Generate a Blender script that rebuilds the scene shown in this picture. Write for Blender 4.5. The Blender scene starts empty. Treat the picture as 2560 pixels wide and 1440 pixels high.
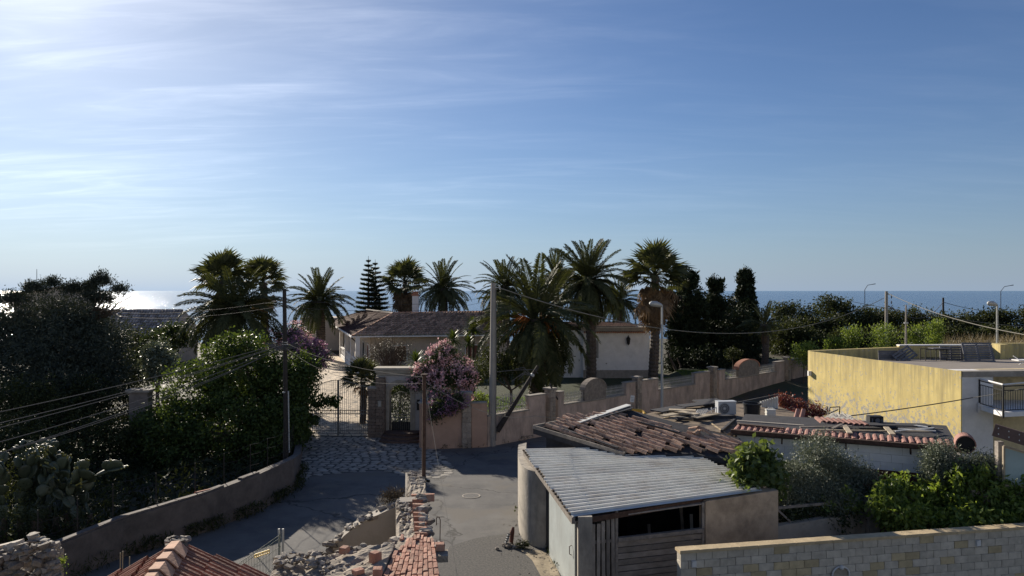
import bpy, bmesh, math, random
import numpy as np
from mathutils import Vector, Matrix, Euler
random.seed(7)
RNG = np.random.default_rng(7)
scene = bpy.context.scene
C = scene.collection
PI = math.pi
R = math.radians

# ------------------------------------------------------------------ camera, sky, sun, exposure
F, CX, HY, CH = 1850.0, 1280.0, 727.0, 8.0     # focal length in photo pixels, centre column, horizon row, eye height
cam = bpy.data.cameras.new("camera")
cam.sensor_width = 36.0
cam.lens = F / 2560.0 * 36.0
cam.shift_y = 7.0 / 2560.0
cam.clip_start, cam.clip_end = 0.1, 120000.0
camo = bpy.data.objects.new("camera", cam)
camo.location = (0, 0, CH)
camo.rotation_euler = (R(90), 0, 0)
C.objects.link(camo)
scene.camera = camo

SUN_AZ, SUN_EL = R(-33.5), R(21.0)
SUN_DIR = Vector((math.sin(SUN_AZ) * math.cos(SUN_EL), math.cos(SUN_AZ) * math.cos(SUN_EL), math.sin(SUN_EL)))
world = bpy.data.worlds.new("World")
scene.world = world
world.use_nodes = True
wn, wl_ = world.node_tree.nodes, world.node_tree.links
wn.clear()
def wnode(t, **kw):
    n = wn.new(t)
    for k, v in kw.items(): setattr(n, k, v)
    return n
def wmath(op, a, b=None, c=None, clamp=False):
    n = wn.new('ShaderNodeMath'); n.operation = op; n.use_clamp = clamp
    for i, v in enumerate((a, b, c)):
        if v is None: continue
        if isinstance(v, (int, float)): n.inputs[i].default_value = v
        else: wl_.new(v, n.inputs[i])
    return n.outputs[0]
sky = wnode('ShaderNodeTexSky', sky_type='NISHITA')
sky.sun_disc = False
sky.sun_elevation, sky.sun_rotation = SUN_EL, SUN_AZ
sky.altitude = 0
sky.air_density, sky.dust_density, sky.ozone_density = 1.0, 0.15, 3.0
SKY_STRENGTH = 0.05
SUN_STRENGTH = 5.0
EXPOSURE = 0.64
GB, HALO, CORE, HZ_H = 5.0, 0.7, 2.0, 0.085
TINT = (0.73, 0.86, 1.10)
AUR = (2.7, 2.2, 0.9)
HANTI = (12.0, 11.6, 11.0)
HCOL = (4.9, 6.25, 8.1)
# thin cirrus: noise on the plane of a high cloud sheet
tc = wnode('ShaderNodeTexCoord')
sep = wnode('ShaderNodeSeparateXYZ'); wl_.new(tc.outputs['Generated'], sep.inputs[0])
zc = wmath('ADD', wmath('MAXIMUM', sep.outputs[2], 0.0), 0.09)
u = wmath('DIVIDE', sep.outputs[0], zc)
v = wmath('DIVIDE', sep.outputs[1], zc)
comb = wnode('ShaderNodeCombineXYZ'); wl_.new(u, comb.inputs[0]); wl_.new(v, comb.inputs[1])
def cirrus(sx, sy, rot, scale, detail, dist, lo, hi, seed):
    m = wnode('ShaderNodeMapping'); m.inputs['Rotation'].default_value = (0, 0, rot); m.inputs['Scale'].default_value = (sx, sy, 1)
    m.inputs['Location'].default_value = (seed, seed * 0.7, 0)
    wl_.new(comb.outputs[0], m.inputs[0])
    n = wnode('ShaderNodeTexNoise'); n.inputs['Scale'].default_value = scale; n.inputs['Detail'].default_value = detail
    n.inputs['Roughness'].default_value = 0.58; n.inputs['Distortion'].default_value = dist
    wl_.new(m.outputs[0], n.inputs['Vector'])
    r = wnode('ShaderNodeMapRange'); r.interpolation_type = 'SMOOTHSTEP'; r.inputs[1].default_value = lo; r.inputs[2].default_value = hi
    wl_.new(n.outputs['Fac'], r.inputs[0])
    return r.outputs[0]
veil = cirrus(0.55, 1.0, 0.25, 0.5, 4, 0.4, 0.33, 0.66, 3.1)
streak = cirrus(0.7, 2.6, 0.12, 1.5, 7, 0.8, 0.38, 0.82, 8.4)
fine = cirrus(0.9, 4.5, -0.1, 2.6, 8, 0.7, 0.40, 0.80, 1.7)
# forward scattering of the cirrus: brighter towards the sun
sd = wnode('ShaderNodeVectorMath', operation='DOT_PRODUCT'); wl_.new(tc.outputs['Generated'], sd.inputs[0]); sd.inputs[1].default_value = SUN_DIR
dotc = wmath('MAXIMUM', sd.outputs['Value'], 0.0)
glow = wmath('POWER', dotc, 9.0)
halo = wmath('POWER', dotc, 60.0)
core = wmath('POWER', dotc, 420.0)
mask = wmath('ADD', wmath('MULTIPLY', veil, wmath('ADD', wmath('MULTIPLY', streak, 0.75), 0.25)), wmath('MULTIPLY', wmath('MULTIPLY', fine, streak), 0.45), clamp=True)
bright = wmath('ADD', wmath('MULTIPLY', glow, GB), 0.45)
hor = wnode('ShaderNodeMapRange'); hor.interpolation_type = 'SMOOTHSTEP'; hor.inputs[1].default_value = 0.02; hor.inputs[2].default_value = 0.13
wl_.new(sep.outputs[2], hor.inputs[0])
cl = wmath('MULTIPLY', wmath('MULTIPLY', mask, bright), hor.outputs[0])
cl = wmath('ADD', cl, wmath('ADD', wmath('MULTIPLY', halo, HALO), wmath('MULTIPLY', core, CORE)))
ccol = wnode('ShaderNodeVectorMath', operation='SCALE'); ccol.inputs[0].default_value = (1.0, 0.965, 0.91); wl_.new(cl, ccol.inputs['Scale'])
tint = wnode('ShaderNodeVectorMath', operation='MULTIPLY'); wl_.new(sky.outputs[0], tint.inputs[0]); tint.inputs[1].default_value = TINT
# compress the strong aureole of the model, add the pale sea haze low over the horizon, widened and brightened opposite the sun as fill light
anti = wnode('ShaderNodeMapRange'); anti.interpolation_type = 'SMOOTHSTEP'; anti.inputs[1].default_value = 0.35; anti.inputs[2].default_value = -0.6
wl_.new(sd.outputs['Value'], anti.inputs[0])
hz = wmath('POWER', 2.71828, wmath('DIVIDE', wmath('MULTIPLY', wmath('MAXIMUM', sep.outputs[2], 0.0), -1.0), wmath('ADD', wmath('MULTIPLY', anti.outputs[0], 0.16), HZ_H)))
hz = wmath('MULTIPLY', hz, 0.97)
hwarm = wnode('ShaderNodeMix'); hwarm.data_type = 'RGBA'; wl_.new(anti.outputs[0], hwarm.inputs['Factor']); hwarm.inputs['A'].default_value = (*HCOL, 1); hwarm.inputs['B'].default_value = (*HANTI, 1)
hcol = wnode('ShaderNodeVectorMath', operation='SCALE'); wl_.new(hwarm.outputs['Result'], hcol.inputs[0])
wl_.new(wmath('ADD', wmath('MULTIPLY', wmath('POWER', dotc, 3.0), 0.55), 0.80), hcol.inputs['Scale'])
hmix = wnode('ShaderNodeMix'); hmix.data_type = 'RGBA'; wl_.new(hz, hmix.inputs['Factor']); wl_.new(tint.outputs[0], hmix.inputs['A']); wl_.new(hcol.outputs[0], hmix.inputs['B'])
aur = wnode('ShaderNodeVectorMath', operation='SCALE'); aur.inputs[0].default_value = AUR; wl_.new(wmath('MULTIPLY', wmath('POWER', dotc, 11.0), wmath('SUBTRACT', 1.0, hz)), aur.inputs['Scale'])
adda = wnode('ShaderNodeVectorMath', operation='ADD'); wl_.new(hmix.outputs['Result'], adda.inputs[0]); wl_.new(aur.outputs[0], adda.inputs[1])
addc = wnode('ShaderNodeVectorMath', operation='ADD'); wl_.new(adda.outputs[0], addc.inputs[0]); wl_.new(ccol.outputs[0], addc.inputs[1])
bg = wnode('ShaderNodeBackground'); bg.inputs['Strength'].default_value = SKY_STRENGTH
wl_.new(addc.outputs[0], bg.inputs['Color'])
wo = wnode('ShaderNodeOutputWorld'); wl_.new(bg.outputs[0], wo.inputs['Surface'])

sl = bpy.data.lights.new("sun", 'SUN')
sl.energy, sl.angle, sl.color = SUN_STRENGTH, R(0.53), (1.0, 0.90, 0.76)
so = bpy.data.objects.new("sun", sl)
so.rotation_euler = (-SUN_DIR).to_track_quat('-Z', 'Y').to_euler()
so.location = SUN_DIR * 60
C.objects.link(so)
scene.view_settings.view_transform = 'Standard'
scene.view_settings.look = 'None'
scene.view_settings.exposure = EXPOSURE
scene.view_settings.gamma = 1.0
scene.view_settings.use_curve_mapping = False
scene.cycles.max_bounces = 6
scene.cycles.transparent_max_bounces = 8
scene.cycles.caustics_reflective = False
scene.cycles.caustics_refractive = False

# ------------------------------------------------------------------ from photo rays to world points
def P(px, py, Y): return Vector(((px - CX) / F * Y, Y, CH + (HY - py) / F * Y))
def G(px, py, z=0.0):
    Y = (CH - z) * F / (py - HY)
    return Vector(((px - CX) / F * Y, Y, z))
def plane3(a, b, c):
    n = (b - a).cross(c - a).normalized()
    return n, n.dot(a)
def on_plane(px, py, pl):
    n, d = pl
    o = Vector((0, 0, CH)); r = Vector(((px - CX) / F, 1.0, (HY - py) / F))
    t = (d - n.dot(o)) / n.dot(r)
    return o + r * t
def V(*a): return Vector(a)
def lerp(a, b, t): return a + (b - a) * t

# ------------------------------------------------------------------ materials
def nodes_of(m):
    m.use_nodes = True
    nt = m.node_tree
    nt.nodes.clear()
    return nt.nodes, nt.links
def mixrgb(n, l, fac, a, b, mode='MIX'):
    x = n.new('ShaderNodeMix'); x.data_type = 'RGBA'; x.blend_type = mode
    for sock, val in ((x.inputs['Factor'], fac), (x.inputs['A'], a), (x.inputs['B'], b)):
        if isinstance(val, (int, float)): sock.default_value = val
        elif isinstance(val, tuple): sock.default_value = (*val[:3], 1)
        else: l.new(val, sock)
    return x.outputs['Result']
def mscale(c, k): return tuple(min(1.0, x * k) for x in c)
MATS = {}
def M(name, c, rough=0.85, var=0.25, scale=4.0, bump=0.25, bscale=25.0, metal=0.0, spec=0.3, rnd=0.0,
      stain=None, stain_scale=0.8, stain_lo=0.5, stain_hi=0.75, streaks=False, dist=0.02, c2=None, island=0.0):
    if name in MATS: return MATS[name]
    m = bpy.data.materials.new(name); n, l = nodes_of(m)
    out = n.new('ShaderNodeOutputMaterial'); b = n.new('ShaderNodeBsdfPrincipled')
    l.new(b.outputs[0], out.inputs[0])
    b.inputs['Roughness'].default_value = rough; b.inputs['Metallic'].default_value = metal
    b.inputs['Specular IOR Level'].default_value = spec
    t = n.new('ShaderNodeTexCoord')
    vec = t.outputs['Object']
    if rnd or c2:
        oi = n.new('ShaderNodeObjectInfo')
        sc = n.new('ShaderNodeVectorMath'); sc.operation = 'ADD'
        l.new(vec, sc.inputs[0])
        mm = n.new('ShaderNodeVectorMath'); mm.operation = 'SCALE'; mm.inputs[0].default_value = (13.7, 7.1, 3.3)
        l.new(oi.outputs['Random'], mm.inputs['Scale']); l.new(mm.outputs[0], sc.inputs[1])
        vec = sc.outputs[0]
    nz = n.new('ShaderNodeTexNoise'); nz.inputs['Scale'].default_value = scale; nz.inputs['Detail'].default_value = 8; nz.inputs['Roughness'].default_value = 0.65
    l.new(vec, nz.inputs['Vector'])
    r = n.new('ShaderNodeMapRange'); r.inputs[1].default_value = 0.3; r.inputs[2].default_value = 0.7
    l.new(nz.outputs['Fac'], r.inputs[0])
    base = c
    if c2:
        base = mixrgb(n, l, oi.outputs['Random'], c, c2)
        lo = mixrgb(n, l, 1.0, base, (1 - var,) * 3, 'MULTIPLY'); hi = mixrgb(n, l, 1.0, base, (1.0,) * 3, 'MULTIPLY')
        col = mixrgb(n, l, r.outputs[0], lo, hi)
    else:
        col = mixrgb(n, l, r.outputs[0], mscale(c, 1 - var), mscale(c, 1 + var))
    if stain is not None:
        sv = vec
        if streaks:
            mp = n.new('ShaderNodeMapping'); mp.inputs['Scale'].default_value = (1.0, 1.0, 0.28)
            l.new(vec, mp.inputs[0]); sv = mp.outputs[0]
        n2 = n.new('ShaderNodeTexNoise'); n2.inputs['Scale'].default_value = stain_scale; n2.inputs['Detail'].default_value = 7; n2.inputs['Roughness'].default_value = 0.7
        l.new(sv, n2.inputs['Vector'])
        r2 = n.new('ShaderNodeMapRange'); r2.inputs[1].default_value = stain_lo; r2.inputs[2].default_value = stain_hi
        l.new(n2.outputs['Fac'], r2.inputs[0])
        col = mixrgb(n, l, r2.outputs[0], col, stain)
    if rnd:
        r3 = n.new('ShaderNodeMapRange'); r3.inputs[3].default_value = 1 - rnd; r3.inputs[4].default_value = 1 + rnd
        l.new(oi.outputs['Random'], r3.inputs[0])
        cc = n.new('ShaderNodeVectorMath'); cc.operation = 'SCALE'; l.new(col, cc.inputs[0]); l.new(r3.outputs[0], cc.inputs['Scale'])
        col = cc.outputs[0]
    if island:
        ge = n.new('ShaderNodeNewGeometry')
        r4 = n.new('ShaderNodeMapRange'); r4.inputs[3].default_value = 1 - island; r4.inputs[4].default_value = 1 + island
        l.new(ge.outputs['Random Per Island'], r4.inputs[0])
        cc = n.new('ShaderNodeVectorMath'); cc.operation = 'SCALE'; l.new(col, cc.inputs[0]); l.new(r4.outputs[0], cc.inputs['Scale'])
        col = cc.outputs[0]
    l.new(col, b.inputs['Base Color'])
    if bump:
        n3 = n.new('ShaderNodeTexNoise'); n3.inputs['Scale'].default_value = bscale; n3.inputs['Detail'].default_value = 6
        l.new(vec, n3.inputs['Vector'])
        bp = n.new('ShaderNodeBump'); bp.inputs['Strength'].default_value = bump; bp.inputs['Distance'].default_value = dist
        l.new(n3.outputs['Fac'], bp.inputs['Height']); l.new(bp.outputs[0], b.inputs['Normal'])
    MATS[name] = m
    return m
def LEAF(name, c, c2, transl=0.3, rough=0.5, spec=0.35, tc_=None):
    if name in MATS: return MATS[name]
    m = bpy.data.materials.new(name); n, l = nodes_of(m)
    out = n.new('ShaderNodeOutputMaterial'); b = n.new('ShaderNodeBsdfPrincipled'); tr = n.new('ShaderNodeBsdfTranslucent')
    mx = n.new('ShaderNodeMixShader'); mx.inputs[0].default_value = transl
    b.inputs['Roughness'].default_value = rough; b.inputs['Specular IOR Level'].default_value = spec
    ge = n.new('ShaderNodeNewGeometry'); oi = n.new('ShaderNodeObjectInfo')
    a = n.new('ShaderNodeMath'); a.operation = 'ADD'; l.new(ge.outputs['Random Per Island'], a.inputs[0]); l.new(oi.outputs['Random'], a.inputs[1])
    fr = n.new('ShaderNodeMath'); fr.operation = 'FRACT'; l.new(a.outputs[0], fr.inputs[0])
    col = mixrgb(n, l, fr.outputs[0], c, c2)
    l.new(col, b.inputs['Base Color'])
    tcol = mixrgb(n, l, 1.0, col, tc_ or (1.7, 1.6, 0.7), 'MULTIPLY')
    l.new(tcol, tr.inputs['Color'])
    l.new(b.outputs[0], mx.inputs[1]); l.new(tr.outputs[0], mx.inputs[2]); l.new(mx.outputs[0], out.inputs[0])
    MATS[name] = m
    return m

# ------------------------------------------------------------------ mesh helpers
class MB:
    """collects shapes in world coordinates; build() links them as one mesh object"""
    def __init__(self): self.v = []; self.f = []; self.mi = []; self.cur = 0
    def add(self, vs, fs):
        o = len(self.v); self.v.extend([tuple(p) for p in vs]); self.f.extend([tuple(o + i for i in q) for q in fs]); self.mi.extend([self.cur] * len(fs)); return self
    def box(self, c, s, rz=0.0, rot=None):
        m = rot if rot is not None else Matrix.Rotation(rz, 3, 'Z')
        hx, hy, hz = s[0] / 2, s[1] / 2, s[2] / 2
        pts = [Vector((x * hx, y * hy, z * hz)) for x in (-1, 1) for y in (-1, 1) for z in (-1, 1)]
        return self.add([Vector(c) + m @ p for p in pts], [(0, 1, 3, 2), (4, 6, 7, 5), (0, 4, 5, 1), (2, 3, 7, 6), (0, 2, 6, 4), (1, 5, 7, 3)])
    def bar(self, a, b, w, h, up=Vector((0, 0, 1))):
        """box beam from a to b, w wide, h high"""
        a, b = Vector(a), Vector(b); d = (b - a).normalized()
        s = d.cross(up)
        if s.length < 1e-4: s = d.cross(Vector((0, 1, 0)))
        s.normalize(); t = s.cross(d).normalized()
        vs = [p + s * (i * w / 2) + t * (j * h / 2) for p in (a, b) for i, j in ((-1, -1), (1, -1), (1, 1), (-1, 1))]
        return self.add(vs, [(0, 1, 2, 3), (7, 6, 5, 4), (0, 4, 5, 1), (1, 5, 6, 2), (2, 6, 7, 3), (3, 7, 4, 0)])
    def prism(self, poly, z0, z1):
        """vertical prism over an xy polygon; z0/z1 numbers or lists"""
        n = len(poly)
        a0 = z0 if isinstance(z0, (list, tuple)) else [z0] * n
        a1 = z1 if isinstance(z1, (list, tuple)) else [z1] * n
        vs = [(p[0], p[1], a0[i]) for i, p in enumerate(poly)] + [(p[0], p[1], a1[i]) for i, p in enumerate(poly)]
        fs = [tuple(range(n - 1, -1, -1)), tuple(range(n, 2 * n))] + [(i, (i + 1) % n, n + (i + 1) % n, n + i) for i in range(n)]
        return self.add(vs, fs)
    def wall(self, a, b, z0, z1a, t, z1b=None):
        """upright slab between two xy points, thickness t centred on the line"""
        a, b = Vector(a[:2]), Vector(b[:2]); d = (b - a).normalized(); s = Vector((-d.y, d.x)) * t / 2
        z1b = z1a if z1b is None else z1b
        return self.prism([a - s, b - s, b + s, a + s], z0, [z1a, z1b, z1b, z1a])
    def tube(self, pts, r, n=6, cap=True):
        pts = [Vector(p) for p in pts]; k = len(pts)
        rs = r if isinstance(r, (list, tuple)) else [r] * k
        vs = []; prev = None
        for i, p in enumerate(pts):
            d = (pts[min(i + 1, k - 1)] - pts[max(i - 1, 0)]).normalized()
            if prev is None:
                s = d.cross(Vector((0, 0, 1)))
                if s.length < 0.05: s = d.cross(Vector((0, 1, 0)))
            else: s = prev - d * prev.dot(d)
            s.normalize(); prev = s; t = d.cross(s)
            for j in range(n):
                a = 2 * PI * j / n
                vs.append(p + (s * math.cos(a) + t * math.sin(a)) * rs[i])
        fs = [(i * n + j, i * n + (j + 1) % n, (i + 1) * n + (j + 1) % n, (i + 1) * n + j) for i in range(k - 1) for j in range(n)]
        if cap: fs += [tuple(range(n - 1, -1, -1)), tuple(range((k - 1) * n, k * n))]
        return self.add(vs, fs)
    def lathe(self, c, prof, n=16, axis=None):
        """prof: list of (radius, height) round a vertical (or given) axis at c"""
        q = Vector(axis).to_track_quat('Z', 'Y').to_matrix() if axis is not None else Matrix.Identity(3)
        vs = [Vector(c) + q @ Vector((r * math.cos(2 * PI * j / n), r * math.sin(2 * PI * j / n), h)) for r, h in prof for j in range(n)]
        k = len(prof)
        fs = [(i * n + j, i * n + (j + 1) % n, (i + 1) * n + (j + 1) % n, (i + 1) * n + j) for i in range(k - 1) for j in range(n)]
        fs += [tuple(range(n - 1, -1, -1)), tuple(range((k - 1) * n, k * n))]
        return self.add(vs, fs)
    def quad(self, *p): return self.add(p, [tuple(range(len(p)))])
    def mesh(self, name, mats, off=Vector((0, 0, 0)), smooth=False):
        me = bpy.data.meshes.new(name)
        me.from_pydata([(p[0] - off[0], p[1] - off[1], p[2] - off[2]) for p in self.v], [], self.f)
        for m in (mats if isinstance(mats, (list, tuple)) else [mats]): me.materials.append(m)
        if isinstance(mats, (list, tuple)) and len(mats) > 1: me.polygons.foreach_set('material_index', self.mi)
        if smooth: me.polygons.foreach_set('use_smooth', [True] * len(self.f))
        me.update()
        return me
    def build(self, name, mats, parent=None, smooth=False, **kw):
        off = wloc(parent) if parent is not None else Vector((0, 0, 0))
        return link(name, self.mesh(name, mats, off, smooth), parent, **kw)

def wloc(o):
    p = Vector((0, 0, 0))
    while o is not None: p = p + o.location; o = o.parent
    return p
def link(name, me, parent=None, label=None, cat=None, group=None, kind=None):
    o = bpy.data.objects.new(name, me); C.objects.link(o)
    if parent is not None: o.parent = parent
    tag(o, label, cat, group, kind)
    return o
def tag(o, label=None, cat=None, group=None, kind=None):
    if label: o['label'] = label
    if cat: o['category'] = cat
    if group: o['group'] = group
    if kind: o['kind'] = kind
    return o
def thing(name, label, cat, loc=(0, 0, 0), group=None):
    o = bpy.data.objects.new(name, None); C.objects.link(o); o.location = loc; o.empty_display_size = 0.3
    return tag(o, label, cat, group)
def piece(name, me, parent, pos, rot=None, scale=(1, 1, 1)):
    """one more object on a shared mesh, placed at a world position under its parent"""
    o = bpy.data.objects.new(name, me); C.objects.link(o); o.parent = parent
    q = rot if rot is not None else Matrix.Identity(3)
    p = Vector(pos) - wloc(parent)
    o.matrix_local = Matrix.Translation(p) @ q.to_4x4() @ Matrix.Diagonal((*scale, 1))
    return o
def npmesh(name, verts, faces, mats, mi=None, smooth=False):
    me = bpy.data.meshes.new(name)
    verts = np.asarray(verts, dtype=np.float32); faces = np.asarray(faces, dtype=np.int32)
    nf, k = faces.shape
    me.vertices.add(len(verts)); me.vertices.foreach_set('co', verts.ravel())
    me.loops.add(nf * k); me.loops.foreach_set('vertex_index', faces.ravel())
    me.polygons.add(nf); me.polygons.foreach_set('loop_start', np.arange(0, nf * k, k, dtype=np.int32))
    for m in (mats if isinstance(mats, (list, tuple)) else [mats]): me.materials.append(m)
    if mi is not None: me.polygons.foreach_set('material_index', np.asarray(mi, dtype=np.int32))
    if smooth: me.polygons.foreach_set('use_smooth', np.ones(nf, dtype=bool))
    me.update(calc_edges=True); me.validate()
    return me
def unit(a): return a / np.maximum(np.linalg.norm(a, axis=-1, keepdims=True), 1e-9)

def leaves(c, d, ln, wd, rng):
    """diamond leaves: centres c, directions d -> verts, quads"""
    n = len(c)
    s = unit(np.cross(d, rng.normal(size=(n, 3))))
    nrm = np.cross(d, s)
    ln = ln.reshape(-1, 1); wd = wd.reshape(-1, 1)
    v = np.empty((n, 4, 3))
    v[:, 0] = c - d * ln * 0.5; v[:, 2] = c + d * ln * 0.5 - nrm * ln * 0.08
    v[:, 1] = c + s * wd * 0.5 + nrm * wd * 0.15; v[:, 3] = c - s * wd * 0.5 + nrm * wd * 0.15
    return v.reshape(-1, 3), np.arange(n * 4).reshape(n, 4)
def crown_points(blobs, n, clump, per, rng, shell=(0.55, 1.0), flat=1.0):
    """leaf centres in clumps over and inside a set of ellipsoids (cx,cy,cz,rx,ry,rz)"""
    B = np.array(blobs, dtype=float)
    w = (B[:, 3] * B[:, 4] * B[:, 5]) ** (2 / 3.); w /= w.sum()
    nc = max(8, int(n / per))
    idx = rng.choice(len(B), nc, p=w)
    d = unit(rng.normal(size=(nc, 3)))
    rad = rng.uniform(shell[0], shell[1], (nc, 1))
    cc = B[idx, :3] + d * B[idx, 3:] * rad
    li = rng.integers(0, nc, n)
    off = rng.normal(size=(n, 3)) * clump; off[:, 2] *= flat
    return cc[li] + off, unit(d[li] + off / max(clump, 1e-3) * 0.5)
def foliage(name, blobs, n, leaf, wid, clump, mat, parent, per=30, shell=(0.55, 1.0), seed=1, droop=0.35, up=0.0, flat=1.0, hue=None, kind=None):
    rng = np.random.default_rng(seed)
    c, o = crown_points(blobs, n, clump, per, rng, shell, flat)
    d = unit(o * 0.7 + rng.normal(size=(n, 3)) * 0.7 + np.array([0, 0, up - droop]))
    ln = leaf * rng.uniform(0.6, 1.3, n); wd = wid * rng.uniform(0.7, 1.2, n)
    v, f = leaves(c, d, ln, wd, rng)
    off = np.array(wloc(parent)) if parent is not None else np.zeros(3)
    return link(name, npmesh(name, v - off, f, mat), parent, kind=kind)
def pxblobs(lst, depth=0.8):
    """(px, py, Y, rx_px, rz_px) -> ellipsoids in the world"""
    out = []
    for px, py, Y, rx, rz in lst:
        p = P(px, py, Y); out.append((p.x, p.y, p.z, rx / F * Y, min(rx, rz * 1.4) / F * Y * depth, rz / F * Y))
    return out
def rock_mesh(name, mat, seed, n=14, flat=0.7):
    rng = random.Random(seed); bm = bmesh.new()
    for i in range(n):
        p = Vector((rng.gauss(0, 1), rng.gauss(0, 1), rng.gauss(0, 1))).normalized() * rng.uniform(0.85, 1.1)
        p = Vector((math.copysign(abs(p.x) ** 0.8, p.x), math.copysign(abs(p.y) ** 0.8, p.y), math.copysign(abs(p.z) ** 0.8, p.z) * flat)) * 0.5
        bm.verts.new(p)
    res = bmesh.ops.convex_hull(bm, input=bm.verts)
    bmesh.ops.delete(bm, geom=[g for g in res['geom_interior'] if isinstance(g, bmesh.types.BMVert)], context='VERTS')
    me = bpy.data.meshes.new(name); bm.to_mesh(me); bm.free(); me.materials.append(mat)
    return me
def brick_mesh(name, mat, sx, sy, sz, seed, jit=0.004):
    rng = random.Random(seed); mb = MB(); b = min(sx, sy, sz) * 0.07
    # chamfered top edges, jittered corners
    lo = [(-1, -1), (1, -1), (1, 1), (-1, 1)]
    j = lambda: rng.uniform(-jit, jit)
    vs = [(x * sx / 2 + j(), y * sy / 2 + j(), -sz / 2) for x, y in lo] + [(x * sx / 2 + j(), y * sy / 2 + j(), sz / 2 - b) for x, y in lo] + [(x * (sx / 2 - b) + j(), y * (sy / 2 - b) + j(), sz / 2 + j()) for x, y in lo]
    fs = [(3, 2, 1, 0), (8, 9, 10, 11)] + [(k * 4 + i, k * 4 + (i + 1) % 4, k * 4 + 4 + (i + 1) % 4, k * 4 + 4 + i) for k in (0, 1) for i in range(4)]
    mb.add(vs, fs)
    return mb.mesh(name, mat)
def rotz(a): return Matrix.Rotation(a, 3, 'Z')
def frame(xdir, up=Vector((0, 0, 1))):
    """3x3 with columns along xdir, its left, and the normal"""
    x = Vector(xdir).normalized(); y = Vector(up).cross(x).normalized(); z = x.cross(y)
    return Matrix((x, y, z)).transposed()
def cable(name, a, b, sag, r, mat, label, n=24, group=None, cat='cable', parent=None):
    mb = MB(); a, b = Vector(a), Vector(b)
    mb.tube([lerp(a, b, i / n) - Vector((0, 0, 4 * sag * (i / n) * (1 - i / n))) for i in range(n + 1)], r, 5)
    return mb.build(name, mat, parent, label=label, cat=cat, group=group)

# ================================================================== SETTING: ground, sea, roads
def sstep(a, b, x):
    t = min(1, max(0, (x - a) / (b - a))); return t * t * (3 - 2 * t)
def gz(x, y):
    z = -0.03
    if x < 1.06 * (y - 39.3) - 0.5 and x > -14: z += 0.5 * sstep(46, 64, y)
    if x <= -14: z += 0.5 * sstep(46, 64, y)
    if x > 14 and y > 50: z += 0.6 * sstep(52, 62, y)
    z -= 6.5 * sstep(104, 165, y)
    return z
xs = [-500, -300, -200, -150] + list(range(-110, 112, 4)) + [150, 200, 300, 500]
ys = [-60, -30] + list(range(-10, 176, 4))
mb = MB()
mb.v = [(x, y, gz(x, y)) for y in ys for x in xs]
nx = len(xs)
mb.f = [(j * nx + i, j * nx + i + 1, (j + 1) * nx + i + 1, (j + 1) * nx + i) for j in range(len(ys) - 1) for i in range(nx - 1)]
mb.mi = [0] * len(mb.f)
m_earth = M('dry_earth', (0.075, 0.062, 0.045), var=0.4, scale=0.7, bump=0.6, bscale=6, stain=(0.05, 0.06, 0.025), stain_scale=0.25, stain_lo=0.42, stain_hi=0.6, dist=0.1)
mb.build('ground', m_earth, smooth=True, kind='structure')

m = bpy.data.materials.new('sea_water'); n, l = nodes_of(m)
out = n.new('ShaderNodeOutputMaterial'); b = n.new('ShaderNodeBsdfPrincipled'); l.new(b.outputs[0], out.inputs[0])
b.inputs['Base Color'].default_value = (0.03, 0.085, 0.19, 1); b.inputs['Roughness'].default_value = 0.16; b.inputs['IOR'].default_value = 1.33
t = n.new('ShaderNodeTexCoord'); mp = n.new('ShaderNodeMapping'); mp.inputs['Scale'].default_value = (0.6, 1.0, 1); l.new(t.outputs['Object'], mp.inputs[0])
n1 = n.new('ShaderNodeTexNoise'); n1.inputs['Scale'].default_value = 0.16; n1.inputs['Detail'].default_value = 5; n1.inputs['Roughness'].default_value = 0.62; l.new(mp.outputs[0], n1.inputs['Vector'])
bp = n.new('ShaderNodeBump'); bp.inputs['Strength'].default_value = 1.0; bp.inputs['Distance'].default_value = 1.4; l.new(n1.outputs['Fac'], bp.inputs['Height']); l.new(bp.outputs[0], b.inputs['Normal'])
mb = MB().quad((-90000, 128, -3.5), (90000, 128, -3.5), (90000, 90000, -3.5), (-90000, 90000, -3.5))
mb.build('sea', m, kind='structure')

GW = [V(-17.5, 12), V(-14.6, 16.5), V(-12.6, 20), V(-11.8, 22.3), V(-10.3, 24.6), V(-9.3, 27), V(-8.9, 29.6), V(-9.6, 33), V(-10.9, 38.0), V(-11.6, 40.6)]   # garden wall line
m_asph = M('asphalt', (0.145, 0.14, 0.132), rough=0.9, var=0.12, scale=1.2, bump=0.35, bscale=60, stain=(0.095, 0.094, 0.093), stain_scale=0.45, stain_lo=0.45, stain_hi=0.62)
# old tar seams, cracks and a paler worn track in the asphalt
n, l = m_asph.node_tree.nodes, m_asph.node_tree.links
bs = [x for x in n if x.type == 'BSDF_PRINCIPLED'][0]; old = bs.inputs['Base Color'].links[0].from_socket
t = n.new('ShaderNodeTexCoord'); dn = n.new('ShaderNodeTexNoise'); dn.inputs['Scale'].default_value = 1.3; dn.inputs['Detail'].default_value = 6; l.new(t.outputs['Object'], dn.inputs['Vector'])
dm_ = n.new('ShaderNodeVectorMath'); dm_.operation = 'MULTIPLY_ADD'; l.new(dn.outputs['Color'], dm_.inputs[0]); dm_.inputs[1].default_value = (1.6, 1.6, 0); l.new(t.outputs['Object'], dm_.inputs[2])
vo = n.new('ShaderNodeTexVoronoi'); vo.feature = 'DISTANCE_TO_EDGE'; vo.inputs['Scale'].default_value = 0.13; l.new(dm_.outputs[0], vo.inputs['Vector'])
r = n.new('ShaderNodeMapRange'); r.inputs[1].default_value = 0.0015; r.inputs[2].default_value = 0.005; l.new(vo.outputs['Distance'], r.inputs[0])
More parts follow.
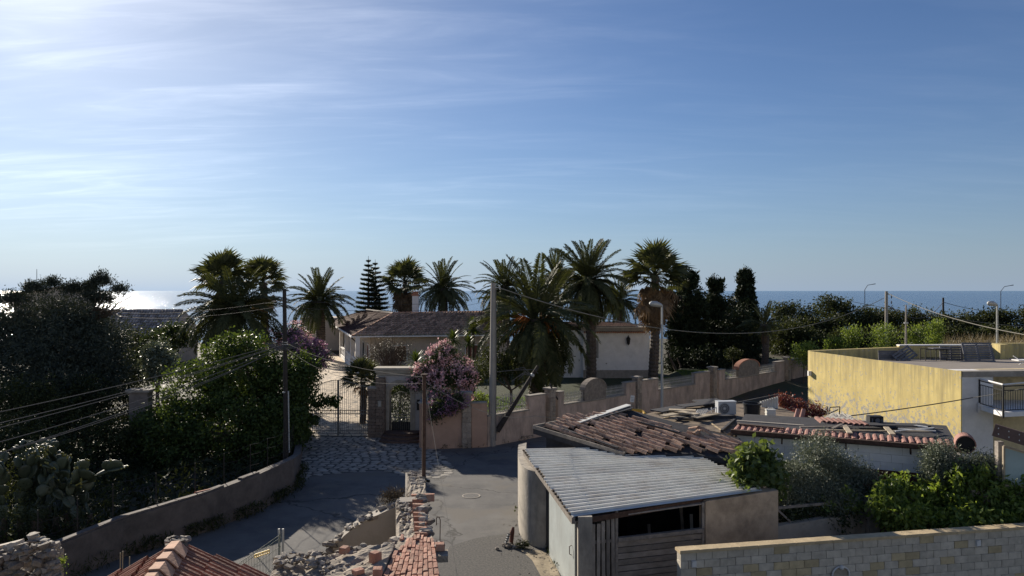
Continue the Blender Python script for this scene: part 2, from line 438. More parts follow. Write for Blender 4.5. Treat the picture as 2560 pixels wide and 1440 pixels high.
n4 = n.new('ShaderNodeTexNoise'); n4.inputs['Scale'].default_value = 0.35; n4.inputs['Detail'].default_value = 4; n4.inputs['Roughness'].default_value = 0.7; l.new(t.outputs['Object'], n4.inputs['Vector'])
r5 = n.new('ShaderNodeMapRange'); r5.inputs[1].default_value = 0.52; r5.inputs[2].default_value = 0.60; l.new(n4.outputs['Fac'], r5.inputs[0])
c_ = mixrgb(n, l, r5.outputs[0], old, (0.145, 0.134, 0.118))
l.new(mixrgb(n, l, r.outputs[0], (0.06, 0.057, 0.053), c_), bs.inputs['Base Color'])
road = [(-20, 4)] + [(p.x, p.y) for p in GW] + [(-4.6, 40.7), (-4.5, 37.5), (-1.25, 38.0), (27.5, 65.3), (33, 62), (12, 42.0), (6, 36.5), (3.0, 33.5), (1.6, 28), (1.3, 24), (1.2, 22.9), (2.0, 19.0), (3.2, 4)]
MB().add([(x, y, 0.0) for x, y in road], [tuple(range(len(road)))]).build('road', m_asph, kind='structure')
m_grav = M('worn_asphalt', (0.125, 0.118, 0.108), rough=0.95, var=0.35, scale=22, bump=0.7, bscale=45, stain=(0.08, 0.08, 0.078), stain_scale=14, stain_lo=0.45, stain_hi=0.6)
patch = [G(px, py, 0.004) for px, py in ((1080, 1440), (1110, 1390), (1125, 1365), (1190, 1345), (1265, 1335), (1300, 1362), (1335, 1405), (1380, 1480), (1390, 1700), (1040, 1700))]
MB().add(patch, [tuple(range(len(patch)))]).build('road_patch', m_grav, kind='structure')
m_pad = M('cracked_concrete', (0.36, 0.30, 0.21), rough=0.92, var=0.25, scale=3, bump=0.6, bscale=8, stain=(0.14, 0.115, 0.085), stain_scale=3.5, stain_lo=0.52, stain_hi=0.62)
pad = [G(px, py, 0.008) for px, py in ((1303, 1376), (1366, 1376), (1386, 1404), (1432, 1520), (1450, 1640), (1400, 1640), (1352, 1440), (1330, 1400))]
MB().add(pad, [tuple(range(len(pad)))]).build('shed_forecourt', m_pad, kind='structure')

# cobbled apron in front of the gate
m_mort = M('cobble_mortar', (0.075, 0.07, 0.064), var=0.3, scale=6, bump=0.3)
apron = [(-9.9, 31.2), (-9.75, 34), (-10.9, 38), (-11.5, 40.7), (-4.75, 40.7), (-4.62, 39.3), (-3.2, 35.4), (-2.6, 33.0), (-2.9, 31.4), (-4.4, 31.8), (-6.0, 33.0), (-7.6, 32.4)]
ap = MB().add([(x, y, 0.004) for x, y in apron], [tuple(range(len(apron)))]).build('cobbled_apron', m_mort, kind='structure')
def inside(x, y, poly):
    c = False; n_ = len(poly)
    for i in range(n_):
        x1, y1 = poly[i]; x2, y2 = poly[(i + 1) % n_]
        if (y1 > y) != (y2 > y) and x < (x2 - x1) * (y - y1) / (y2 - y1) + x1: c = not c
    return c
m_cob = M('cobblestone', (0.32, 0.295, 0.255), rough=0.85, var=0.2, scale=8, bump=0.4, bscale=30, rnd=0.25)
cobs = [rock_mesh('cobblestone', m_cob, 50 + i, 18, 0.3) for i in range(6)]
spots = []
y = 31.4; row = 0
while y < 40.6:
    x = -11.4 + (row % 2) * 0.2
    while x < -2.4:
        w = random.uniform(0.34, 0.5)
        if inside(x + w / 2, y, apron): spots.append((x + w / 2, y + random.uniform(-0.04, 0.04), w))
        x += w + 0.03
    y += 0.36; row += 1
spots.sort(key=lambda s: s[1])
for x, y, w in spots[:300]:
    piece('cobblestone', random.choice(cobs), ap, (x, y, 0.0), rotz(random.uniform(-0.2, 0.2)), (w * 1.12, 0.40, 0.16))
if len(spots) > 300:
    rest = MB()
    for x, y, w in spots[300:]:
        s = random.choice(cobs); rest.add([(x + p.co.x * w * 1.12, y + p.co.y * 0.40, p.co.z * 0.16) for p in s.vertices], [tuple(p.vertices) for p in s.polygons])
    rest.build('cobblestones', m_cob, ap, kind='stuff')

# courtyard drive behind the gate, lawn
m_pave = M('crazy_paving', (0.62, 0.50, 0.35), rough=0.8, var=0.3, scale=5, bump=0.2)
n, l = m_pave.node_tree.nodes, m_pave.node_tree.links
bs = [x for x in n if x.type == 'BSDF_PRINCIPLED'][0]
t = n.new('ShaderNodeTexCoord'); vo = n.new('ShaderNodeTexVoronoi'); vo.feature = 'DISTANCE_TO_EDGE'; vo.inputs['Scale'].default_value = 1.9; l.new(t.outputs['Object'], vo.inputs['Vector'])
r = n.new('ShaderNodeMapRange'); r.inputs[1].default_value = 0.02; r.inputs[2].default_value = 0.06; l.new(vo.outputs['Distance'], r.inputs[0])
vc = n.new('ShaderNodeTexVoronoi'); vc.inputs['Scale'].default_value = 1.9; l.new(t.outputs['Object'], vc.inputs['Vector'])
old = bs.inputs['Base Color'].links[0].from_socket
hs = n.new('ShaderNodeSeparateColor'); l.new(vc.outputs['Color'], hs.inputs[0])
rr = n.new('ShaderNodeMapRange'); rr.inputs[3].default_value = 0.7; rr.inputs[4].default_value = 1.2; l.new(hs.outputs[0], rr.inputs[0])
sc_ = n.new('ShaderNodeVectorMath'); sc_.operation = 'SCALE'; l.new(old, sc_.inputs[0]); l.new(rr.outputs[0], sc_.inputs['Scale'])
l.new(mixrgb(n, l, r.outputs[0], (0.11, 0.10, 0.085), sc_.outputs[0]), bs.inputs['Base Color'])
dm = MB(); dr = [(40.7, -11.6, -7.6), (46, -12.8, -7.9), (54, -15.2, -9), (62, -18, -11.8), (67, -19.8, -14.0), (74, -21.5, -16), (96, -28, -24)]
for (y0, l0, r0), (y1, l1, r1) in zip(dr, dr[1:]):
    dm.quad(*[(x, y, gz(x, y) + 0.06) for x, y in ((l0, y0), (r0, y0), (r1, y1), (l1, y1))])
dm.build('driveway', m_pave, kind='structure')
m_lawn = M('shade_toned_soil', (0.035, 0.045, 0.018), var=0.4, scale=3, bump=0.6, bscale=20, dist=0.05)  # dark ground colour stands in for the missing tree shade
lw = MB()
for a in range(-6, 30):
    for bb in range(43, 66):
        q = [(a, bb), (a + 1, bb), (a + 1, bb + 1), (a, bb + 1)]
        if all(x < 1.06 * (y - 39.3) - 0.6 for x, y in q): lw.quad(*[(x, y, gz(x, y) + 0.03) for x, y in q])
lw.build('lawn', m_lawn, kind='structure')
m_grass = LEAF('grass_blade', (0.09, 0.15, 0.02), (0.16, 0.20, 0.04), 0.45, tc_=(1.3, 1.5, 0.5))
rng = np.random.default_rng(3)
gx = rng.uniform(-5, 24, 60000); gy = rng.uniform(42.5, 64, 60000)
ok = (gx < 1.06 * (gy - 39.3) - 0.6) & ((gx < 3) & (gy < 54) | (gx > 11) & (gx < 18) & (gy > 53)); gx, gy = gx[ok], gy[ok]  # grass cut to the sunlit patches; shaded lawn stays dark soil
gzv = np.array([gz(a, b_) for a, b_ in zip(gx, gy)]) + 0.08
d = unit(rng.normal(size=(len(gx), 3)) * 0.5 + np.array([0, 0, 1.0]))
v, f = leaves(np.stack([gx, gy, gzv], 1), d, np.full(len(gx), 0.16), np.full(len(gx), 0.025), rng)
link('grass', npmesh('grass', v, f, m_grass), kind='stuff')

# ================================================================== WALLS ROUND THE VILLA GARDEN
def plate(mb, A, B, prof, t, out=0.0):
    """polygon (s, z) in the upright plane through xy points A->B, thickness t centred (shifted by out to the right of A->B)"""
    A, B = Vector(A[:2]), Vector(B[:2]); d = (B - A).normalized(); nrm = Vector((d.y, -d.x))
    k = len(prof); vs = []
    for o in (out + t / 2, out - t / 2):
        for s, z in prof:
            p = A + d * s + nrm * o; vs.append((p.x, p.y, z))
    fs = [tuple(range(k)), tuple(range(2 * k - 1, k - 1, -1))] + [(i, k + i, k + (i + 1) % k, (i + 1) % k) for i in range(k)]
    return mb.add(vs, fs)
def wp(px):
    k = (px - CX) / F; Y = 41.66 / (1.06 - k); return Vector((k * Y, Y))
m_pink = M('pink_render', (0.52, 0.40, 0.325), var=0.18, scale=1.6, bump=0.25, stain=(0.16, 0.14, 0.12), stain_scale=1.6, stain_lo=0.42, stain_hi=0.78, streaks=True)
m_terra = M('terracotta_render', (0.46, 0.30, 0.215), var=0.12, scale=1.5, bump=0.2, stain=(0.2, 0.15, 0.12), stain_scale=0.8, stain_lo=0.5, stain_hi=0.75, streaks=True)
m_pst = M('pillar_stone', (0.33, 0.275, 0.22), var=0.35, scale=5, bump=0.5, bscale=12, rnd=0.22)
m_panel = M('panel_stone', (0.235, 0.20, 0.165), var=0.35, scale=5, bump=0.5, bscale=12)
m_cap = M('coping_stone', (0.30, 0.27, 0.23), var=0.25, scale=3, bump=0.3)
m_iron = M('wrought_iron', (0.42, 0.40, 0.36), rough=0.6, var=0.2, bump=0, spec=0.3)
m_gate = M('dark_gate_iron', (0.20, 0.19, 0.17), rough=0.6, var=0.2, bump=0, spec=0.3)
m_redcap = M('red_coping_tile', (0.42, 0.20, 0.13), var=0.3, scale=6, bump=0.3)
bw = thing('boundary_wall', 'long pink rendered garden wall with stone pillars, railings and round topped panels along the road', 'wall', (*wp(1300), 0))
m_stpc = [brick_mesh('facing_stone', m_pst, 1, 1, 1, 30 + i, 0.05) for i in range(4)]
def stone_pillar(c, d, w, h, parent, cap=True):
    """square pillar faced with single stones"""
    ang = math.atan2(d.y, d.x)
    p = MB().box((c.x, c.y, h / 2), (w - 0.05, w - 0.05, h), ang).build('pillar', m_cap, parent)
    z = 0.0; row = 0
    nrm = Vector((d.y, -d.x))
    while z < h - 0.05:
        hh = min(0.26, h - z); splits = (0.0, 0.55, 1.0) if row % 2 else (0.0, 0.4, 1.0)
        for i in range(2):
            a, b_ = splits[i], splits[i + 1]
            for side, (dd, nn) in enumerate(((d, nrm), (nrm, -d))):
                q = c + dd * ((a + b_) / 2 - 0.5) * w + nn * (w / 2 - 0.03)
                piece('facing_stone', random.choice(m_stpc), p, (q.x, q.y, z + hh / 2), frame(dd.to_3d()), ((b_ - a) * w - 0.015, 0.10 + random.uniform(0, 0.03), hh - 0.015))
        z += hh; row += 1
    if cap: MB().box((c.x, c.y, h + 0.05), (w + 0.16, w + 0.16, 0.10), ang).build('pillar_cap', m_cap, p)
    return p
def wall_part(A, B, h, mat, parent, cap=True, t=0.3):
    w = MB().wall(A, B, 0, h, t).build('wall_section', mat, parent)
    if cap: MB().wall(A, B, h, h + 0.07, t + 0.1).build('coping', m_cap, w)
    return w
def railing(A, B, z0, z1, parent, arch=0.0, gap=0.115):
    A, B = Vector(A[:2]), Vector(B[:2]); L = (B - A).length; d = (B - A).normalized(); mb = MB(); n_ = max(3, int(L / gap))
    top = lambda s: z1 + arch * math.sin(PI * s)
    P3 = lambda s, z: Vector((*(A + d * L * s), z))
    for i in range(n_ + 1):
        s = i / n_; mb.tube([P3(s, z0), P3(s, top(s) - 0.06), P3(s, top(s) + 0.05)], [0.018, 0.018, 0.005], 4)
    for zz, aa in ((z0 + 0.08, 0), (z0 + 0.32, 0)): mb.bar(P3(0, zz), P3(1, zz), 0.018, 0.022)
    for i in range(12):
        a, b_ = i / 12, (i + 1) / 12; mb.bar(P3(a, top(a) - 0.14), P3(b_, top(b_) - 0.14), 0.018, 0.022)
    for i in range(n_):
        s = (i + 0.5) / n_; c = P3(s, z0 + 0.2)
        mb.tube([c + d.to_3d() * math.cos(q) * 0.05 + Vector((0, 0, math.sin(q) * 0.10)) for q in np.linspace(0, 2 * PI, 9)], 0.007, 3, False)
    return mb.build('railing', m_iron, parent, kind='stuff')
def arch_panel(A, B, z0, h1, h2, parent):
    A, B = Vector(A[:2]), Vector(B[:2]); L = (B - A).length
    arc = [(L / 2 + L / 2 * math.cos(a), h1 + (h2 - h1) * math.sin(a)) for a in np.linspace(0, PI, 13)]
    w = plate(MB(), A, B, [(0, z0), (L, z0)] + arc, 0.34).build('arched_panel', m_panel, parent)
    ob = MB()
    for i in range(12):
        (s1, z1), (s2, z2) = arc[i], arc[i + 1]
        plate(ob, A, B, [(s1, z1), (s2, z2), (s2 + (s2 - L / 2) * 0.06, z2 + 0.06), (s1 + (s1 - L / 2) * 0.06, z1 + 0.06)][::-1], 0.42)
    ob.build('arch_coping', m_redcap if A.y > 50 else m_panel, w)
# front stretch beside the portal
FA, FB = V(-4.5, 37.45), V(-1.30, 38.0)
dfr = (FB - FA).normalized()
wall_part(FA, FA + dfr * 1.95, 2.25, m_terra, bw)
stone_pillar(FA + dfr * 2.2, dfr, 0.46, 2.75, bw)
wall_part(FA + dfr * 2.45, FB, 2.25, m_terra, bw)
wall_part(V(-4.62, 40.6), V(-4.56, 37.62), 2.25, m_terra, bw)
# the long stretch along the road: (from px, to px, kind)
segs = [(1214, 1318, 'low_rail'), (1318, 1359, 'high'), (1375, 0, 'pillar'), (1391, 1405, 'high'), (1405, 1560, 'low_arch'), (1560, 1584, 'high'), (1592, 0, 'pillar'),
        (1600, 1641, 'high'), (1641, 1734, 'low_rail2'), (1734, 1770, 'high'), (1781, 0, 'pillar'), (1793, 1808, 'high'), (1808, 1936, 'low_arch'), (1936, 1957, 'high'), (1967, 0, 'pillar'), (1977, 2014, 'high'), (2014, 2120, 'low_rail2')]
du = (wp(2000) - wp(1300)).normalized()
for a, b_, k in segs:
    A = wp(a)
    if k == 'pillar': stone_pillar(A, du, 0.43, 2.5, bw); continue
    B = wp(b_)
    if k == 'high': wall_part(A, B, 2.27, m_pink, bw)
    else:
        wall_part(A, B, 1.53, m_pink, bw)
        if k == 'low_rail': railing(A, B, 1.60, 2.0, bw, 0.55)
        elif k == 'low_rail2': railing(A, B, 1.60, 2.2, bw)
        else:
            a0, a1 = ((1457, 1509) if a < 1600 else (1841, 1893))
            arch_panel(wp(a0), wp(a1), 1.5, 2.15, 2.78, bw)
            railing(A, wp(a0 - 1), 1.60, 2.2, bw); railing(wp(a1 + 1), B, 1.60, 2.2, bw)

# portal with the arched pedestrian gate
m_white = M('portal_plaster', (0.42, 0.40, 0.38), var=0.12, scale=2, bump=0.15, stain=(0.22, 0.2, 0.19), stain_scale=1.2, stain_lo=0.5, stain_hi=0.8)
m_jamb = M('jamb_stone', (0.36, 0.32, 0.26), var=0.25, scale=4, bump=0.35)
pt = thing('gate_portal', 'plastered entrance portal with flat cornice and arched doorway beside the driveway gate', 'portal', (-6.1, 40.9, 0))
PA, PB = V(-7.46, 40.9), V(-4.66, 40.9)
x0, x1 = 0.73, 1.88           # doorway from the left end
cx_, rad, spring = (x0 + x1) / 2, (x1 - x0) / 2, 2.28
mbp = MB()
plate(mbp, PA, PB, [(0, 0), (x0 - 0.26, 0), (x0 - 0.26, 3.35), (0, 3.35)], 0.6)
plate(mbp, PA, PB, [(x1 + 0.26, 0), (2.8, 0), (2.8, 3.35), (x1 + 0.26, 3.35)], 0.6)
ro = rad + 0.26
arcs = [(cx_ + ro * math.cos(a), spring + ro * math.sin(a)) for a in np.linspace(PI, 0, 17)]
for i in range(16):
    (s1, z1), (s2, z2) = arcs[i], arcs[i + 1]; plate(mbp, PA, PB, [(s1, z1), (s2, z2), (s2, 3.35), (s1, 3.35)], 0.6)
mbp.build('portal_wall', m_white, pt)
mba = MB()
plate(mba, PA, PB, [(x0 - 0.26, 0), (x0, 0), (x0, spring), (x0 - 0.26, spring)], 0.68)
plate(mba, PA, PB, [(x1, 0), (x1 + 0.26, 0), (x1 + 0.26, spring), (x1, spring)], 0.68)
ai = [(cx_ + rad * math.cos(a), spring + rad * math.sin(a)) for a in np.linspace(PI, 0, 17)]
for i in range(16): plate(mba, PA, PB, [ai[i], ai[i + 1], arcs[i + 1], arcs[i]], 0.68)
mba.build('door_surround', m_jamb, pt)
MB().box((-6.0, 40.9, 3.44), (2.85, 0.75, 0.14)).box((-6.0, 40.9, 3.58), (2.98, 0.9, 0.14)).box((-6.0, 40.9, 3.72), (3.1, 1.05, 0.13)).build('cornice', m_jamb, pt)
m_blk = M('black_metal', (0.012, 0.012, 0.014), rough=0.5, var=0.2, bump=0)
lb = MB().box((-5.06, 40.55, 1.75), (0.32, 0.10, 0.56)).build('letterbox', m_blk, pt)
MB().box((-5.06, 40.495, 1.90), (0.24, 0.02, 0.05)).build('letter_slot', m_iron, lb)
gd = thing('pedestrian_gate', 'black wrought iron door in the arched portal doorway', 'gate', (-6.15, 40.98, 0))
g = MB(); xl, xr = PA.x + x0 + 0.03, PA.x + x1 - 0.03; yg = 40.98
for x in (xl, xr): g.bar((x, yg, 0.1), (x, yg, 2.1), 0.04, 0.05)
for z in (0.12, 0.8, 1.0, 1.15): g.bar((xl, yg, z), (xr, yg, z), 0.03, 0.04)
g.build('frame', m_gate, gd)
bm_ = MB().tube([(0, 0, 0), (0, 0, 1)], 0.012, 4).mesh('bar', m_gate)
for i in range(1, 10):
    s = i / 10; zt = 2.1 + 0.32 * math.sin(PI * s); piece('bar', bm_, gd, (lerp(xl, xr, s), yg, 0.12), None, (1, 1, zt - 0.12))
g = MB()
for i in range(16): g.bar((lerp(xl, xr, i / 16), yg, 2.1 + 0.32 * math.sin(PI * i / 16)), (lerp(xl, xr, (i + 1) / 16), yg, 2.1 + 0.32 * math.sin(PI * (i + 1) / 16)), 0.03, 0.03)
for i in range(5): 
    c = V(lerp(xl, xr, (i + 0.5) / 5), yg, 0.9); g.tube([c + V(math.cos(q) * 0.09, 0, math.sin(q) * 0.09) for q in np.linspace(0, 2 * PI, 11)], 0.012, 3, False)
for sx in (0.25, 0.75):
    c = V(lerp(xl, xr, sx), yg, 1.65); g.tube([c + V(math.cos(q) * 0.2, 0, math.sin(q) * 0.32) for q in np.linspace(0, 2 * PI, 15)], 0.014, 3, False)
g.build('scrollwork', m_gate, gd, kind='stuff')
MB().box((-6.15, 41.0, 0.45), (1.05, 0.01, 0.62)).build('kick_plate', m_blk, gd)
# stone gate pier
gp = thing('gate_pier', 'brown stone clad gate pier between driveway gate and portal, with intercom', 'pier', (-7.65, 40.7, 0))
def clad(c, w, dpt, h, parent):
    core = MB().box((c.x, c.y, h / 2), (w - 0.06, dpt - 0.06, h)).build('core', m_jamb, parent)
    z = 0; row = 0
    while z < h - 0.04:
        hh = min(0.17, h - z); x = -w / 2 + (0.0 if row % 2 else 0.06)
        x = -w / 2
        first = 0.2 if row % 2 else 0.36
        while x < w / 2 - 0.03:
            ww = min(first if x == -w / 2 else 0.36, w / 2 - x)
            piece('facing_stone', random.choice(m_stpc), parent, (c.x + x + ww / 2, c.y - dpt / 2 + 0.03, z + hh / 2), None, (ww - 0.012, 0.11 + random.uniform(0, 0.03), hh - 0.012)); x += ww
        for yy in (-0.25, 0.25):
            for sx in (-1, 1): piece('facing_stone', random.choice(m_stpc), parent, (c.x + sx * (w / 2 - 0.02), c.y + yy * dpt, z + hh / 2), None, (0.1, dpt / 2 - 0.015, hh - 0.012))
        z += hh; row += 1
clad(V(-7.62, 40.6), 0.44, 0.5, 2.9, gp) if False else None
m_pst2 = M('brown_cladding', (0.20, 0.15, 0.115), var=0.35, scale=6, bump=0.5, bscale=14, rnd=0.25)
m_stpc = [brick_mesh('facing_stone', m_pst2, 1, 1, 1, 40 + i, 0.05) for i in range(4)]
clad(V(-7.18, 40.55), 0.46, 0.5, 3.28, gp); clad(V(-7.62, 40.55), 0.40, 0.5, 2.66, gp)
ic = MB().box((-7.20, 40.25, 1.85), (0.20, 0.05, 0.36)).build('intercom', m_jamb, gp)
MB().box((-7.20, 40.218, 1.86), (0.12, 0.02, 0.22)).build('intercom_plate', m_iron, ic)
MB().box((-7.62, 40.55, 2.70), (0.5, 0.6, 0.08)).build('pier_cap', m_cap, gp)
# driveway gate, two leaves
dg = thing('driveway_gate', 'tall double leaf wrought iron driveway gate, closed across the paved drive', 'gate', (-9.6, 40.75, 0))
yg = 40.75
def gate_leaf(xa, xb, flip):
    g = MB()
    zt = lambda s: (2.72 + 0.36 * (1 - math.cos(PI * (s if not flip else 1 - s))) / 2)
    for s in (0, 1):
        x = lerp(xa, xb, s); g.bar((x, yg, 0.06), (x, yg, zt(s)), 0.05, 0.05)
    for z in (0.14, 0.30, 1.22, 1.42): g.bar((xa, yg, z), (xb, yg, z), 0.03, 0.035)
    for i in range(14):
        a, b_ = i / 14, (i + 1) / 14; g.bar((lerp(xa, xb, a), yg, zt(a)), (lerp(xa, xb, b_), yg, zt(b_)), 0.03, 0.03)
    lf = g.build('gate_leaf', m_gate, dg)
    nb = 16
    for i in range(1, nb):
        s = i / nb; piece('bar', bm_, lf, (lerp(xa, xb, s), yg, 0.14), None, (1, 1, zt(s) - 0.14 + 0.05))
    g = MB()
    for i in range(nb):
        c = V(lerp(xa, xb, (i + 0.5) / nb), yg, 1.32); g.tube([c + V(math.cos(q) * 0.045, 0, math.sin(q) * 0.09) for q in np.linspace(0, 2 * PI, 9)], 0.008, 3, False)
    for side in (0.06, 0.94):
        x = lerp(xa, xb, side)
        for k in range(9):
            c = V(x, yg, 0.45 + k * 0.26); sg = 1 if k % 2 else -1
            g.tube([c + V(sg * math.cos(q) * 0.08 * (1 - q / 9), 0, math.sin(q) * 0.11 * (1 - q / 9)) for q in np.linspace(0, 5.5, 12)], 0.009, 3, False)
    g.build('scrollwork', m_gate, lf, kind='stuff')
gate_leaf(-11.3, -9.60, False); gate_leaf(-9.54, -7.86, True)
MB().bar((-9.57, 40.70, 0.02), (-9.57, 40.70, 3.1), 0.06, 0.05).build('meeting_stile', m_gate, dg)
lp = thing('gate_post', 'stone clad left gate post half hidden by the big dark bush', 'pier', (-11.6, 40.7, 0))
clad(V(-11.65, 40.7), 0.5, 0.5, 3.0, lp)
# brick steps of the portal
m_step = M('step_brick', (0.13, 0.085, 0.065), var=0.3, scale=5, bump=0.4, rnd=0.2)
st = thing('entrance_steps', 'low curved brick steps below the arched portal doorway', 'steps', (-5.6, 39.6, 0))
for k, (ra, h) in enumerate(((1.9, 0.12), (1.5, 0.24), (1.1, 0.36))):
    arc = [(-5.9 + ra * 1.0 * math.cos(a), 40.5 + ra * 1.0 * math.sin(a)) for a in np.linspace(PI, 2 * PI, 15)]
    arc = [(max(-7.0, min(-4.66, x)), y) for x, y in arc]
    MB().prism(arc, h - 0.12, h).build('step', m_step, st)

# ================================================================== VILLA, ANNEX, HOUSES BEHIND
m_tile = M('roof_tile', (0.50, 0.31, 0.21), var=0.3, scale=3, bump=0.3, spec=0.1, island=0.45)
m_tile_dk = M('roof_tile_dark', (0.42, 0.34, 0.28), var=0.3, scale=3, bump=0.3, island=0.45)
m_tcap = M('tile_end_light', (0.62, 0.55, 0.46), bump=0, island=0.3)  # pale tile ends paint the light dots along the lower rims
m_tile_side = M('roof_tile_dark_shaded', (0.08, 0.042, 0.034), spec=0.05, var=0.3, scale=3, bump=0.3, island=0.25)  # dark tile; on the villa side slope it paints weaker sunlight
m_beige = M('beige_plaster', (0.52, 0.44, 0.36), var=0.1, scale=1.5, bump=0.1, stain=(0.25, 0.2, 0.16), stain_scale=0.7, stain_lo=0.5, stain_hi=0.8)
m_wht = M('white_paint', (0.80, 0.78, 0.75), var=0.08, scale=2, bump=0.1, stain=(0.58, 0.56, 0.52), stain_scale=0.9, stain_lo=0.52, stain_hi=0.8)
m_dark = M('dark_opening', (0.02, 0.018, 0.016), bump=0)
m_under = M('roof_underlay', (0.06, 0.045, 0.035), bump=0)
def tile_field(name, parent, q, cols, rows, mat, rise=0.07, over=1.12, jitter=0.01, seed=2, caps=True):
    """rows of half round tiles over the quad q = (eave a, eave b, ridge b, ridge a), one joined part"""
    rng = np.random.default_rng(seed)
    q = [np.array(p, dtype=float) for p in q]
    U, Vv = np.meshgrid((np.arange(cols) + 0.5) / cols, np.arange(rows) / rows)
    U, Vv = U.ravel()[:, None], Vv.ravel()[:, None]
    bl = lambda u, v: (q[0] * (1 - u) + q[1] * u) * (1 - v) + (q[3] * (1 - u) + q[2] * u) * v
    p0 = bl(U, Vv); p1 = bl(U, np.minimum(1, Vv + over / rows))
    eu = bl(np.minimum(1, U + 0.5 / cols), Vv) - bl(np.maximum(0, U - 0.5 / cols), Vv)
    nrm = unit(np.cross(eu, p1 - p0)); nrm *= np.sign(nrm[:, 2:3])
    p0 = p0 + nrm * (rise * 0.35 + rng.uniform(0, jitter, (len(U), 1)))
    n_ = 5; an = np.linspace(0, PI, n_); vs = []
    for p, sc in ((p0, 0.56), (p1, 0.46)):
        for a in an: vs.append(p + eu * (math.cos(a) * sc) + nrm * (math.sin(a) * rise))
    vs = np.stack(vs, 1).reshape(-1, 3)
    base = np.arange(len(U))[:, None, None] * (2 * n_)
    fs = (base + np.array([[i, i + 1, n_ + i + 1, n_ + i] for i in range(n_ - 1)])[None]).reshape(-1, 4)
    off = np.array(wloc(parent))
    if not caps: return link(name, npmesh(name, vs - off, fs, mat), parent, kind='stuff')
    caps = (np.arange(len(U))[:, None] * (2 * n_) + np.array([[0, 1, 3, 4]])).reshape(-1, 4)
    mi = np.concatenate([np.zeros(len(fs), dtype=int), np.ones(len(caps), dtype=int)])
    return link(name, npmesh(name, vs - off, np.concatenate([fs, caps]), [mat, m_tcap], mi), parent, kind='stuff')
def ridge_caps(parent, a, b, mat, step=0.42, r=0.12):
    a, b = Vector(a), Vector(b); n_ = max(2, int((b - a).length / step)); mb = MB()
    for i in range(n_):
        mb.tube([lerp(a, b, i / n_) + V(0, 0, 0.02), lerp(a, b, (i + 1.1) / n_)], [r, r * 0.85], 6)
    return mb.build('ridge_tiles', mat, parent, kind='stuff')
C1, C2, C3 = V(-14.45, 67, 3.9), V(-24.9, 100, 3.9), V(-0.5, 68.6, 3.95)
R1, R2, R3 = V(-11.4, 71.0, 5.85), V(-0.2, 73, 5.98), V(-15.7, 80, 5.95)
vi = thing('villa', 'long low villa with brown tiled hip roof, beige walls and white chimney behind the gate', 'house', (-9, 68, 0.5))
rf = MB().quad(C1, C3, R2, R1).quad(C2, C1, R1, R3).quad(C2, R3, V(-14, 100, 3.9)).quad(R3, R1, R2, V(-0.2, 80, 3.95), V(-6, 92, 3.9), V(-14, 100, 3.9)).build('roof', m_under, vi)
tile_field('front_tiles', rf, (C1, C3, R2, R1), 42, 11, m_tile, 0.13, jitter=0.03)
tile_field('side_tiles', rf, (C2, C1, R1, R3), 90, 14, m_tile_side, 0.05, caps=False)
ridge_caps(rf, C1, R1, m_redcap); ridge_caps(rf, R1, R2, m_redcap); ridge_caps(rf, R1, R3, m_cap)
MB().bar(C1 + V(0, -0.05, -0.06), C3 + V(0, -0.05, -0.06), 0.12, 0.12).bar(C1 + V(-0.06, 0, -0.06), C2 + V(-0.06, 0, -0.06), 0.12, 0.14).build('gutter', m_wht, rf)
MB().quad(C1 + V(0, 0, -0.13), C2 + V(0, 0, -0.13), C2 + V(2, 0.5, -0.13), C1 + V(1.6, 1.2, -0.13)).quad(C1 + V(0, 0, -0.13), C1 + V(1.6, 1.2, -0.13), C3 + V(0, 1.2, -0.13), C3 + V(0, 0, -0.13)).build('soffit', m_wht, rf)
W1, W2, W3 = V(-12.9, 68.2), V(-22.6, 98.5), V(-0.5, 69.8)
b0 = gz(-9, 68)
MB().wall(W1, W3, b0 - 0.3, 3.9, 0.3).wall(W2, W1, b0 - 0.3, 3.9, 0.3).wall(W3, V(-0.4, 79), b0 - 0.3, 3.9, 0.3).wall(V(-0.4, 79), V(-14, 98), b0 - 0.3, 3.8, 0.3).build('wall', m_beige, vi)
m_shut = M('red_shutter', (0.20, 0.065, 0.05), var=0.2, scale=5, bump=0)
m_grey = M('grey_shutter', (0.30, 0.29, 0.27), var=0.15, scale=5, bump=0)
dside = (W2 - W1).normalized(); nside = V(-dside.y, dside.x) if V(-dside.y, dside.x).x < 0 else V(dside.y, -dside.x)
def opening(parent, c, d, nrm, w, z0, z1, mat, name, frame_mat=None, slats=True):
    """door or shutter standing 6 cm proud of a wall: frame, leaf, slats"""
    c = Vector(c); q = frame(d.to_3d())
    o = MB().box((c.x + nrm.x * 0.03, c.y + nrm.y * 0.03, (z0 + z1) / 2), (w, 0.06, z1 - z0), rot=q).build(name, mat, parent)
    fm = MB()
    for s in (-1, 1): fm.box((c.x + d.x * s * (w / 2 + 0.04) + nrm.x * 0.05, c.y + d.y * s * (w / 2 + 0.04) + nrm.y * 0.05, (z0 + z1) / 2 + 0.03), (0.09, 0.10, z1 - z0 + 0.14), rot=q)
    fm.box((c.x + nrm.x * 0.05, c.y + nrm.y * 0.05, z1 + 0.05), (w + 0.02, 0.10, 0.09), rot=q)
    fm.build('frame', frame_mat or m_wht, o)
    if slats:
        sl_ = MB(); k = int((z1 - z0) / 0.11)
        for i in range(k):
            for s in (-0.25, 0.25): sl_.box((c.x + d.x * s * w + nrm.x * 0.075, c.y + d.y * s * w + nrm.y * 0.075, z0 + (i + 0.5) * (z1 - z0) / k), (w * 0.42, 0.03, 0.06), rot=q)
        sl_.build('slats', mat, o, kind='stuff')
    return o
dfront = (W3 - W1).normalized(); nfront = V(dfront.y, -dfront.x)
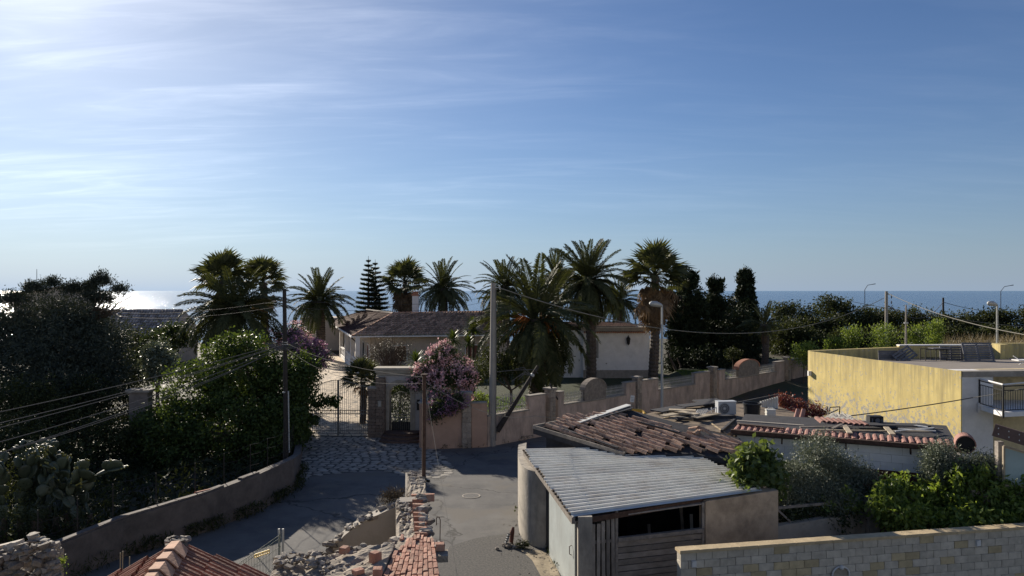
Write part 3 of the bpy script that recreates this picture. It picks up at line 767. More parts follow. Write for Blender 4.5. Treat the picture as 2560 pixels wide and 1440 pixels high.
for s, w, z0, z1, m_, nm in ((2.6, 1.1, 1.5, 2.9, m_shut, 'shutter'), (6.6, 1.2, 0.6, 2.9, m_dark, 'doorway'), (9.2, 1.1, 1.5, 2.9, m_shut, 'shutter'), (11.2, 0.9, 0.6, 2.9, m_dark, 'doorway')):
    opening(vi, W1 + dfront * s + nfront * 0.15, dfront, nfront, w, z0, z1, m_, nm, slats=m_ is m_shut)
for s, w, m_, nm in ((1.3, 1.2, m_shut, 'shutter'), (5.0, 1.5, m_dark, 'doorway'), (10.0, 1.5, m_shut, 'shutter'), (15.5, 1.5, m_dark, 'doorway')):
    opening(vi, W1 + dside * s + nside * 0.15, dside, nside, w, 0.6, 2.9, m_, nm, slats=m_ is m_shut)
# porch columns and white balustrade on the drive side
for s in (-0.3, 4.5, 10.5, 17.0):
    p = V(-14.1, 67.4) + dside * s; MB().box((p.x, p.y, (b0 + 3.85) / 2), (0.38, 0.38, 3.85 - b0), math.atan2(dside.y, dside.x)).build('porch_column', m_wht, vi)
for s0, s1 in ((0.0, 4.2), (4.8, 10.2), (10.8, 16.6)):
    A = V(-14.1, 67.4) + dside * s0; B = V(-14.1, 67.4) + dside * s1
    bl_ = MB().wall(A, B, b0 - 0.2, b0 + 0.45, 0.25).build('porch_wall', m_wht, vi)
    MB().wall(A, B, b0 + 1.15, b0 + 1.27, 0.22).build('handrail', m_wht, bl_)
    mb = MB(); k = int((B - A).length / 0.22)
    for i in range(k):
        p = lerp(A, B, (i + 0.5) / k); mb.lathe((p.x, p.y, b0 + 0.45), [(0.05, 0), (0.075, 0.2), (0.035, 0.5), (0.05, 0.7)], 6)
    mb.build('balusters', m_wht, bl_, kind='stuff')
MB().tube([C1 + V(-0.1, 0, -0.15), C1 + V(0.2, 0.3, -0.5), (-14.05, 67.15, 3.0), (-14.05, 67.15, b0)], 0.05, 6).build('downpipe', m_dark, vi)
ch = MB().box((*P(1039, 760, 76).xy, 6.4), (0.62, 0.6, 2.2)).build('chimney', m_wht, vi)
pc = P(1039, 760, 76)
MB().box((pc.x, pc.y, 7.54), (0.78, 0.74, 0.10)).box((pc.x, pc.y, 7.72), (0.5, 0.5, 0.3)).box((pc.x, pc.y, 7.9), (0.74, 0.7, 0.08)).build('chimney_cap', m_redcap, ch)

an = thing('annex', 'white flat roofed annex with tiled cornice, louvred shutter and wall lantern behind the tall palms', 'house', (8, 64, 0.4))
Y0 = 63.6; zb = gz(5, 63)
ax0, ax1 = (1403 - CX) / F * Y0, (1624 - CX) / F * Y0
am = (1458 - CX) / F * Y0
MB().box(((ax0 + am) / 2, Y0 + 3.4, (zb + 4.55) / 2), (am - ax0, 6, 4.55 - zb + 0.3)).box(((am + ax1) / 2, Y0 + 3, (zb + 4.55) / 2), (ax1 - am, 6, 4.55 - zb + 0.3)).build('wall', m_wht, an)
MB().box(((am + ax1) / 2 + 0.1, Y0 + 3, 4.72), (ax1 - am + 0.5, 6.5, 0.34)).build('cornice', m_cap, an)
mb = MB()
for i in range(34): mb.tube([(am + 0.1 + i * 0.155, Y0 - 0.1, 4.47), (am + 0.1 + i * 0.155, Y0 - 0.34, 4.43)], 0.07, 6)
mb.build('cornice_tiles', m_redcap, an, kind='stuff')
MB().box(((am + ax1) / 2, Y0 - 0.03, zb + 0.35), (ax1 - am, 0.06, 0.75)).build('plinth', m_cap, an)
dX, nY = V(1, 0), V(0, -1)
opening(an, ((1490 - CX) / F * Y0, Y0), dX, nY, 0.42, 2.2, 3.75, m_grey, 'shutter')
opening(an, ((1490 - CX) / F * Y0, Y0), dX, nY, 0.44, zb + 0.75, 2.12, m_wht, 'door', slats=False)
lx = (1570 - CX) / F * Y0
MB().lathe((lx, Y0 - 0.22, 3.35), [(0.03, 0), (0.12, 0.12), (0.17, 0.5), (0.2, 0.52), (0.05, 0.75), (0.02, 0.85)], 6).bar((lx, Y0, 3.95), (lx, Y0 - 0.24, 4.1), 0.04, 0.04).bar((lx, Y0 - 0.02, 3.4), (lx, Y0 - 0.02, 4.1), 0.06, 0.04).build('wall_lantern', m_blk, an)
MB().box(((1516 - CX) / F * Y0, Y0 - 0.02, 1.75), (0.12, 0.04, 0.1)).build('socket_box', m_grey, an)
# rooftop tile pitch behind the annex cornice
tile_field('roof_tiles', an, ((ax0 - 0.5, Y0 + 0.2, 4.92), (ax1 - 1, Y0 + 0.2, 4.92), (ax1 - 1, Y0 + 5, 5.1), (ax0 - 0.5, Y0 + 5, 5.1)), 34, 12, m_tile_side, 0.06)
MB().prism([(ax0, Y0 + 0.3), (ax1 - 1.1, Y0 + 0.3), (ax1 - 1.1, Y0 + 6), (ax0, Y0 + 6)], 4.6, [4.88, 4.88, 5.06, 5.06]).build('roof', m_under, an)

lh = thing('tiled_house', 'low house with grey brown tiled roof between dark tree and palms at left', 'house', (-38, 78, 0.4))
e1, e2, r2, r1 = V(-45, 74.3, 3.3), V(-34.6, 74.3, 3.3), V(-34.9, 78.4, 5.95), V(-46, 78.4, 5.95)
lr = MB().quad(e1, e2, r2, r1).quad(r1, r2, V(-34.9, 83, 3.3), V(-45, 83, 3.3)).build('roof', m_under, lh)
tile_field('roof_tiles', lr, (e1, e2, r2, r1), 36, 10, m_tile_dk, 0.13, jitter=0.03)
ridge_caps(lr, r1, r2, m_tile_dk)
MB().prism([(-44.6, 75), (-35.1, 75), (-35.1, 82.6), (-44.6, 82.6)], 0, [3.55, 3.55, 3.5, 3.5]).build('wall', m_beige, lh)
MB().add([(-35.0, 75, 3.4), (-35.0, 82.8, 3.3), (-34.9, 78.4, 5.85), (-34.6, 75, 3.4), (-34.6, 82.8, 3.3), (-34.6, 78.4, 5.85)], [(0, 1, 2), (5, 4, 3), (0, 3, 4, 1), (1, 4, 5, 2), (2, 5, 3, 0)]).build('gable', m_beige, lh)
sh = thing('gabled_house', 'small pale gabled building with a mast behind the dark tree at the far left', 'house', (-61, 96, 0))
MB().prism([(-64, 95), (-58, 95), (-58, 103), (-64, 103)], 0, [7.4, 8.35, 8.35, 7.4]).build('wall', m_beige, sh)
MB().prism([(-64.6, 94.6), (-58.2, 94.6), (-58.2, 103.4), (-64.6, 103.4)], [7.45, 8.45, 8.45, 7.45], [7.6, 8.6, 8.6, 7.6]).build('roof', m_tile_dk, sh)
MB().tube([(-61.2, 95.3, 8), (-61.2, 95.3, 10.8)], [0.05, 0.03], 5).build('mast', m_blk, sh)
# low outbuilding with grey roof behind the villa drive
ob = thing('outbuilding', 'grey outbuilding with a dark lamp post beside the drive, behind the single palm', 'house', (-23, 93, 0))
MB().box((-23.9, 96, 2.2), (5.2, 5, 4.4)).build('wall', m_beige, ob)
MB().box((-23.9, 96, 4.5), (5.6, 5.4, 0.2)).build('roof', m_tile_dk, ob)

# ================================================================== YELLOW BUILDING
m_yel = M('yellow_plaster', (0.73, 0.585, 0.235), var=0.10, scale=1.6, bump=0.2, stain=(0.42, 0.33, 0.15), stain_scale=2.2, stain_lo=0.46, stain_hi=0.90, streaks=True)
# peeling patches low on the plaster, with fine cracks
n, l = m_yel.node_tree.nodes, m_yel.node_tree.links
bs = [x for x in n if x.type == 'BSDF_PRINCIPLED'][0]; old = bs.inputs['Base Color'].links[0].from_socket
t = n.new('ShaderNodeTexCoord'); se = n.new('ShaderNodeSeparateXYZ'); l.new(t.outputs['Object'], se.inputs[0])
p1 = n.new('ShaderNodeTexNoise'); p1.inputs['Scale'].default_value = 5.5; p1.inputs['Detail'].default_value = 9; p1.inputs['Roughness'].default_value = 0.75; l.new(t.outputs['Object'], p1.inputs['Vector'])
mr = n.new('ShaderNodeMapRange'); mr.inputs[1].default_value = 3.4; mr.inputs[2].default_value = 1.2; mr.inputs[3].default_value = 0.0; mr.inputs[4].default_value = 0.16; l.new(se.outputs[2], mr.inputs[0])
ad = n.new('ShaderNodeMath'); ad.operation = 'ADD'; l.new(p1.outputs['Fac'], ad.inputs[0]); l.new(mr.outputs[0], ad.inputs[1])
pr = n.new('ShaderNodeMapRange'); pr.inputs[1].default_value = 0.585; pr.inputs[2].default_value = 0.62; l.new(ad.outputs[0], pr.inputs[0])
ms = n.new('ShaderNodeMapping'); ms.inputs['Scale'].default_value = (3.2, 3.2, 0.16); l.new(t.outputs['Object'], ms.inputs[0])
ns = n.new('ShaderNodeTexNoise'); ns.inputs['Scale'].default_value = 1.6; ns.inputs['Detail'].default_value = 6; ns.inputs['Roughness'].default_value = 0.7; l.new(ms.outputs[0], ns.inputs['Vector'])
mt = n.new('ShaderNodeMapRange'); mt.inputs[1].default_value = 2.6; mt.inputs[2].default_value = 4.7; mt.inputs[3].default_value = -0.10; mt.inputs[4].default_value = 0.13; l.new(se.outputs[2], mt.inputs[0])
at_ = n.new('ShaderNodeMath'); at_.operation = 'ADD'; l.new(ns.outputs['Fac'], at_.inputs[0]); l.new(mt.outputs[0], at_.inputs[1])
st_ = n.new('ShaderNodeMapRange'); st_.inputs[1].default_value = 0.50; st_.inputs[2].default_value = 0.78; st_.inputs[4].default_value = 0.75; l.new(at_.outputs[0], st_.inputs[0])
old2 = mixrgb(n, l, st_.outputs[0], old, (0.27, 0.225, 0.13))
l.new(mixrgb(n, l, pr.outputs[0], old2, (0.40, 0.38, 0.34)), bs.inputs['Base Color'])
m_gry = M('grey_render', (0.78, 0.76, 0.73), var=0.1, scale=1.2, bump=0.15, stain=(0.58, 0.56, 0.53), stain_scale=0.7, stain_lo=0.45, stain_hi=0.75)
m_ter = M('terrace_screed', (0.25, 0.22, 0.19), var=0.15, scale=1.5, bump=0.2, stain=(0.16, 0.145, 0.13), stain_scale=0.6)
m_rail = M('rail_iron', (0.02, 0.02, 0.02), rough=0.5, var=0.1, bump=0)
m_wood = M('weathered_wood', (0.27, 0.235, 0.20), var=0.35, scale=6, bump=0.5, bscale=20, rnd=0.25)
m_pal = M('pallet_wood', (0.14, 0.14, 0.15), var=0.3, scale=5, bump=0.3, rnd=0.2)
N_, Fc = V(18.2, 30.0), V(16.1, 40.0)
zt_ = lambda y: lerp(4.70, 4.30, min(1, max(0, (y - 30) / 10)))
du_l = (Fc - N_).normalized()
Rc = V(30, 31.4)
yb = thing('yellow_house', 'flat roofed yellow plastered house with terrace and corner balcony at the right edge', 'house', (20, 33, 0))
zN, zF, zfl = 4.74, 4.735, 4.70
Rb = V(28.5, 41.5)
MB().prism([Fc, N_, N_ + V(0.05, 0.008), Fc + V(0.05, 0.008)], -0.5, [zF, zN, zN, zF]).build('side_wall', m_yel, yb)
MB().prism([N_ + V(0.052, 0.012), N_ + V(1.42, 0.17), N_ + V(1.42, 1.5), N_ + V(-0.25, 1.5)], -0.5, zfl - 0.035).build('end_wall', m_gry, yb)
MB().prism([N_ + V(1.42, 1.4), V(30, 32.8), V(30, 33.1), N_ + V(1.42, 1.7)], -0.5, zfl - 0.05).build('balcony_wall', M('ochre_render', (0.66, 0.54, 0.32), var=0.12, stain=(0.3, 0.25, 0.16)), yb)
MB().prism([N_ + V(0.055, 0.06), V(30, 31.2), V(30, 42), Fc + V(0.055, 0.02)], [4.67, 4.65, 4.2, 4.25], [4.70, 4.68, 4.26, 4.30]).build('terrace_floor', m_ter, yb)
MB().prism([N_ + V(0.056, -0.03), V(30, 31.10), V(30, 31.3), N_ + V(0.056, 0.2)], zfl - 0.2, zfl + 0.03).build('roof_edge', m_cap, yb)
pA, pB, pC = Fc, P(2248, 869, 40.3).xy, P(2480, 864, 40.6).xy
MB().prism([pA, V(*pB), V(*pB) + V(0, 0.25), pA + V(0, 0.25)], 0, [zF + 0.02, 4.93, 4.93, zF + 0.02]).prism([V(*pB), V(*pC), V(*pC) + V(0, 0.25), V(*pB) + V(0, 0.25)], 0, 5.0).build('parapet', m_yel, yb)
MB().prism([V(*pB) + V(0, -0.05), V(*pC) + V(0, -0.05), V(*pC) + V(0, 0.3), V(*pB) + V(0, 0.3)], 5.0, 5.06).build('parapet_cap', m_wht, yb)
MB().prism([V(*pC) + V(-0.2, 0), V(*pC) + V(0.25, 0), V(*pC) + V(0.25, -1.0), V(*pC) + V(-0.2, -1.0)], 4.1, 5.12).build('parapet_pier', m_yel, yb)
MB().prism([V(*pC) + V(0.27, 0.2), V(34, 41.5), V(34, 41.8), V(*pC) + V(0.27, 0.45)], 0, 5.1).build('rear_wall', m_yel, yb)
# balcony
bal = [P(2448, 1010, 30.1).xy, P(2508, 1024, 28.3).xy, P(2640, 1018, 28.9).xy, (24, 31.6), (19.6, 31.6)]
zs = 3.35
bs_ = MB().prism(bal, zs - 0.18, zs).build('balcony_slab', m_wht, yb)
ra, rb, rc = V(*bal[0]), V(*bal[1]), V(*bal[2])
for A, B in ((ra, rb), (rb, rc)):
    g = MB().bar((*A, zs + 1.0), (*B, zs + 1.0), 0.04, 0.04).bar((*A, zs + 0.84), (*B, zs + 0.84), 0.03, 0.03).bar((*A, zs + 0.08), (*B, zs + 0.08), 0.03, 0.03)
    rl = g.build('balcony_rail', m_rail, yb)
    k = int((B - A).length / 0.115)
    bmx = MB().tube([(0, 0, 0), (0, 0, 0.76)], 0.011, 4).mesh('bar', m_rail)
    for i in range(1, k): p = lerp(A, B, i / k); piece('bar', bmx, rl, (p.x, p.y, zs + 0.08))
for p in (ra, rb, rc): MB().bar((*p, zs - 0.22), (*p, zs + 1.05), 0.055, 0.055).build('balcony_post', m_rail, yb)
MB().tube([(*ra, zs + 1.08), (*rb, zs + 1.06)], 0.035, 5).tube([(*rb, zs + 1.06), (*lerp(rb, rc, 0.5), zs + 1.12), (*rc, zs + 1.13)], 0.035, 5).build('cloth_line_pole', m_wht, yb)
MB().box((19.05, 30.02, 3.25), (0.3, 0.05, 0.4)).build('meter_box', m_gry, yb)
MB().box((*(Fc + V(-0.06, -0.10)), 3.55), (0.16, 0.16, 0.26)).build('junction_box', m_wht, yb)
# pallets and racks on the terrace
def pallet(c, rot, w, h, n_, label, thick=0.10):
    t_ = thing('pallet', label, 'pallet', c, 'pallets stacked on the yellow house terrace')
    q = rot
    sl_ = brick_mesh('slat', m_pal, w, 0.095, 0.022, 5, 0.003); bx_ = brick_mesh('bearer', m_pal, 0.09, h, thick - 0.03, 6, 0.003)
    for i in range(n_): piece('slat', sl_, t_, Vector(c) + q @ V(0, (i + 0.5) * h / n_ , thick / 2), q)
    for s in (-0.45, 0, 0.45): piece('bearer', bx_, t_, Vector(c) + q @ V(s * w, h / 2, 0), q)
    return t_
z0 = 4.36
lean = lambda a, b_: Matrix.Rotation(b_, 3, 'Z') @ Matrix.Rotation(R(a), 3, 'X')
pallet(V(*P(2230, 900, 38.9).xy, z0), lean(85, 0.05), 1.5, 0.5, 5, 'dark pallet standing upright at the left end of the terrace parapet')
pallet(V(*P(2275, 905, 38.4).xy, z0), Matrix.Rotation(-0.5, 3, 'Y') @ lean(60, 0.2), 1.1, 0.75, 5, 'slatted pallet leaning askew beside the upright one on the terrace')
pallet(V(*P(2378, 905, 38.6).xy, z0), lean(87, 0.0), 1.2, 0.75, 6, 'dark pallet standing behind the metal rack on the terrace')
pallet(V(*P(2450, 906, 37.6).xy, z0), lean(68, -0.05), 1.5, 1.05, 9, 'tall pallet leaning back against the terrace parapet at the right')
tr = thing('storage_rack', 'dark open metal rack on the yellow house terrace', 'rack', (*P(2338, 905, 38.3).xy, z0))
g = MB(); cx0, cy0 = tr.location.x, tr.location.y
for dx in (-0.5, 0.05, 0.6):
    for dy in (0, 0.5): g.bar((cx0 + dx, cy0 + dy, z0), (cx0 + dx, cy0 + dy, z0 + 0.62), 0.035, 0.035)
for zz in (0.15, 0.6): g.bar((cx0 - 0.5, cy0, z0 + zz), (cx0 + 0.6, cy0, z0 + zz), 0.03, 0.03); g.bar((cx0 - 0.5, cy0 + 0.5, z0 + zz), (cx0 + 0.6, cy0 + 0.5, z0 + zz), 0.03, 0.03)
g.build('frame', m_rail, tr)
MB().box((cx0 + 0.35, cy0 + 0.25, z0 + 0.65), (0.9, 0.5, 0.03)).build('top_board', m_pal, tr)
tb = thing('folding_chair', 'white folded chair lying at the right end of the terrace', 'chair', (*P(2556, 905, 35).xy, 4.54))
MB().box((tb.location.x, tb.location.y, 4.72), (0.7, 0.5, 0.05)).build('seat', m_wht, tb)
MB().bar((tb.location.x - 0.3, tb.location.y - 0.2, 4.52), (tb.location.x + 0.3, tb.location.y - 0.2, 4.9), 0.03, 0.03).bar((tb.location.x + 0.3, tb.location.y + 0.2, 4.52), (tb.location.x - 0.3, tb.location.y + 0.2, 4.9), 0.03, 0.03).build('legs', m_wht, tb)

# ================================================================== VEGETATION
m_bark = M('bark', (0.10, 0.075, 0.055), var=0.35, scale=6, bump=0.8, bscale=12, dist=0.05)
m_ptrunk = M('palm_trunk', (0.10, 0.08, 0.065), var=0.4, scale=5, bump=1.0, bscale=9, dist=0.08)
m_frond = LEAF('palm_frond', (0.050, 0.060, 0.027), (0.105, 0.112, 0.055), 0.18, 0.6, 0.1, (1.4, 1.4, 0.6))
m_fan = LEAF('fan_palm_leaf', (0.048, 0.058, 0.026), (0.115, 0.12, 0.062), 0.2, 0.6, 0.12, (1.4, 1.4, 0.6))
m_dead = LEAF('dead_frond', (0.13, 0.085, 0.05), (0.22, 0.155, 0.095), 0.15, 0.7, 0.1, (1.2, 1.0, 0.7))
m_date = M('date_stalk', (0.35, 0.13, 0.03), var=0.3, scale=8, bump=0, island=0.3)
def frond_mesh(name, mat, bend, seed, nl=62, ll=0.145, lw=0.015, droop=0.5, dead=False):
    """unit length feather leaf along +X, curving down by bend radians"""
    rng = random.Random(seed); vs, fs = [], []
    K = 9; pts = []; a = 0.0; p = Vector((0, 0, 0)); pts.append(p.copy())
    for i in range(K):
        t = (i + 1) / K; a = -bend * t ** 1.4
        p = p + Vector((math.cos(a), 0, math.sin(a))) / K; pts.append(p.copy())
    mb = MB(); mb.tube(pts, [0.014 * (1 - i / (K + 1.5)) + 0.001 for i in range(K + 1)], 3, False)
    def at(t):
        x = t * K; i = min(K - 1, int(x)); return lerp(pts[i], pts[i + 1], x - i), (pts[i + 1] - pts[i]).normalized()
    for i in range(nl):
        t = 0.10 + 0.9 * i / (nl - 1)
        c, d = at(t); n_ = Vector((0, 1, 0)).cross(d) * -1
        L = ll * (0.35 + 0.65 * math.sin(PI * min(1, 0.15 + t * 0.85)) ** 0.6) * rng.uniform(0.85, 1.1)
        for s in (-1, 1):
            w = (Vector((0, s, 0)) * rng.uniform(0.75, 1.0) + d * rng.uniform(0.5, 0.8) + n_ * rng.uniform(0.05, 0.35)).normalized()
            tip = c + w * L - Vector((0, 0, droop * L * rng.uniform(0.3, 1.1)))
            mid = c + w * L * 0.5 - Vector((0, 0, droop * L * 0.12))
            e = d * lw
            mb.add([c, mid + e, tip, mid - e], [(0, 1, 2, 3)])
    return mb.mesh(name, mat)
def fan_mesh(name, mat, seed, pet=0.55, n_=20, rad=0.5, hang=0.25, spread=2.3):
    """unit fan leaf: petiole along +X, then a pleated fan with drooping tips"""
    rng = random.Random(seed); mb = MB()
    mb.tube([(0, 0, 0), (pet * 0.5, 0, 0.01), (pet, 0, -0.03)], [0.014, 0.011, 0.009], 3, False)
    c = Vector((pet, 0, -0.03))
    for i in range(n_):
        a = -spread + 2 * spread * (i + 0.5) / n_
        L = rad * (0.75 + 0.25 * math.cos(a)) * rng.uniform(0.85, 1.08); da = spread / n_ * 1.05
        dr = lambda b: Vector((math.cos(b), math.sin(b), 0.10 * math.cos(4 * b)))
        m1, m2 = c + dr(a - da) * L * 0.55, c + dr(a + da) * L * 0.55
        tip = c + dr(a) * L - Vector((0, 0, L * hang * rng.uniform(0.4, 1.5)))
        mb.add([c, m1, tip, m2], [(0, 1, 2, 3)])
    return mb.mesh(name, mat)
FR = {k: [frond_mesh('frond', m_frond, b_, 10 + i + 10 * j, droop=dd) for i in range(2)] for j, (k, b_, dd) in enumerate((('up', 0.45, 0.15), ('mid', 0.95, 0.3), ('low', 1.25, 0.5), ('hang', 0.9, 0.6)))}
FRD = [frond_mesh('dead_frond', m_dead, 0.7, 71 + i, 30, 0.13, 0.010, 0.7) for i in range(2)]
FAN = [fan_mesh('fan_leaf', m_fan, 20 + i) for i in range(4)]
FAND = [fan_mesh('dead_leaf', m_dead, 40 + i, 0.5, 16, 0.48, 0.8, 1.6) for i in range(3)]
def place_leaf(name, me, parent, p, az, el, L, roll=0.0):
    q = Matrix.Rotation(az, 3, 'Z') @ Matrix.Rotation(-el, 3, 'Y') @ Matrix.Rotation(roll, 3, 'X')
    piece(name, me, parent, p, q, (L, L, L))
def trunk_mesh(parent, base, top, r0, r1, mat=None, rings=26):
    mb = MB(); base, top = Vector(base), Vector(top)
    pts, rs = [], []
    for i in range(rings * 2 + 1):
        t = i / (rings * 2); pts.append(lerp(base, top, t) + V(0.12 * math.sin(t * 3), 0, 0)); rs.append(lerp(r0, r1, t) * (1.06 if i % 2 else 0.94))
    mb.tube(pts, rs, 10); return mb.build('trunk', mat or m_ptrunk, parent)
def date_palm(px, py, Y, rpx, label, base_z=None, base_px=None, nf=58, r0=0.38, skirt=0.0, dates=0, seed=1, low=-0.75, squash=1.0, top_el=1.45):
    """feather palm whose crown centre shows at (px,py) and spreads rpx photo pixels"""
    rng = random.Random(seed); top = P(px, py, Y); L = rpx / F * Y * 1.18
    bx = top.x if base_px is None else (base_px - CX) / F * Y
    bz = gz(bx, Y) if base_z is None else base_z
    t = thing('date_palm', label, 'palm tree', (bx, Y, bz), 'palms in the villa garden')
    trunk_mesh(t, (bx, Y, bz - 0.2), top - V(0, 0, 0.1), r0, r0 * 0.9)
    MB().lathe(top - V(0, 0, L * 0.30), [(r0 * 0.9, 0), (r0 * 1.5, L * 0.10), (r0 * 1.55, L * 0.2), (r0 * 0.8, L * 0.32)], 10).build('crown_boss', m_ptrunk, t)
    for i in range(nf):
        f_ = (i + 0.5) / nf; az = i * 2.39996 + rng.uniform(-0.2, 0.2)
        el = lerp(top_el, low, f_ ** 0.85) + rng.uniform(-0.12, 0.12)
        k = 'up' if el > 0.9 else 'mid' if el > 0.25 else 'low' if el > -0.3 else 'hang'
        p = top + V(math.cos(az), math.sin(az), 0) * r0 * 0.7 * math.cos(el) + V(0, 0, 0.12 * (el - 0.3))
        place_leaf('frond', rng.choice(FR[k]), t, p, az, el, L * rng.uniform(0.88, 1.08) * (squash if el < 0 else 1), rng.uniform(-0.5, 0.5))
    for i in range(int(skirt)):
        az = i * 2.4 + rng.uniform(-0.3, 0.3); place_leaf('dead_frond', rng.choice(FRD), t, top - V(0, 0, rng.uniform(0.1, 0.5)), az, rng.uniform(-1.45, -0.9), L * rng.uniform(0.6, 0.85))
    if dates:
        mb = MB()
        for i in range(dates):
            az = -PI / 2 + rng.uniform(-1.3, 1.3); 
            for j in range(26):
                a2 = az + rng.gauss(0, 0.28); e2 = rng.gauss(-0.15, 0.3); l2 = L * rng.uniform(0.22, 0.42)
                a_ = top + V(math.cos(az), math.sin(az), 0) * r0; b_ = a_ + V(math.cos(a2) * math.cos(e2), math.sin(a2) * math.cos(e2), math.sin(e2)) * l2
                mb.tube([a_, lerp(a_, b_, 0.6) + V(0, 0, 0.05), b_ - V(0, 0, l2 * 0.25)], [0.02, 0.03, 0.02], 3, False)
        mb.build('date_stalks', m_date, t)
    return t
def fan_palm(px, py, Y, rpx, label, skirt_px=60, nf=46, nd=60, r0=0.36, base_px=None, seed=1, group='palms in the villa garden', bz=None):
    rng = random.Random(seed); top = P(px, py, Y); L = rpx / F * Y * 1.3; SK = skirt_px / F * Y
    bx = top.x if base_px is None else (base_px - CX) / F * Y
    bz = gz(bx, Y) if bz is None else bz
    t = thing('fan_palm', label, 'palm tree', (bx, Y, bz), group)
    trunk_mesh(t, (bx, Y, bz - 0.2), top, r0, r0 * 0.75, rings=30)
    for i in range(nf):
        f_ = (i + 0.5) / nf; az = i * 2.39996 + rng.uniform(-0.25, 0.25); el = lerp(1.45, -0.35, f_ ** 0.9) + rng.uniform(-0.15, 0.15)
        place_leaf('fan_leaf', rng.choice(FAN), t, top + V(0, 0, 0.1 * el), az, el, L * rng.uniform(0.85, 1.05), rng.uniform(-0.6, 0.6))
    for i in range(nd):
        az = i * 2.39996 + rng.uniform(-0.3, 0.3); h = rng.uniform(0, 1) ** 0.8
        place_leaf('dead_leaf', rng.choice(FAND), t, top - V(0, 0, 0.15 + h * SK * 0.62), az, rng.uniform(-1.35, -0.85) + 0.35 * (1 - h), L * rng.uniform(0.65, 1.0), rng.uniform(-0.5, 0.5))
    return t
date_palm(585, 775, 51, 116, 'huge bushy date palm rising over the dark bush left of the dark wooden pole', seed=1, nf=66, top_el=1.15, r0=0.55, skirt=14, low=-0.6)
fan_palm(658, 706, 56, 52, 'fan palm just behind and right of the huge bushy date palm at the left', 40, seed=2, nd=24)
fan_palm(556, 700, 54, 60, 'fan palm top rising out of the back of the huge bushy date palm', 40, seed=3, nd=20)
date_palm(798, 752, 82, 72, 'single rounded date palm standing beside the drive, right of the dark wooden pole', base_px=800, seed=4, r0=0.55, nf=64)
fan_palm(1012, 706, 95, 50, 'fan palm with thick brown skirt right behind the villa chimney', 62, seed=5, r0=0.38, nd=44)
date_palm(1108, 722, 88, 66, 'date palm with even round crown just right of the villa chimney', seed=6, nf=64, r0=0.5)
date_palm(1262, 716, 70, 72, 'date palm whose crown shows directly behind the top of the tall concrete pole', seed=7, nf=54)
date_palm(1388, 690, 78, 60, 'small date palm crown showing between the concrete pole palm and the tallest palm', seed=8, nf=44)
date_palm(1340, 800, 53, 142, 'broad low date palm with orange fruit stalks in front of the white annex', seed=9, nf=80, r0=0.6, dates=3, skirt=26, low=-1.1)
date_palm(1470, 700, 60, 96, 'tallest date palm, its leaning trunk crossing the left end of the white annex', base_px=1478, seed=10, nf=92, r0=0.42, skirt=12, low=-1.15)
fan_palm(1637, 690, 60, 72, 'tall fan palm with long skirt of dead leaves beside the street lamp', 92, base_px=1631, seed=11, r0=0.42, nd=95)
date_palm(1548, 752, 80, 62, 'dark date palm filling the gap between the tallest date palm and the tall fan palm', seed=15, nf=46)
date_palm(1912, 812, 66, 52, 'short palm with pale trunk standing just behind the boundary wall at the right', base_px=1910, seed=12, nf=34, r0=0.32, skirt=12, squash=0.6)
fan_palm(1706, 738, 71.5, 42, 'withered fan palm with hanging brown leaves beside the dark cypresses', 50, seed=13, nf=10, nd=46)
fan_palm(905, 948, 44.5, 44, 'young fan palm with green leaves leaning over the stone gate pier', 8, seed=14, nf=44, nd=4, r0=0.2, group=None)

# twin monkey-tail pines (tiered conifers)
m_pine = LEAF('tiered_pine_needle', (0.022, 0.038, 0.018), (0.045, 0.062, 0.03), 0.1)
def tier_pine(px, pytop, Y, w_px, pybase, label, seed):
    rng = random.Random(seed); nr = np.random.default_rng(seed); top = P(px, pytop, Y); x = top.x; zb_ = gz(x, Y); H = top.z - zb_
    t = thing('tiered_pine', label, 'tree', (x, Y, zb_), 'twin tiered pines behind the villa')
    MB().tube([(x, Y, zb_ - 0.2), (x, Y, zb_ + H * 0.6), (x, Y, top.z)], [0.28, 0.14, 0.02], 8).build('trunk', m_bark, t)
    cs, ds, br = [], [], MB()
    tiers = 15
    for k in range(tiers):
        f_ = k / (tiers - 1); z = lerp(top.z - H * 0.06, zb_ + H * 0.22, f_); L = w_px / F * Y * (0.10 + 0.95 * f_ ** 0.75)
        for i in range(9):
            az = i * 2 * PI / 9 + k * 0.4 + rng.uniform(-0.15, 0.15); d = V(math.cos(az), math.sin(az), 0); e = V(x, Y, z) + d * L * rng.uniform(0.85, 1.05) + V(0, 0, L * 0.16)
            br.tube([(x, Y, z), lerp(V(x, Y, z), e, 0.6) - V(0, 0, L * 0.04), e], [0.05, 0.035, 0.015], 3, False)
            m_ = int(40 + 90 * f_)
            s = nr.uniform(0.25, 1.0, m_)[:, None]
            side = nr.normal(size=(m_, 1)) * 0.12 * L
            c = np.array((x, Y, z)) * (1 - s) + np.array(e) * s + side * np.array((-d.y, d.x, 0)) + np.array((0, 0, 1.0)) * (nr.uniform(-0.05, 0.22, (m_, 1)) * min(1.2, 0.4 + 0.3 * L) - 0.1 * L * (1 - s) * s)
            cs.append(c); ds.append(np.tile(np.array(d + V(0, 0, 0.5)), (m_, 1)))
    br.build('branches', m_bark, t)
    c = np.concatenate(cs); d = unit(np.concatenate(ds) + nr.normal(size=c.shape) * 0.35)
    v, f = leaves(c, d, np.full(len(c), 0.42), np.full(len(c), 0.07), nr)
    link('crown', npmesh('crown', v - np.array(t.location), f, m_pine), t)
tier_pine(921, 640, 96, 40, 790, 'taller left pine of the tiered pair behind the villa roof', 5)
tier_pine(938, 648, 98, 44, 790, 'slightly shorter right pine of the tiered pair behind the villa roof', 6)

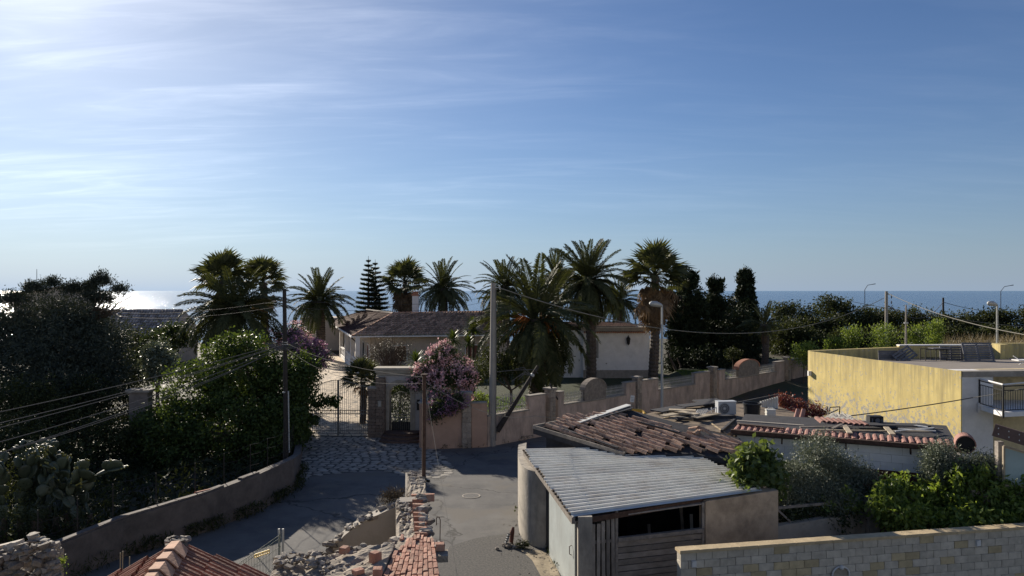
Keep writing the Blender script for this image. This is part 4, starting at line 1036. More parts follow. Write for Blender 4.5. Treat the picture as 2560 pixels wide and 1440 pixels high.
def limbs(parent, base, blobs, r, mat, seed):
    rng = random.Random(seed); mb = MB(); base = Vector(base)
    fork = base + V(0, 0, max(0.6, (min(b[2] for b in blobs) - base.z) * 0.5))
    mb.tube([base - V(0, 0, 0.2), fork], [r, r * 0.75], 8)
    for b in blobs:
        c = V(b[0], b[1], b[2]); mid = lerp(fork, c, 0.5) + V(rng.uniform(-.2, .2), rng.uniform(-.2, .2), 0.2); mb.tube([fork, mid, c], [r * 0.55, r * 0.35, r * 0.1], 5, False)
    return mb.build('trunk', mat, parent)
def shrub(name, label, cat, blobs, n_, leaf, wid, clump, mat, per=26, shell=(0.5, 1.0), seed=1, r=0.12, group=None, droop=0.35, base=None, up=0.0, part_name='crown'):
    bx = sum(b[0] for b in blobs) / len(blobs); by = sum(b[1] for b in blobs) / len(blobs)
    base = V(bx, by, gz(bx, by)) if base is None else Vector(base)
    t = thing(name, label, cat, base, group)
    limbs(t, base, blobs, r, m_bark, seed)
    foliage(part_name, blobs, n_, leaf, wid, clump, mat, t, per, shell, seed, droop, up)
    return t
m_ficus = LEAF('broad_leaf', (0.036, 0.060, 0.020), (0.090, 0.130, 0.036), 0.3, 0.5, 0.22)
m_darkpine = LEAF('dark_needle', (0.042, 0.056, 0.048), (0.090, 0.104, 0.078), 0.06, 0.6, 0.1)
m_cyp = LEAF('cypress_leaf', (0.018, 0.027, 0.014), (0.036, 0.048, 0.024), 0.05, 0.6, 0.1)
m_fig = LEAF('fig_leaf', (0.075, 0.115, 0.036), (0.135, 0.175, 0.062), 0.35, 0.4, 0.4)
m_olive = LEAF('olive_leaf', (0.10, 0.12, 0.08), (0.24, 0.265, 0.20), 0.12, 0.5, 0.25, (1.2, 1.2, 0.8))
m_vine = LEAF('lime_leaf', (0.085, 0.135, 0.030), (0.20, 0.265, 0.07), 0.42, 0.45, 0.3)
m_hedge = LEAF('scrub_leaf', (0.024, 0.034, 0.015), (0.062, 0.072, 0.033), 0.24, 0.6, 0.12)
m_young = LEAF('young_leaf', (0.11, 0.165, 0.04), (0.19, 0.25, 0.07), 0.38)
m_pinkf = LEAF('pink_petal', (0.62, 0.35, 0.39), (0.84, 0.62, 0.62), 0.3, 0.6, 0.2, (1.1, 1.0, 1.0))
m_purp = LEAF('purple_bract', (0.27, 0.13, 0.22), (0.42, 0.24, 0.34), 0.25, 0.6, 0.2, (1.1, 1.0, 1.0))
m_redl = LEAF('red_leaf', (0.20, 0.045, 0.065), (0.12, 0.06, 0.045), 0.3)
m_oleaf = LEAF('oleander_leaf', (0.03, 0.05, 0.02), (0.06, 0.08, 0.03), 0.2)

# the big dark bush behind the garden wall
bush = pxblobs([(596, 925, 38, 100, 95), (490, 985, 36.5, 95, 80), (700, 965, 38.5, 95, 85), (560, 1080, 35.5, 130, 105), (395, 1075, 34.5, 65, 60), (690, 1075, 36.5, 85, 80), (440, 1120, 34, 85, 80), (757, 928, 39, 46, 42), (735, 1010, 38.6, 30, 45), (600, 875, 38, 45, 45), (345, 1110, 34, 32, 40), (640, 1130, 35, 80, 55), (712, 1000, 38, 52, 90)])
t = shrub('broadleaf_tree', 'huge dense dark green bush tree between the garden wall and the driveway gate', 'tree', bush, 52000, 0.165, 0.11, 0.20, m_ficus, 30, (0.6, 1.0), 21, 0.22, base=(-12.6, 36.5, 0))
twig = pxblobs([(800, 1008, 39.6, 26, 14), (835, 1003, 39.6, 16, 9), (760, 1085, 39.2, 18, 18), (772, 1050, 39.4, 20, 14)])
foliage('branch_leaves', twig, 1100, 0.2, 0.13, 0.16, m_ficus, t, 20, (0.2, 1.0), 22)
# feathery tree mass at the far left
far_l = pxblobs([(115, 815, 41, 120, 84), (205, 800, 41, 52, 56), (30, 830, 40, 90, 70), (160, 880, 40, 170, 90), (250, 850, 42, 80, 70), (60, 920, 38, 120, 80), (250, 940, 40, 90, 60), (130, 970, 37, 130, 50), (-60, 850, 40, 120, 110), (60, 1010, 38, 130, 50), (230, 1000, 39, 90, 50)])
t = shrub('tamarisk_tree', 'very large dark feathery tree filling the left edge', 'tree', far_l, 80000, 0.20, 0.06, 0.34, m_darkpine, 60, (0.4, 1.0), 23, 0.4, base=(-25, 41, 0), up=0.5)
tops = pxblobs([(255, 700, 41, 30, 14), (225, 715, 41, 25, 12), (130, 705, 41, 22, 12), (180, 720, 41, 40, 14), (300, 722, 41, 28, 9), (265, 745, 41, 26, 10), (85, 718, 40, 40, 14), (235, 740, 41, 40, 16), (30, 745, 40, 45, 16), (250, 685, 41, 12, 8)])
foliage('crown_top', tops, 12000, 0.18, 0.045, 0.13, m_darkpine, t, 30, (0.2, 1.0), 24, 0, 0.6)
mb = MB(); rr_ = random.Random(4)
for i in range(26):
    a = P(rr_.uniform(215, 250), rr_.uniform(780, 800), 41); b_ = P(rr_.uniform(235, 330), rr_.uniform(715, 775), 41 + rr_.uniform(-1, 1)); mb.tube([a, lerp(a, b_, 0.5) + V(0.15, 0, -0.1), b_], [0.05, 0.03, 0.008], 4, False)
mb.build('bare_twigs', m_bark, t)
low_l = pxblobs([(330, 870, 50, 70, 50), (300, 930, 46, 60, 60), (60, 1000, 34, 110, 60), (210, 1000, 37, 90, 55), (20, 1100, 31, 90, 60), (270, 1090, 33, 70, 50), (120, 1130, 30, 110, 40), (330, 1010, 40, 60, 50), (150, 1060, 34, 90, 45)])
shrub('evergreen_shrub', 'dark undergrowth shrub below the feathery tree at the left', 'shrub', low_l, 24000, 0.16, 0.08, 0.25, m_hedge, 26, (0.4, 1.0), 25)
gl = pxblobs([(385, 880, 49, 52, 45), (430, 840, 52, 55, 32), (360, 920, 48, 40, 40)])
shrub('laurel_shrub', 'glossy shrub in front of the tiled house, left of the huge date palm', 'shrub', gl, 7000, 0.22, 0.10, 0.22, m_oleaf, 22, (0.5, 1.0), 26)
mp_ = pxblobs([(395, 905, 42, 42, 50)])
shrub('loquat_tree', 'pale leaved small tree between the cables and the big dark bush', 'tree', mp_, 2500, 0.25, 0.10, 0.2, m_olive, 20, (0.5, 1.0), 27)
# old garden pillar glimpsed between the shrubs
gw = thing('garden_pillar', 'plaster pillar with flat lit cap glimpsed left of the big bush', 'pillar', (*P(352, 980, 36).xy, 0))
c = P(352, 980, 36); MB().box((c.x, c.y, 1.55), (0.9, 0.5, 3.1)).build('shaft', M('grey_stucco', (0.20, 0.17, 0.15)), gw); MB().box((c.x, c.y, 3.16), (1.15, 0.75, 0.12)).build('cap', m_cap, gw)

# cypresses
def cypress(label, lst, n_, seed, base_px, Y):
    bl_ = pxblobs(lst, 0.9); b = V((base_px - CX) / F * Y, Y, gz((base_px - CX) / F * Y, Y))
    t = thing('cypress', label, 'tree', b, 'dark cypresses in the villa garden')
    MB().tube([b - V(0, 0, 0.2), V(b.x, b.y, max(q[2] for q in bl_))], [0.35, 0.08], 8).build('trunk', m_bark, t)
    foliage('crown', bl_, n_, 0.26, 0.10, 0.13, m_cyp, t, 30, (0.7, 1.0), seed, -0.9, 0.3)
    foliage('inner_crown', bl_, n_ // 5, 0.6, 0.36, 0.2, m_cyp, t, 10, (0.0, 0.8), seed + 200, -0.5)
    return t
cypress('broad dark cypress directly right of the street lamp', [(1716, 700, 72, 32, 30), (1718, 760, 72, 46, 64), (1718, 850, 71, 56, 74), (1720, 900, 70, 54, 45), (1735, 790, 71, 40, 66), (1700, 800, 71, 36, 60)], 22000, 31, 1718, 72)
cypress('cypress with pinched round head, middle one of the dark cypresses', [(1789, 712, 74, 19, 24), (1787, 775, 74, 30, 46), (1790, 850, 73, 42, 60), (1800, 900, 73, 45, 40)], 18000, 32, 1790, 74)
cypress('tall cypress with round lifted head, rightmost of the dark cypresses', [(1864, 700, 78, 21, 30), (1862, 735, 78, 24, 26), (1872, 790, 77, 26, 55), (1865, 860, 76, 40, 50)], 17000, 33, 1866, 78)
dk = pxblobs([(1835, 830, 70, 45, 60), (1850, 790, 74, 30, 40), (1770, 905, 66, 60, 35), (1860, 900, 68, 60, 30), (1690, 905, 68, 30, 30), (1765, 800, 76, 44, 70), (1830, 770, 80, 24, 40), (1745, 860, 74, 60, 60), (1810, 860, 76, 60, 60)])
shrub('evergreen_shrub', 'black green shrub filling the gap between the cypresses and the short palm', 'shrub', dk, 30000, 0.26, 0.15, 0.25, m_cyp, 30, (0.4, 1.0), 34)
sm = pxblobs([(1832, 885, 62, 18, 14)])
shrub('globe_shrub', 'small rounded olive toned shrub on a stem behind the arched wall panel', 'shrub', sm, 900, 0.16, 0.08, 0.15, m_hedge, 20, (0.4, 1.0), 35, 0.06)
mb = thing('bare_tree', 'bare leaning branching trunk at the foot of the broad cypress', 'trunk', (*P(1690, 930, 66).xy, 0.4))
b = P(1695, 935, 66); MB().tube([b, P(1680, 905, 66), P(1668, 880, 66)], [0.16, 0.12, 0.06], 6).tube([b, P(1702, 915, 66), P(1693, 895, 66)], [0.12, 0.09, 0.05], 6).build('limbs', m_bark, mb)
# oleanders and bougainvillea
def flowering(name, label, leaf_b, flow_b, nl, nf_, mat_f, seed, fs_=0.10, base=None, hang=None):
    bx = sum(b[0] for b in leaf_b) / len(leaf_b); by = sum(b[1] for b in leaf_b) / len(leaf_b)
    base = V(bx, by, 0) if base is None else Vector(base)
    t = thing(name, label, 'shrub', base)
    limbs(t, base, leaf_b, 0.06, m_bark, seed)
    foliage('leaves', leaf_b, nl, 0.18, 0.045, 0.16, m_oleaf, t, 24, (0.3, 0.95), seed, -0.2)
    foliage('flowers', flow_b, nf_, fs_, fs_ * 0.8, 0.10, mat_f, t, 26, (0.82, 1.08), seed + 1, 0.0)
    return t
ol = pxblobs([(1100, 890, 40.4, 30, 30), (1082, 915, 40.2, 26, 24), (1150, 918, 40.4, 30, 34), (1072, 948, 40.0, 30, 22), (1048, 955, 40.0, 22, 18), (1058, 925, 40.1, 20, 18), (1034, 962, 40.0, 12, 9), (1120, 950, 39.8, 52, 36), (1168, 950, 39.6, 24, 30), (1180, 940, 39.8, 14, 16), (1128, 885, 40.4, 18, 24), (1160, 985, 39.4, 22, 20), (1110, 868, 40.6, 14, 14)])
flowering('oleander', 'tall pink flowering oleander beside the portal, above the garden wall', ol, ol, 9500, 5400, m_pinkf, 41, 0.125, base=(-3.6, 40.0, 0))
bg_ = pxblobs([(1118, 998, 38.0, 46, 18), (1100, 1022, 37.2, 30, 18), (1145, 1000, 37.4, 28, 20), (1088, 1042, 37.1, 14, 8), (1128, 1020, 37.2, 24, 14)])
flowering('bougainvillea', 'dark purple bougainvillea spilling over the wall below the pink oleander', bg_, bg_, 2600, 1700, m_purp, 43, 0.09, base=(-3.4, 38.4, 0))
ol2 = pxblobs([(730, 830, 54, 48, 28), (700, 850, 53, 40, 30), (745, 860, 52, 45, 30)])
flowering('oleander', 'pale pink flowering oleander behind the dark wooden pole', ol2, ol2, 5000, 2300, m_pinkf, 45, 0.11)
bg2 = pxblobs([(778, 880, 41, 38, 30), (745, 868, 42, 36, 26), (800, 898, 40.5, 26, 22), (762, 905, 40.2, 40, 24), (735, 845, 43, 24, 20)])
flowering('bougainvillea', 'purple bougainvillea on top of the big dark bush next to the wooden pole', bg2, bg2, 4500, 5200, m_purp, 47, 0.10)
hd = pxblobs([(1000, 1000, 44, 46, 60), (1000, 960, 45, 40, 30)])
shrub('evergreen_shrub', 'dark shrub seen through the arched portal doorway', 'shrub', hd, 3000, 0.16, 0.08, 0.2, m_oleaf, 22, (0.4, 1.0), 58)
# bare shrub, spiky yuccas, cycad
t = thing('bare_shrub', 'grey leafless twiggy shrub in front of the villa wall', 'shrub', (*P(975, 910, 62).xy, 0.5)); mb = MB(); rr_ = random.Random(9); b = V(*t.location)
for i in range(170):
    e = P(975 + rr_.gauss(0, 26), 868 + rr_.gauss(0, 17), 62 + rr_.uniform(-1.5, 1.5)); mb.tube([b + V(rr_.uniform(-.2, .2), 0, 0), lerp(b, e, 0.5) + V(rr_.uniform(-.25, .25), 0, 0.1), e], [0.035, 0.02, 0.006], 3, False)
mb.build('twigs', M('grey_twig', (0.13, 0.10, 0.085), bump=0, island=0.3), t)
foliage('crown', pxblobs([(975, 875, 62, 56, 28), (945, 885, 62, 30, 22), (1005, 885, 62, 30, 24)]), 7000, 0.11, 0.03, 0.2, LEAF('grey_leaf', (0.055, 0.048, 0.035), (0.10, 0.085, 0.06), 0.1), t, 16, (0.1, 1.0), 48)
m_yuc = LEAF('yucca_leaf', (0.045, 0.07, 0.02), (0.09, 0.12, 0.035), 0.25)
sw = MB().add([(0, -0.03, 0), (0, 0.03, 0), (0.6, 0.06, -0.03), (1, 0, -0.2), (0.6, -0.06, -0.03)], [(0, 4, 3, 2, 1)]).mesh('blade', m_yuc)
def yucca(px, py, Y, rpx, label, nb, seed, name='yucca', base_px=None):
    rng = random.Random(seed); top = P(px, py, Y); L = rpx / F * Y; b = V(top.x if base_px is None else (base_px - CX) / F * Y, Y, gz(top.x, Y))
    t = thing(name, label, 'plant', b)
    MB().tube([b - V(0, 0, 0.1), top], [0.14, 0.10], 7).build('trunk', m_ptrunk, t)
    for i in range(nb):
        place_leaf('blade', sw, t, top, i * 2.39996, lerp(1.5, -0.5, (i / nb) ** 0.9), L * rng.uniform(0.85, 1.1), 0)
yucca(1183, 822, 56, 34, 'taller spiky yucca head left of the concrete pole', 130, 1); yucca(1133, 850, 55, 30, 'lower spiky yucca just above the pink oleander', 110, 2)
yucca(1172, 858, 54.5, 26, 'small spiky yucca between the taller yucca and the pink oleander', 90, 3)
yucca(1040, 905, 47, 34, 'bright green cycad rosette behind the portal cornice', 90, 4, 'cycad')
yucca(905, 925, 46, 20, 'spiky plant behind the young fan palm at the gate', 30, 5)
hd = pxblobs([(1235, 905, 50, 48, 40), (1200, 930, 46, 40, 30), (1260, 930, 50, 40, 25), (1400, 900, 54, 26, 30)])
shrub('evergreen_shrub', 'green shrub under the broad date palm beside the concrete pole', 'shrub', hd, 5200, 0.16, 0.08, 0.2, m_hedge, 24, (0.4, 1.0), 51)
hd = pxblobs([(1195, 1000, 41.0, 28, 18)])
shrub('hedge_plant', 'small green shrub just behind the wall left of the concrete pole', 'shrub', hd, 900, 0.14, 0.07, 0.12, m_young, 20, (0.4, 1.0), 52, 0.04)

# scrub and trees on the seaward side at the right
spec = [(1985, 790, 92, 75, 42), (2090, 775, 95, 60, 36), (1940, 830, 84, 55, 45), (2040, 830, 88, 70, 50), (2140, 815, 92, 70, 48), (2200, 800, 96, 60, 40), (2255, 815, 92, 50, 45), (2330, 815, 98, 55, 40), (2400, 820, 96, 60, 44), (2465, 812, 98, 60, 40),
        (2540, 805, 96, 65, 44), (2620, 805, 98, 60, 44), (2000, 850, 80, 80, 40), (2130, 855, 82, 90, 35), (2260, 850, 84, 90, 38), (2380, 850, 86, 90, 38), (2500, 850, 86, 90, 38)]
adj = ['rounded', 'spreading', 'low', 'broad', 'tufted', 'dense', 'narrow', 'loose', 'flat topped', 'bushy', 'tall', 'outer', 'dark low', 'dark wide', 'shadowed', 'dusky', 'ragged']
for i, (px, py, Y, rx, rz) in enumerate(spec):
    rng = random.Random(i + 60)
    b_ = pxblobs([(px, py + 8, Y, rx, rz)] + [(px + rng.uniform(-rx, rx) * 0.8, py - rng.uniform(0.0, 0.5) * rz, Y + rng.uniform(-1, 1), rx * rng.uniform(0.25, 0.45), rz * rng.uniform(0.35, 0.6)) for _ in range(5)])
    zg = gz(b_[0][0], Y)
    b_ += [(b_[0][0], Y, (zg + b_[0][2]) / 2, b_[0][3] * 0.95, b_[0][4], max(0.8, (b_[0][2] - zg) * 0.6))]
    where = 'beside the cypresses' if px < 2000 else 'behind the left end of the yellow house' if px < 2150 else 'around the two concrete poles' if px < 2300 else 'near the thin dark pole' if px < 2430 else 'at the right edge'
    shrub('scrub_tree', f'{adj[i]} dark green scrub tree {where}', 'tree', b_, 5200, 0.34, 0.17, 0.36, m_hedge, 24, (0.5, 1.05), 60 + i, 0.18, 'scrub trees between the yellow house and the sea')
young = [(2130, 846, 62, 30, 30), (2210, 842, 61, 48, 34), (2290, 845, 60, 34, 28), (2340, 832, 61, 26, 36), (2085, 862, 63, 24, 16), (2010, 880, 60, 36, 24)]
for i, (px, py, Y, rx, rz) in enumerate(young):
    nm = ['slender bright green sapling left of the far concrete pole', 'wide bright green bush between the two concrete poles', 'bright green bush just right of the thin concrete pole', 'tallest bright green sapling right of the concrete poles', 'low bright green bush at the left end of the bright row', 'green bush behind the far corner of the yellow house'][i]
    b_ = pxblobs([(px, py, Y, rx, rz), (px + rx * 0.3, py - rz * 0.6, Y, rx * 0.5, rz * 0.5), (px - rx * 0.4, py - rz * 0.3, Y, rx * 0.5, rz * 0.6), (px, py + rz * 0.8, Y, rx * 0.9, rz * 0.8)])
    shrub('sapling', nm, 'shrub', b_, 1900, 0.20, 0.07, 0.2, m_young, 16, (0.2, 1.0), 90 + i, 0.05, droop=-0.5, up=0.2)
rng = np.random.default_rng(12); k = 9000
gy = rng.uniform(50, 62, k); gx = rng.uniform(29, 52, k) + (gy - 50) * 0.6
d = unit(rng.normal(size=(k, 3)) * 0.35 + np.array([0, 0, 1.0])); hh = rng.uniform(0.5, 1.5, k)
v, f = leaves(np.stack([gx, gy, 2.6 + (gy - 49) / 17 + hh / 2], 1), d, hh, np.full(k, 0.03), rng)
bank = MB().prism([(28, 49), (60, 49), (70, 66), (38, 66)], -0.5, [2.6, 2.6, 3.6, 3.6]).build('grassy_bank', m_earth, kind='structure')
link('dry_grass', npmesh('dry_grass', v, f, LEAF('dry_grass_blade', (0.20, 0.155, 0.08), (0.32, 0.25, 0.14), 0.3, tc_=(1, 1, 0.8))), kind='stuff')

# ================================================================== SHED WITH METAL ROOF
m_conc = M('old_concrete', (0.40, 0.36, 0.30), var=0.2, scale=2.5, bump=0.4, bscale=14, stain=(0.14, 0.13, 0.12), stain_scale=1.0, stain_lo=0.48, stain_hi=0.75, streaks=True)
m_tan = M('tan_render', (0.47, 0.365, 0.26), var=0.15, scale=1.8, bump=0.25, stain=(0.17, 0.13, 0.095), stain_scale=1.0, stain_lo=0.48, stain_hi=0.75)
m_zinc = M('galvanised_sheet', (0.66, 0.655, 0.61), rough=0.45, var=0.10, scale=1.5, bump=0.05, metal=0.0, spec=0.5, rnd=0.06, stain=(0.46, 0.40, 0.33), stain_scale=1.4, stain_lo=0.5, stain_hi=0.8)
m_door = M('grey_metal_door', (0.46, 0.50, 0.49), rough=0.5, var=0.1, scale=2, bump=0.08, metal=0.1, stain=(0.34, 0.35, 0.33), stain_scale=1.0, stain_lo=0.5, stain_hi=0.8, streaks=True)
m_black = M('black_plastic', (0.012, 0.013, 0.016), rough=0.55, var=0.2, bump=0)
m_rust = M('rusty_steel', (0.085, 0.05, 0.036), rough=0.85, var=0.4, scale=9, bump=0.3)
sA, sB, sC = V(0.47, 25.0, 2.62), V(1.60, 18.9, 2.25), V(6.93, 20.5, 2.48)
pl_s = plane3(sA, sB, sC)
sA2, sB2, sC2, sD2 = on_plane(1313, 1125, pl_s), on_plane(1436, 1291, pl_s), on_plane(1906, 1226, pl_s), on_plane(1712, 1118, pl_s)
shed = thing('shed', 'low concrete and timber shed with grey corrugated metal roof at the street corner', 'shed', (1.5, 20, 0))
roof = MB().prism([sA2.xy, sB2.xy, sC2.xy, sD2.xy], [p.z - 0.16 for p in (sA2, sB2, sC2, sD2)], [p.z - 0.13 for p in (sA2, sB2, sC2, sD2)]).build('roof', m_wood, shed)
NS, RIB = 6, 4
nrm_s = pl_s[0] if pl_s[0].z > 0 else -pl_s[0]
prof = [(0.0, 0), (0.54, 0.011), (0.575, 0.058), (0.60, 0.062), (0.84, 0.053), (0.97, 0.0), (1.0, 0)]
for k in range(NS):
    mb = MB(); rows = []
    for r_ in range(RIB):
        for u_, h in prof[:-1] + ([(1.0, 0)] if r_ == RIB - 1 else []):
            t_ = (k + (r_ + u_) / RIB) / NS
            jl, jr = -0.06 + 0.05 * math.sin(k * 2.7), 0.10 * math.sin(k * 4.1)
            a, b_ = lerp(sB2, sA2, t_), lerp(sC2, sD2, t_); d = (b_ - a).normalized()
            rows.append((a + d * jl + nrm_s * (h + 0.004 * (k % 2)), b_ + d * jr + nrm_s * (h + 0.004 * (k % 2))))
    vs = [p for r2_ in rows for p in (r2_[0], lerp(r2_[0], r2_[1], 0.5) + nrm_s * 0.006 * math.sin(k * 3), r2_[1])]
    fs = [(3 * i + j, 3 * i + j + 1, 3 * i + j + 4, 3 * i + j + 3) for i in range(len(rows) - 1) for j in range(2)]
    n0 = len(vs); vs += [p - nrm_s * 0.006 for p in vs]; fs += [tuple(q + n0 for q in f_[::-1]) for f_ in fs]
    mb.add(vs, fs); mb.build('roof_sheet', m_zinc, roof)
edge = MB()
edge.bar(sA2 + V(-0.03, 0, -0.10), sB2 + V(-0.03, -0.05, -0.10), 0.09, 0.16).build('edge_beam', m_wood, roof)
MB().bar(sB2 + V(0.25, 0.06, -0.12), sC2 + V(-0.6, 0.06, -0.12), 0.10, 0.14).build('front_beam', m_rust, roof)
mb = MB()
for k in range(NS * RIB):
    p = lerp(sB2, sA2, (k + 0.75) / (NS * RIB)); mb.box(p + V(-0.07, 0, 0.005), (0.05, 0.10, 0.05), 0.3)
mb.build('rib_fillers', m_under, roof, kind='stuff')
# curved concrete wall at the corner
cw = [V(0.24, 27.2), V(0.20, 26.2), V(0.22, 25.0), V(0.27, 24.2), V(0.36, 23.65), V(0.54, 23.25), V(0.80, 23.05), V(1.10, 22.95)]
inn = [p + V(0.30, 0.25) for p in cw]
def chaikin(ps, k=3):
    for _ in range(k): ps = [ps[0]] + [q for a, b_ in zip(ps, ps[1:]) for q in (lerp(a, b_, 0.25), lerp(a, b_, 0.75))] + [ps[-1]]
    return ps
cw = chaikin(cw); inn = [p + V(0.30, 0.25) for p in cw]; nn_ = len(cw)
for i_, z_, nm_ in ((0, 0.0, 'corner_wall'),):
    mbw = MB(); mbw.add([(p.x, p.y, z) for z in (0, 1.2, 2.36) for p in cw], [(j * nn_ + i, j * nn_ + i + 1, (j + 1) * nn_ + i + 1, (j + 1) * nn_ + i) for j in range(2) for i in range(nn_ - 1)])
    cwo = mbw.build('corner_wall', m_conc, shed, smooth=True)
rim_ = MB(); rim_.add([(p.x, p.y, 2.36 + random.uniform(-0.008, 0.012)) for p in cw] + [(p.x, p.y, 2.37) for p in inn], [(i, i + 1, nn_ + i + 1, nn_ + i) for i in range(nn_ - 1)])
rim_.add([(p.x, p.y, z) for z in (0, 2.37) for p in inn], [(i, nn_ + i, nn_ + i + 1, i + 1) for i in range(nn_ - 1)])
rim_.build('wall_top', m_conc, cwo)
# sliding metal door and left side
fl = lambda Y: V(1.10 + 0.16 * (22.95 - Y), Y)
MB().wall(fl(22.93), fl(22.0), 0, 2.2, 0.10).build('side_panel', m_black, shed)
dd_ = MB().wall(fl(22.35) + V(-0.05, 0), fl(19.2) + V(-0.05, 0), 0.02, 2.28, 0.05).build('sliding_door', m_door, shed)
hh_ = fl(19.45) + V(-0.09, 0); MB().tube([(*hh_, 1.05), (hh_.x - 0.06, hh_.y, 1.08), (hh_.x - 0.06, hh_.y, 1.28), (*hh_, 1.31)], 0.012, 5).build('handle', m_rust, dd_)
MB().bar((*(fl(22.3) + V(-0.085, 0)), 1.95), (*(fl(19.3) + V(-0.085, 0)), 1.95), 0.015, 0.03).build('door_rib', m_door, dd_)
MB().box((fl(19.0).x + 0.13, 18.98, 1.12), (0.36, 0.32, 2.26)).build('corner_post', m_conc, shed)
fA = V(1.69, 19.0); fd = V(5.24, 1.5).normalized(); fn = V(fd.y, -fd.x)
fpt = lambda s, o=0.0: fA + fd * s + fn * o
sol = lambda px: (19.0 * (px - CX) / F - 1.69) / (fd.x - fd.y * (px - CX) / F)      # distance along the front line under photo column px
# vertical plank gate
s0, s1 = sol(1463), sol(1536)
vg = thing('plank_gate', 'upright grey weathered plank gate in the shed front, next to the corner post', 'gate', (*fpt((s0 + s1) / 2), 0))
pk = brick_mesh('plank', m_wood, 0.095, 0.03, 1.0, 3, 0.002)
nP = 6
for i in range(nP):
    c = fpt(lerp(s0 + 0.07, s1 - 0.06, i / (nP - 1)), 0.05); h = 1.93 + random.uniform(-0.05, 0.05) + i * 0.025
    piece('plank', pk, vg, (c.x, c.y, h / 2 + 0.02), Matrix.Rotation(random.uniform(-0.02, 0.02), 3, 'Y') @ rotz(math.atan2(fd.y, fd.x)), (1 if i != 0 else 0.7, 1, h))
for z in (0.5, 1.5): MB().bar((*fpt(s0), z), (*fpt(s1), z), 0.03, 0.08).build('rail', m_wood, vg)
# horizontal board fence
s2, s3 = sol(1542), sol(1756)
hb = thing('board_fence', 'dark horizontal board fence closing the open shed front below its top rail', 'fence', (*fpt((s2 + s3) / 2), 0))
bd = brick_mesh('board', m_wood, 1.0, 0.03, 0.138, 4, 0.002)
for i in range(9):
    c = fpt((s2 + s3) / 2, 0.02 + random.uniform(-0.008, 0.008)); piece('board', bd, hb, (c.x, c.y, 0.11 + i * 0.160), rotz(math.atan2(fd.y, fd.x)), (s3 - s2, 1, 1))
MB().bar((*fpt(s2, 0.05), 1.53), (*fpt(s3, 0.05), 1.56), 0.12, 0.10).build('top_rail', m_wood, hb)
for s in (s2 - 0.02, s3): MB().bar((*fpt(s, 0.03), 0), (*fpt(s, 0.03), 2.3), 0.07, 0.07).build('post', m_wood, hb)
# tan end wall, inside walls
s4 = sol(1941)
MB().prism([fpt(s3 + 0.05, 0.08), fpt(s4, 0.08), fpt(s4, -0.25), fpt(s3 + 0.05, -0.25)], 0, [2.33, 2.46, 2.47, 2.34]).build('end_wall', m_tan, shed)
MB().wall(fpt(s4 - 0.12, -0.25), fpt(s4 - 0.12, -0.25) + V(-1.3, 4.4), 0, 2.5, 0.25, 2.45).build('east_wall', m_tan, shed)
MB().wall(V(1.3, 24.6), V(5.0, 24.9), 0, 2.42, 0.2).build('rear_wall', m_conc, shed)
MB().prism([(1.4, 19.4), (6.6, 20.9), (5.2, 24.6), (1.3, 24.4)], -0.005, 0.012).build('floor', m_earth, shed)
for i, (px, py0, px1, py1, m_) in enumerate(((1630, 1344, 1622, 1310, m_wood), (1716, 1330, 1702, 1262, m_wood), (1733, 1322, 1728, 1285, m_zinc))):
    lb_ = MB().bar(P(px, py0 + 120, 21.5), P(px1, py1, 21.8), 0.09, 0.03).build('leaning_board', m_, None)
    tag(lb_, ('thin pale stick leaning inside the dark shed', 'longest pale board leaning inside the shed at the right', 'grey metal strip leaning inside the shed at the right')[i], 'board')
# low wall with rail and pillar beside the shed
lwall = thing('low_wall', 'low concrete wall with a wooden rail and end pillar right of the tan shed wall', 'wall', (*fpt(s4 + 1, -0.1), 0))
s5, s6 = sol(2160), sol(2195)
MB().wall(fpt(s4 + 0.01, -0.05), fpt(s5, -0.05), 0, 1.46, 0.22, 1.60).build('wall', m_conc, lwall)
MB().bar((*fpt(s4 + 0.01, -0.05), 1.93), (*fpt(s5, -0.05), 1.93), 0.07, 0.07).build('rail', m_wood, lwall)
MB().bar((*fpt(s4 + 0.05, -0.06), 1.9), (*fpt(s4 + 0.5, -0.06), 1.5), 0.05, 0.05).build('brace', m_wood, lwall)
c = fpt((s5 + s6) / 2, -0.05); MB().box((c.x, c.y, 1.0), (0.38, 0.38, 2.02), math.atan2(fd.y, fd.x)).build('pillar', m_conc, lwall)
for dx in (-0.1, 0.05): MB().bar((c.x + dx, c.y - 0.22, 1.62), (c.x + dx + 0.02, c.y - 0.22, 1.98), 0.1, 0.03).build('block', m_wood, lwall)

# ================================================================== BLOCK WALL AT THE BOTTOM RIGHT
m_blkw = M('tuff_block', (0.49, 0.445, 0.365), var=0.22, scale=4, bump=0.45, bscale=30, rnd=0.10)
m_blky = M('ochre_tuff_block', (0.47, 0.385, 0.235), var=0.2, scale=4, bump=0.45, bscale=30, rnd=0.15)
m_copb = M('sand_coping', (0.48, 0.38, 0.235), var=0.18, scale=4, bump=0.4, bscale=30, rnd=0.10)
m_lamp = M('white_plastic', (0.62, 0.62, 0.60), rough=0.4, var=0.05, bump=0)
wA, wB = V(3.94, 17.5), V(13.35, 19.3)
wd_ = (wB - wA).normalized(); wn_ = V(wd_.y, -wd_.x); WL, WT, WH = 11.6, 0.22, 1.90
kw = thing('block_wall', 'long grey and ochre tuff block wall with sand coloured coping at the bottom right', 'wall', (*(wA + wd_ * 2), 0))
wq = lambda s, o=0.0: wA + wd_ * s + wn_ * o
MB().prism([wq(0.02, 0.085), wq(WL, 0.085), wq(WL, -0.085), wq(0.02, -0.085)], 0, WH - 0.07).build('mortar_core', M('wall_mortar', (0.19, 0.18, 0.16), bump=0.3), kw)
bme = [brick_mesh('block', m_blkw, 0.392, WT, 0.178, 60 + i, 0.003) for i in range(3)]
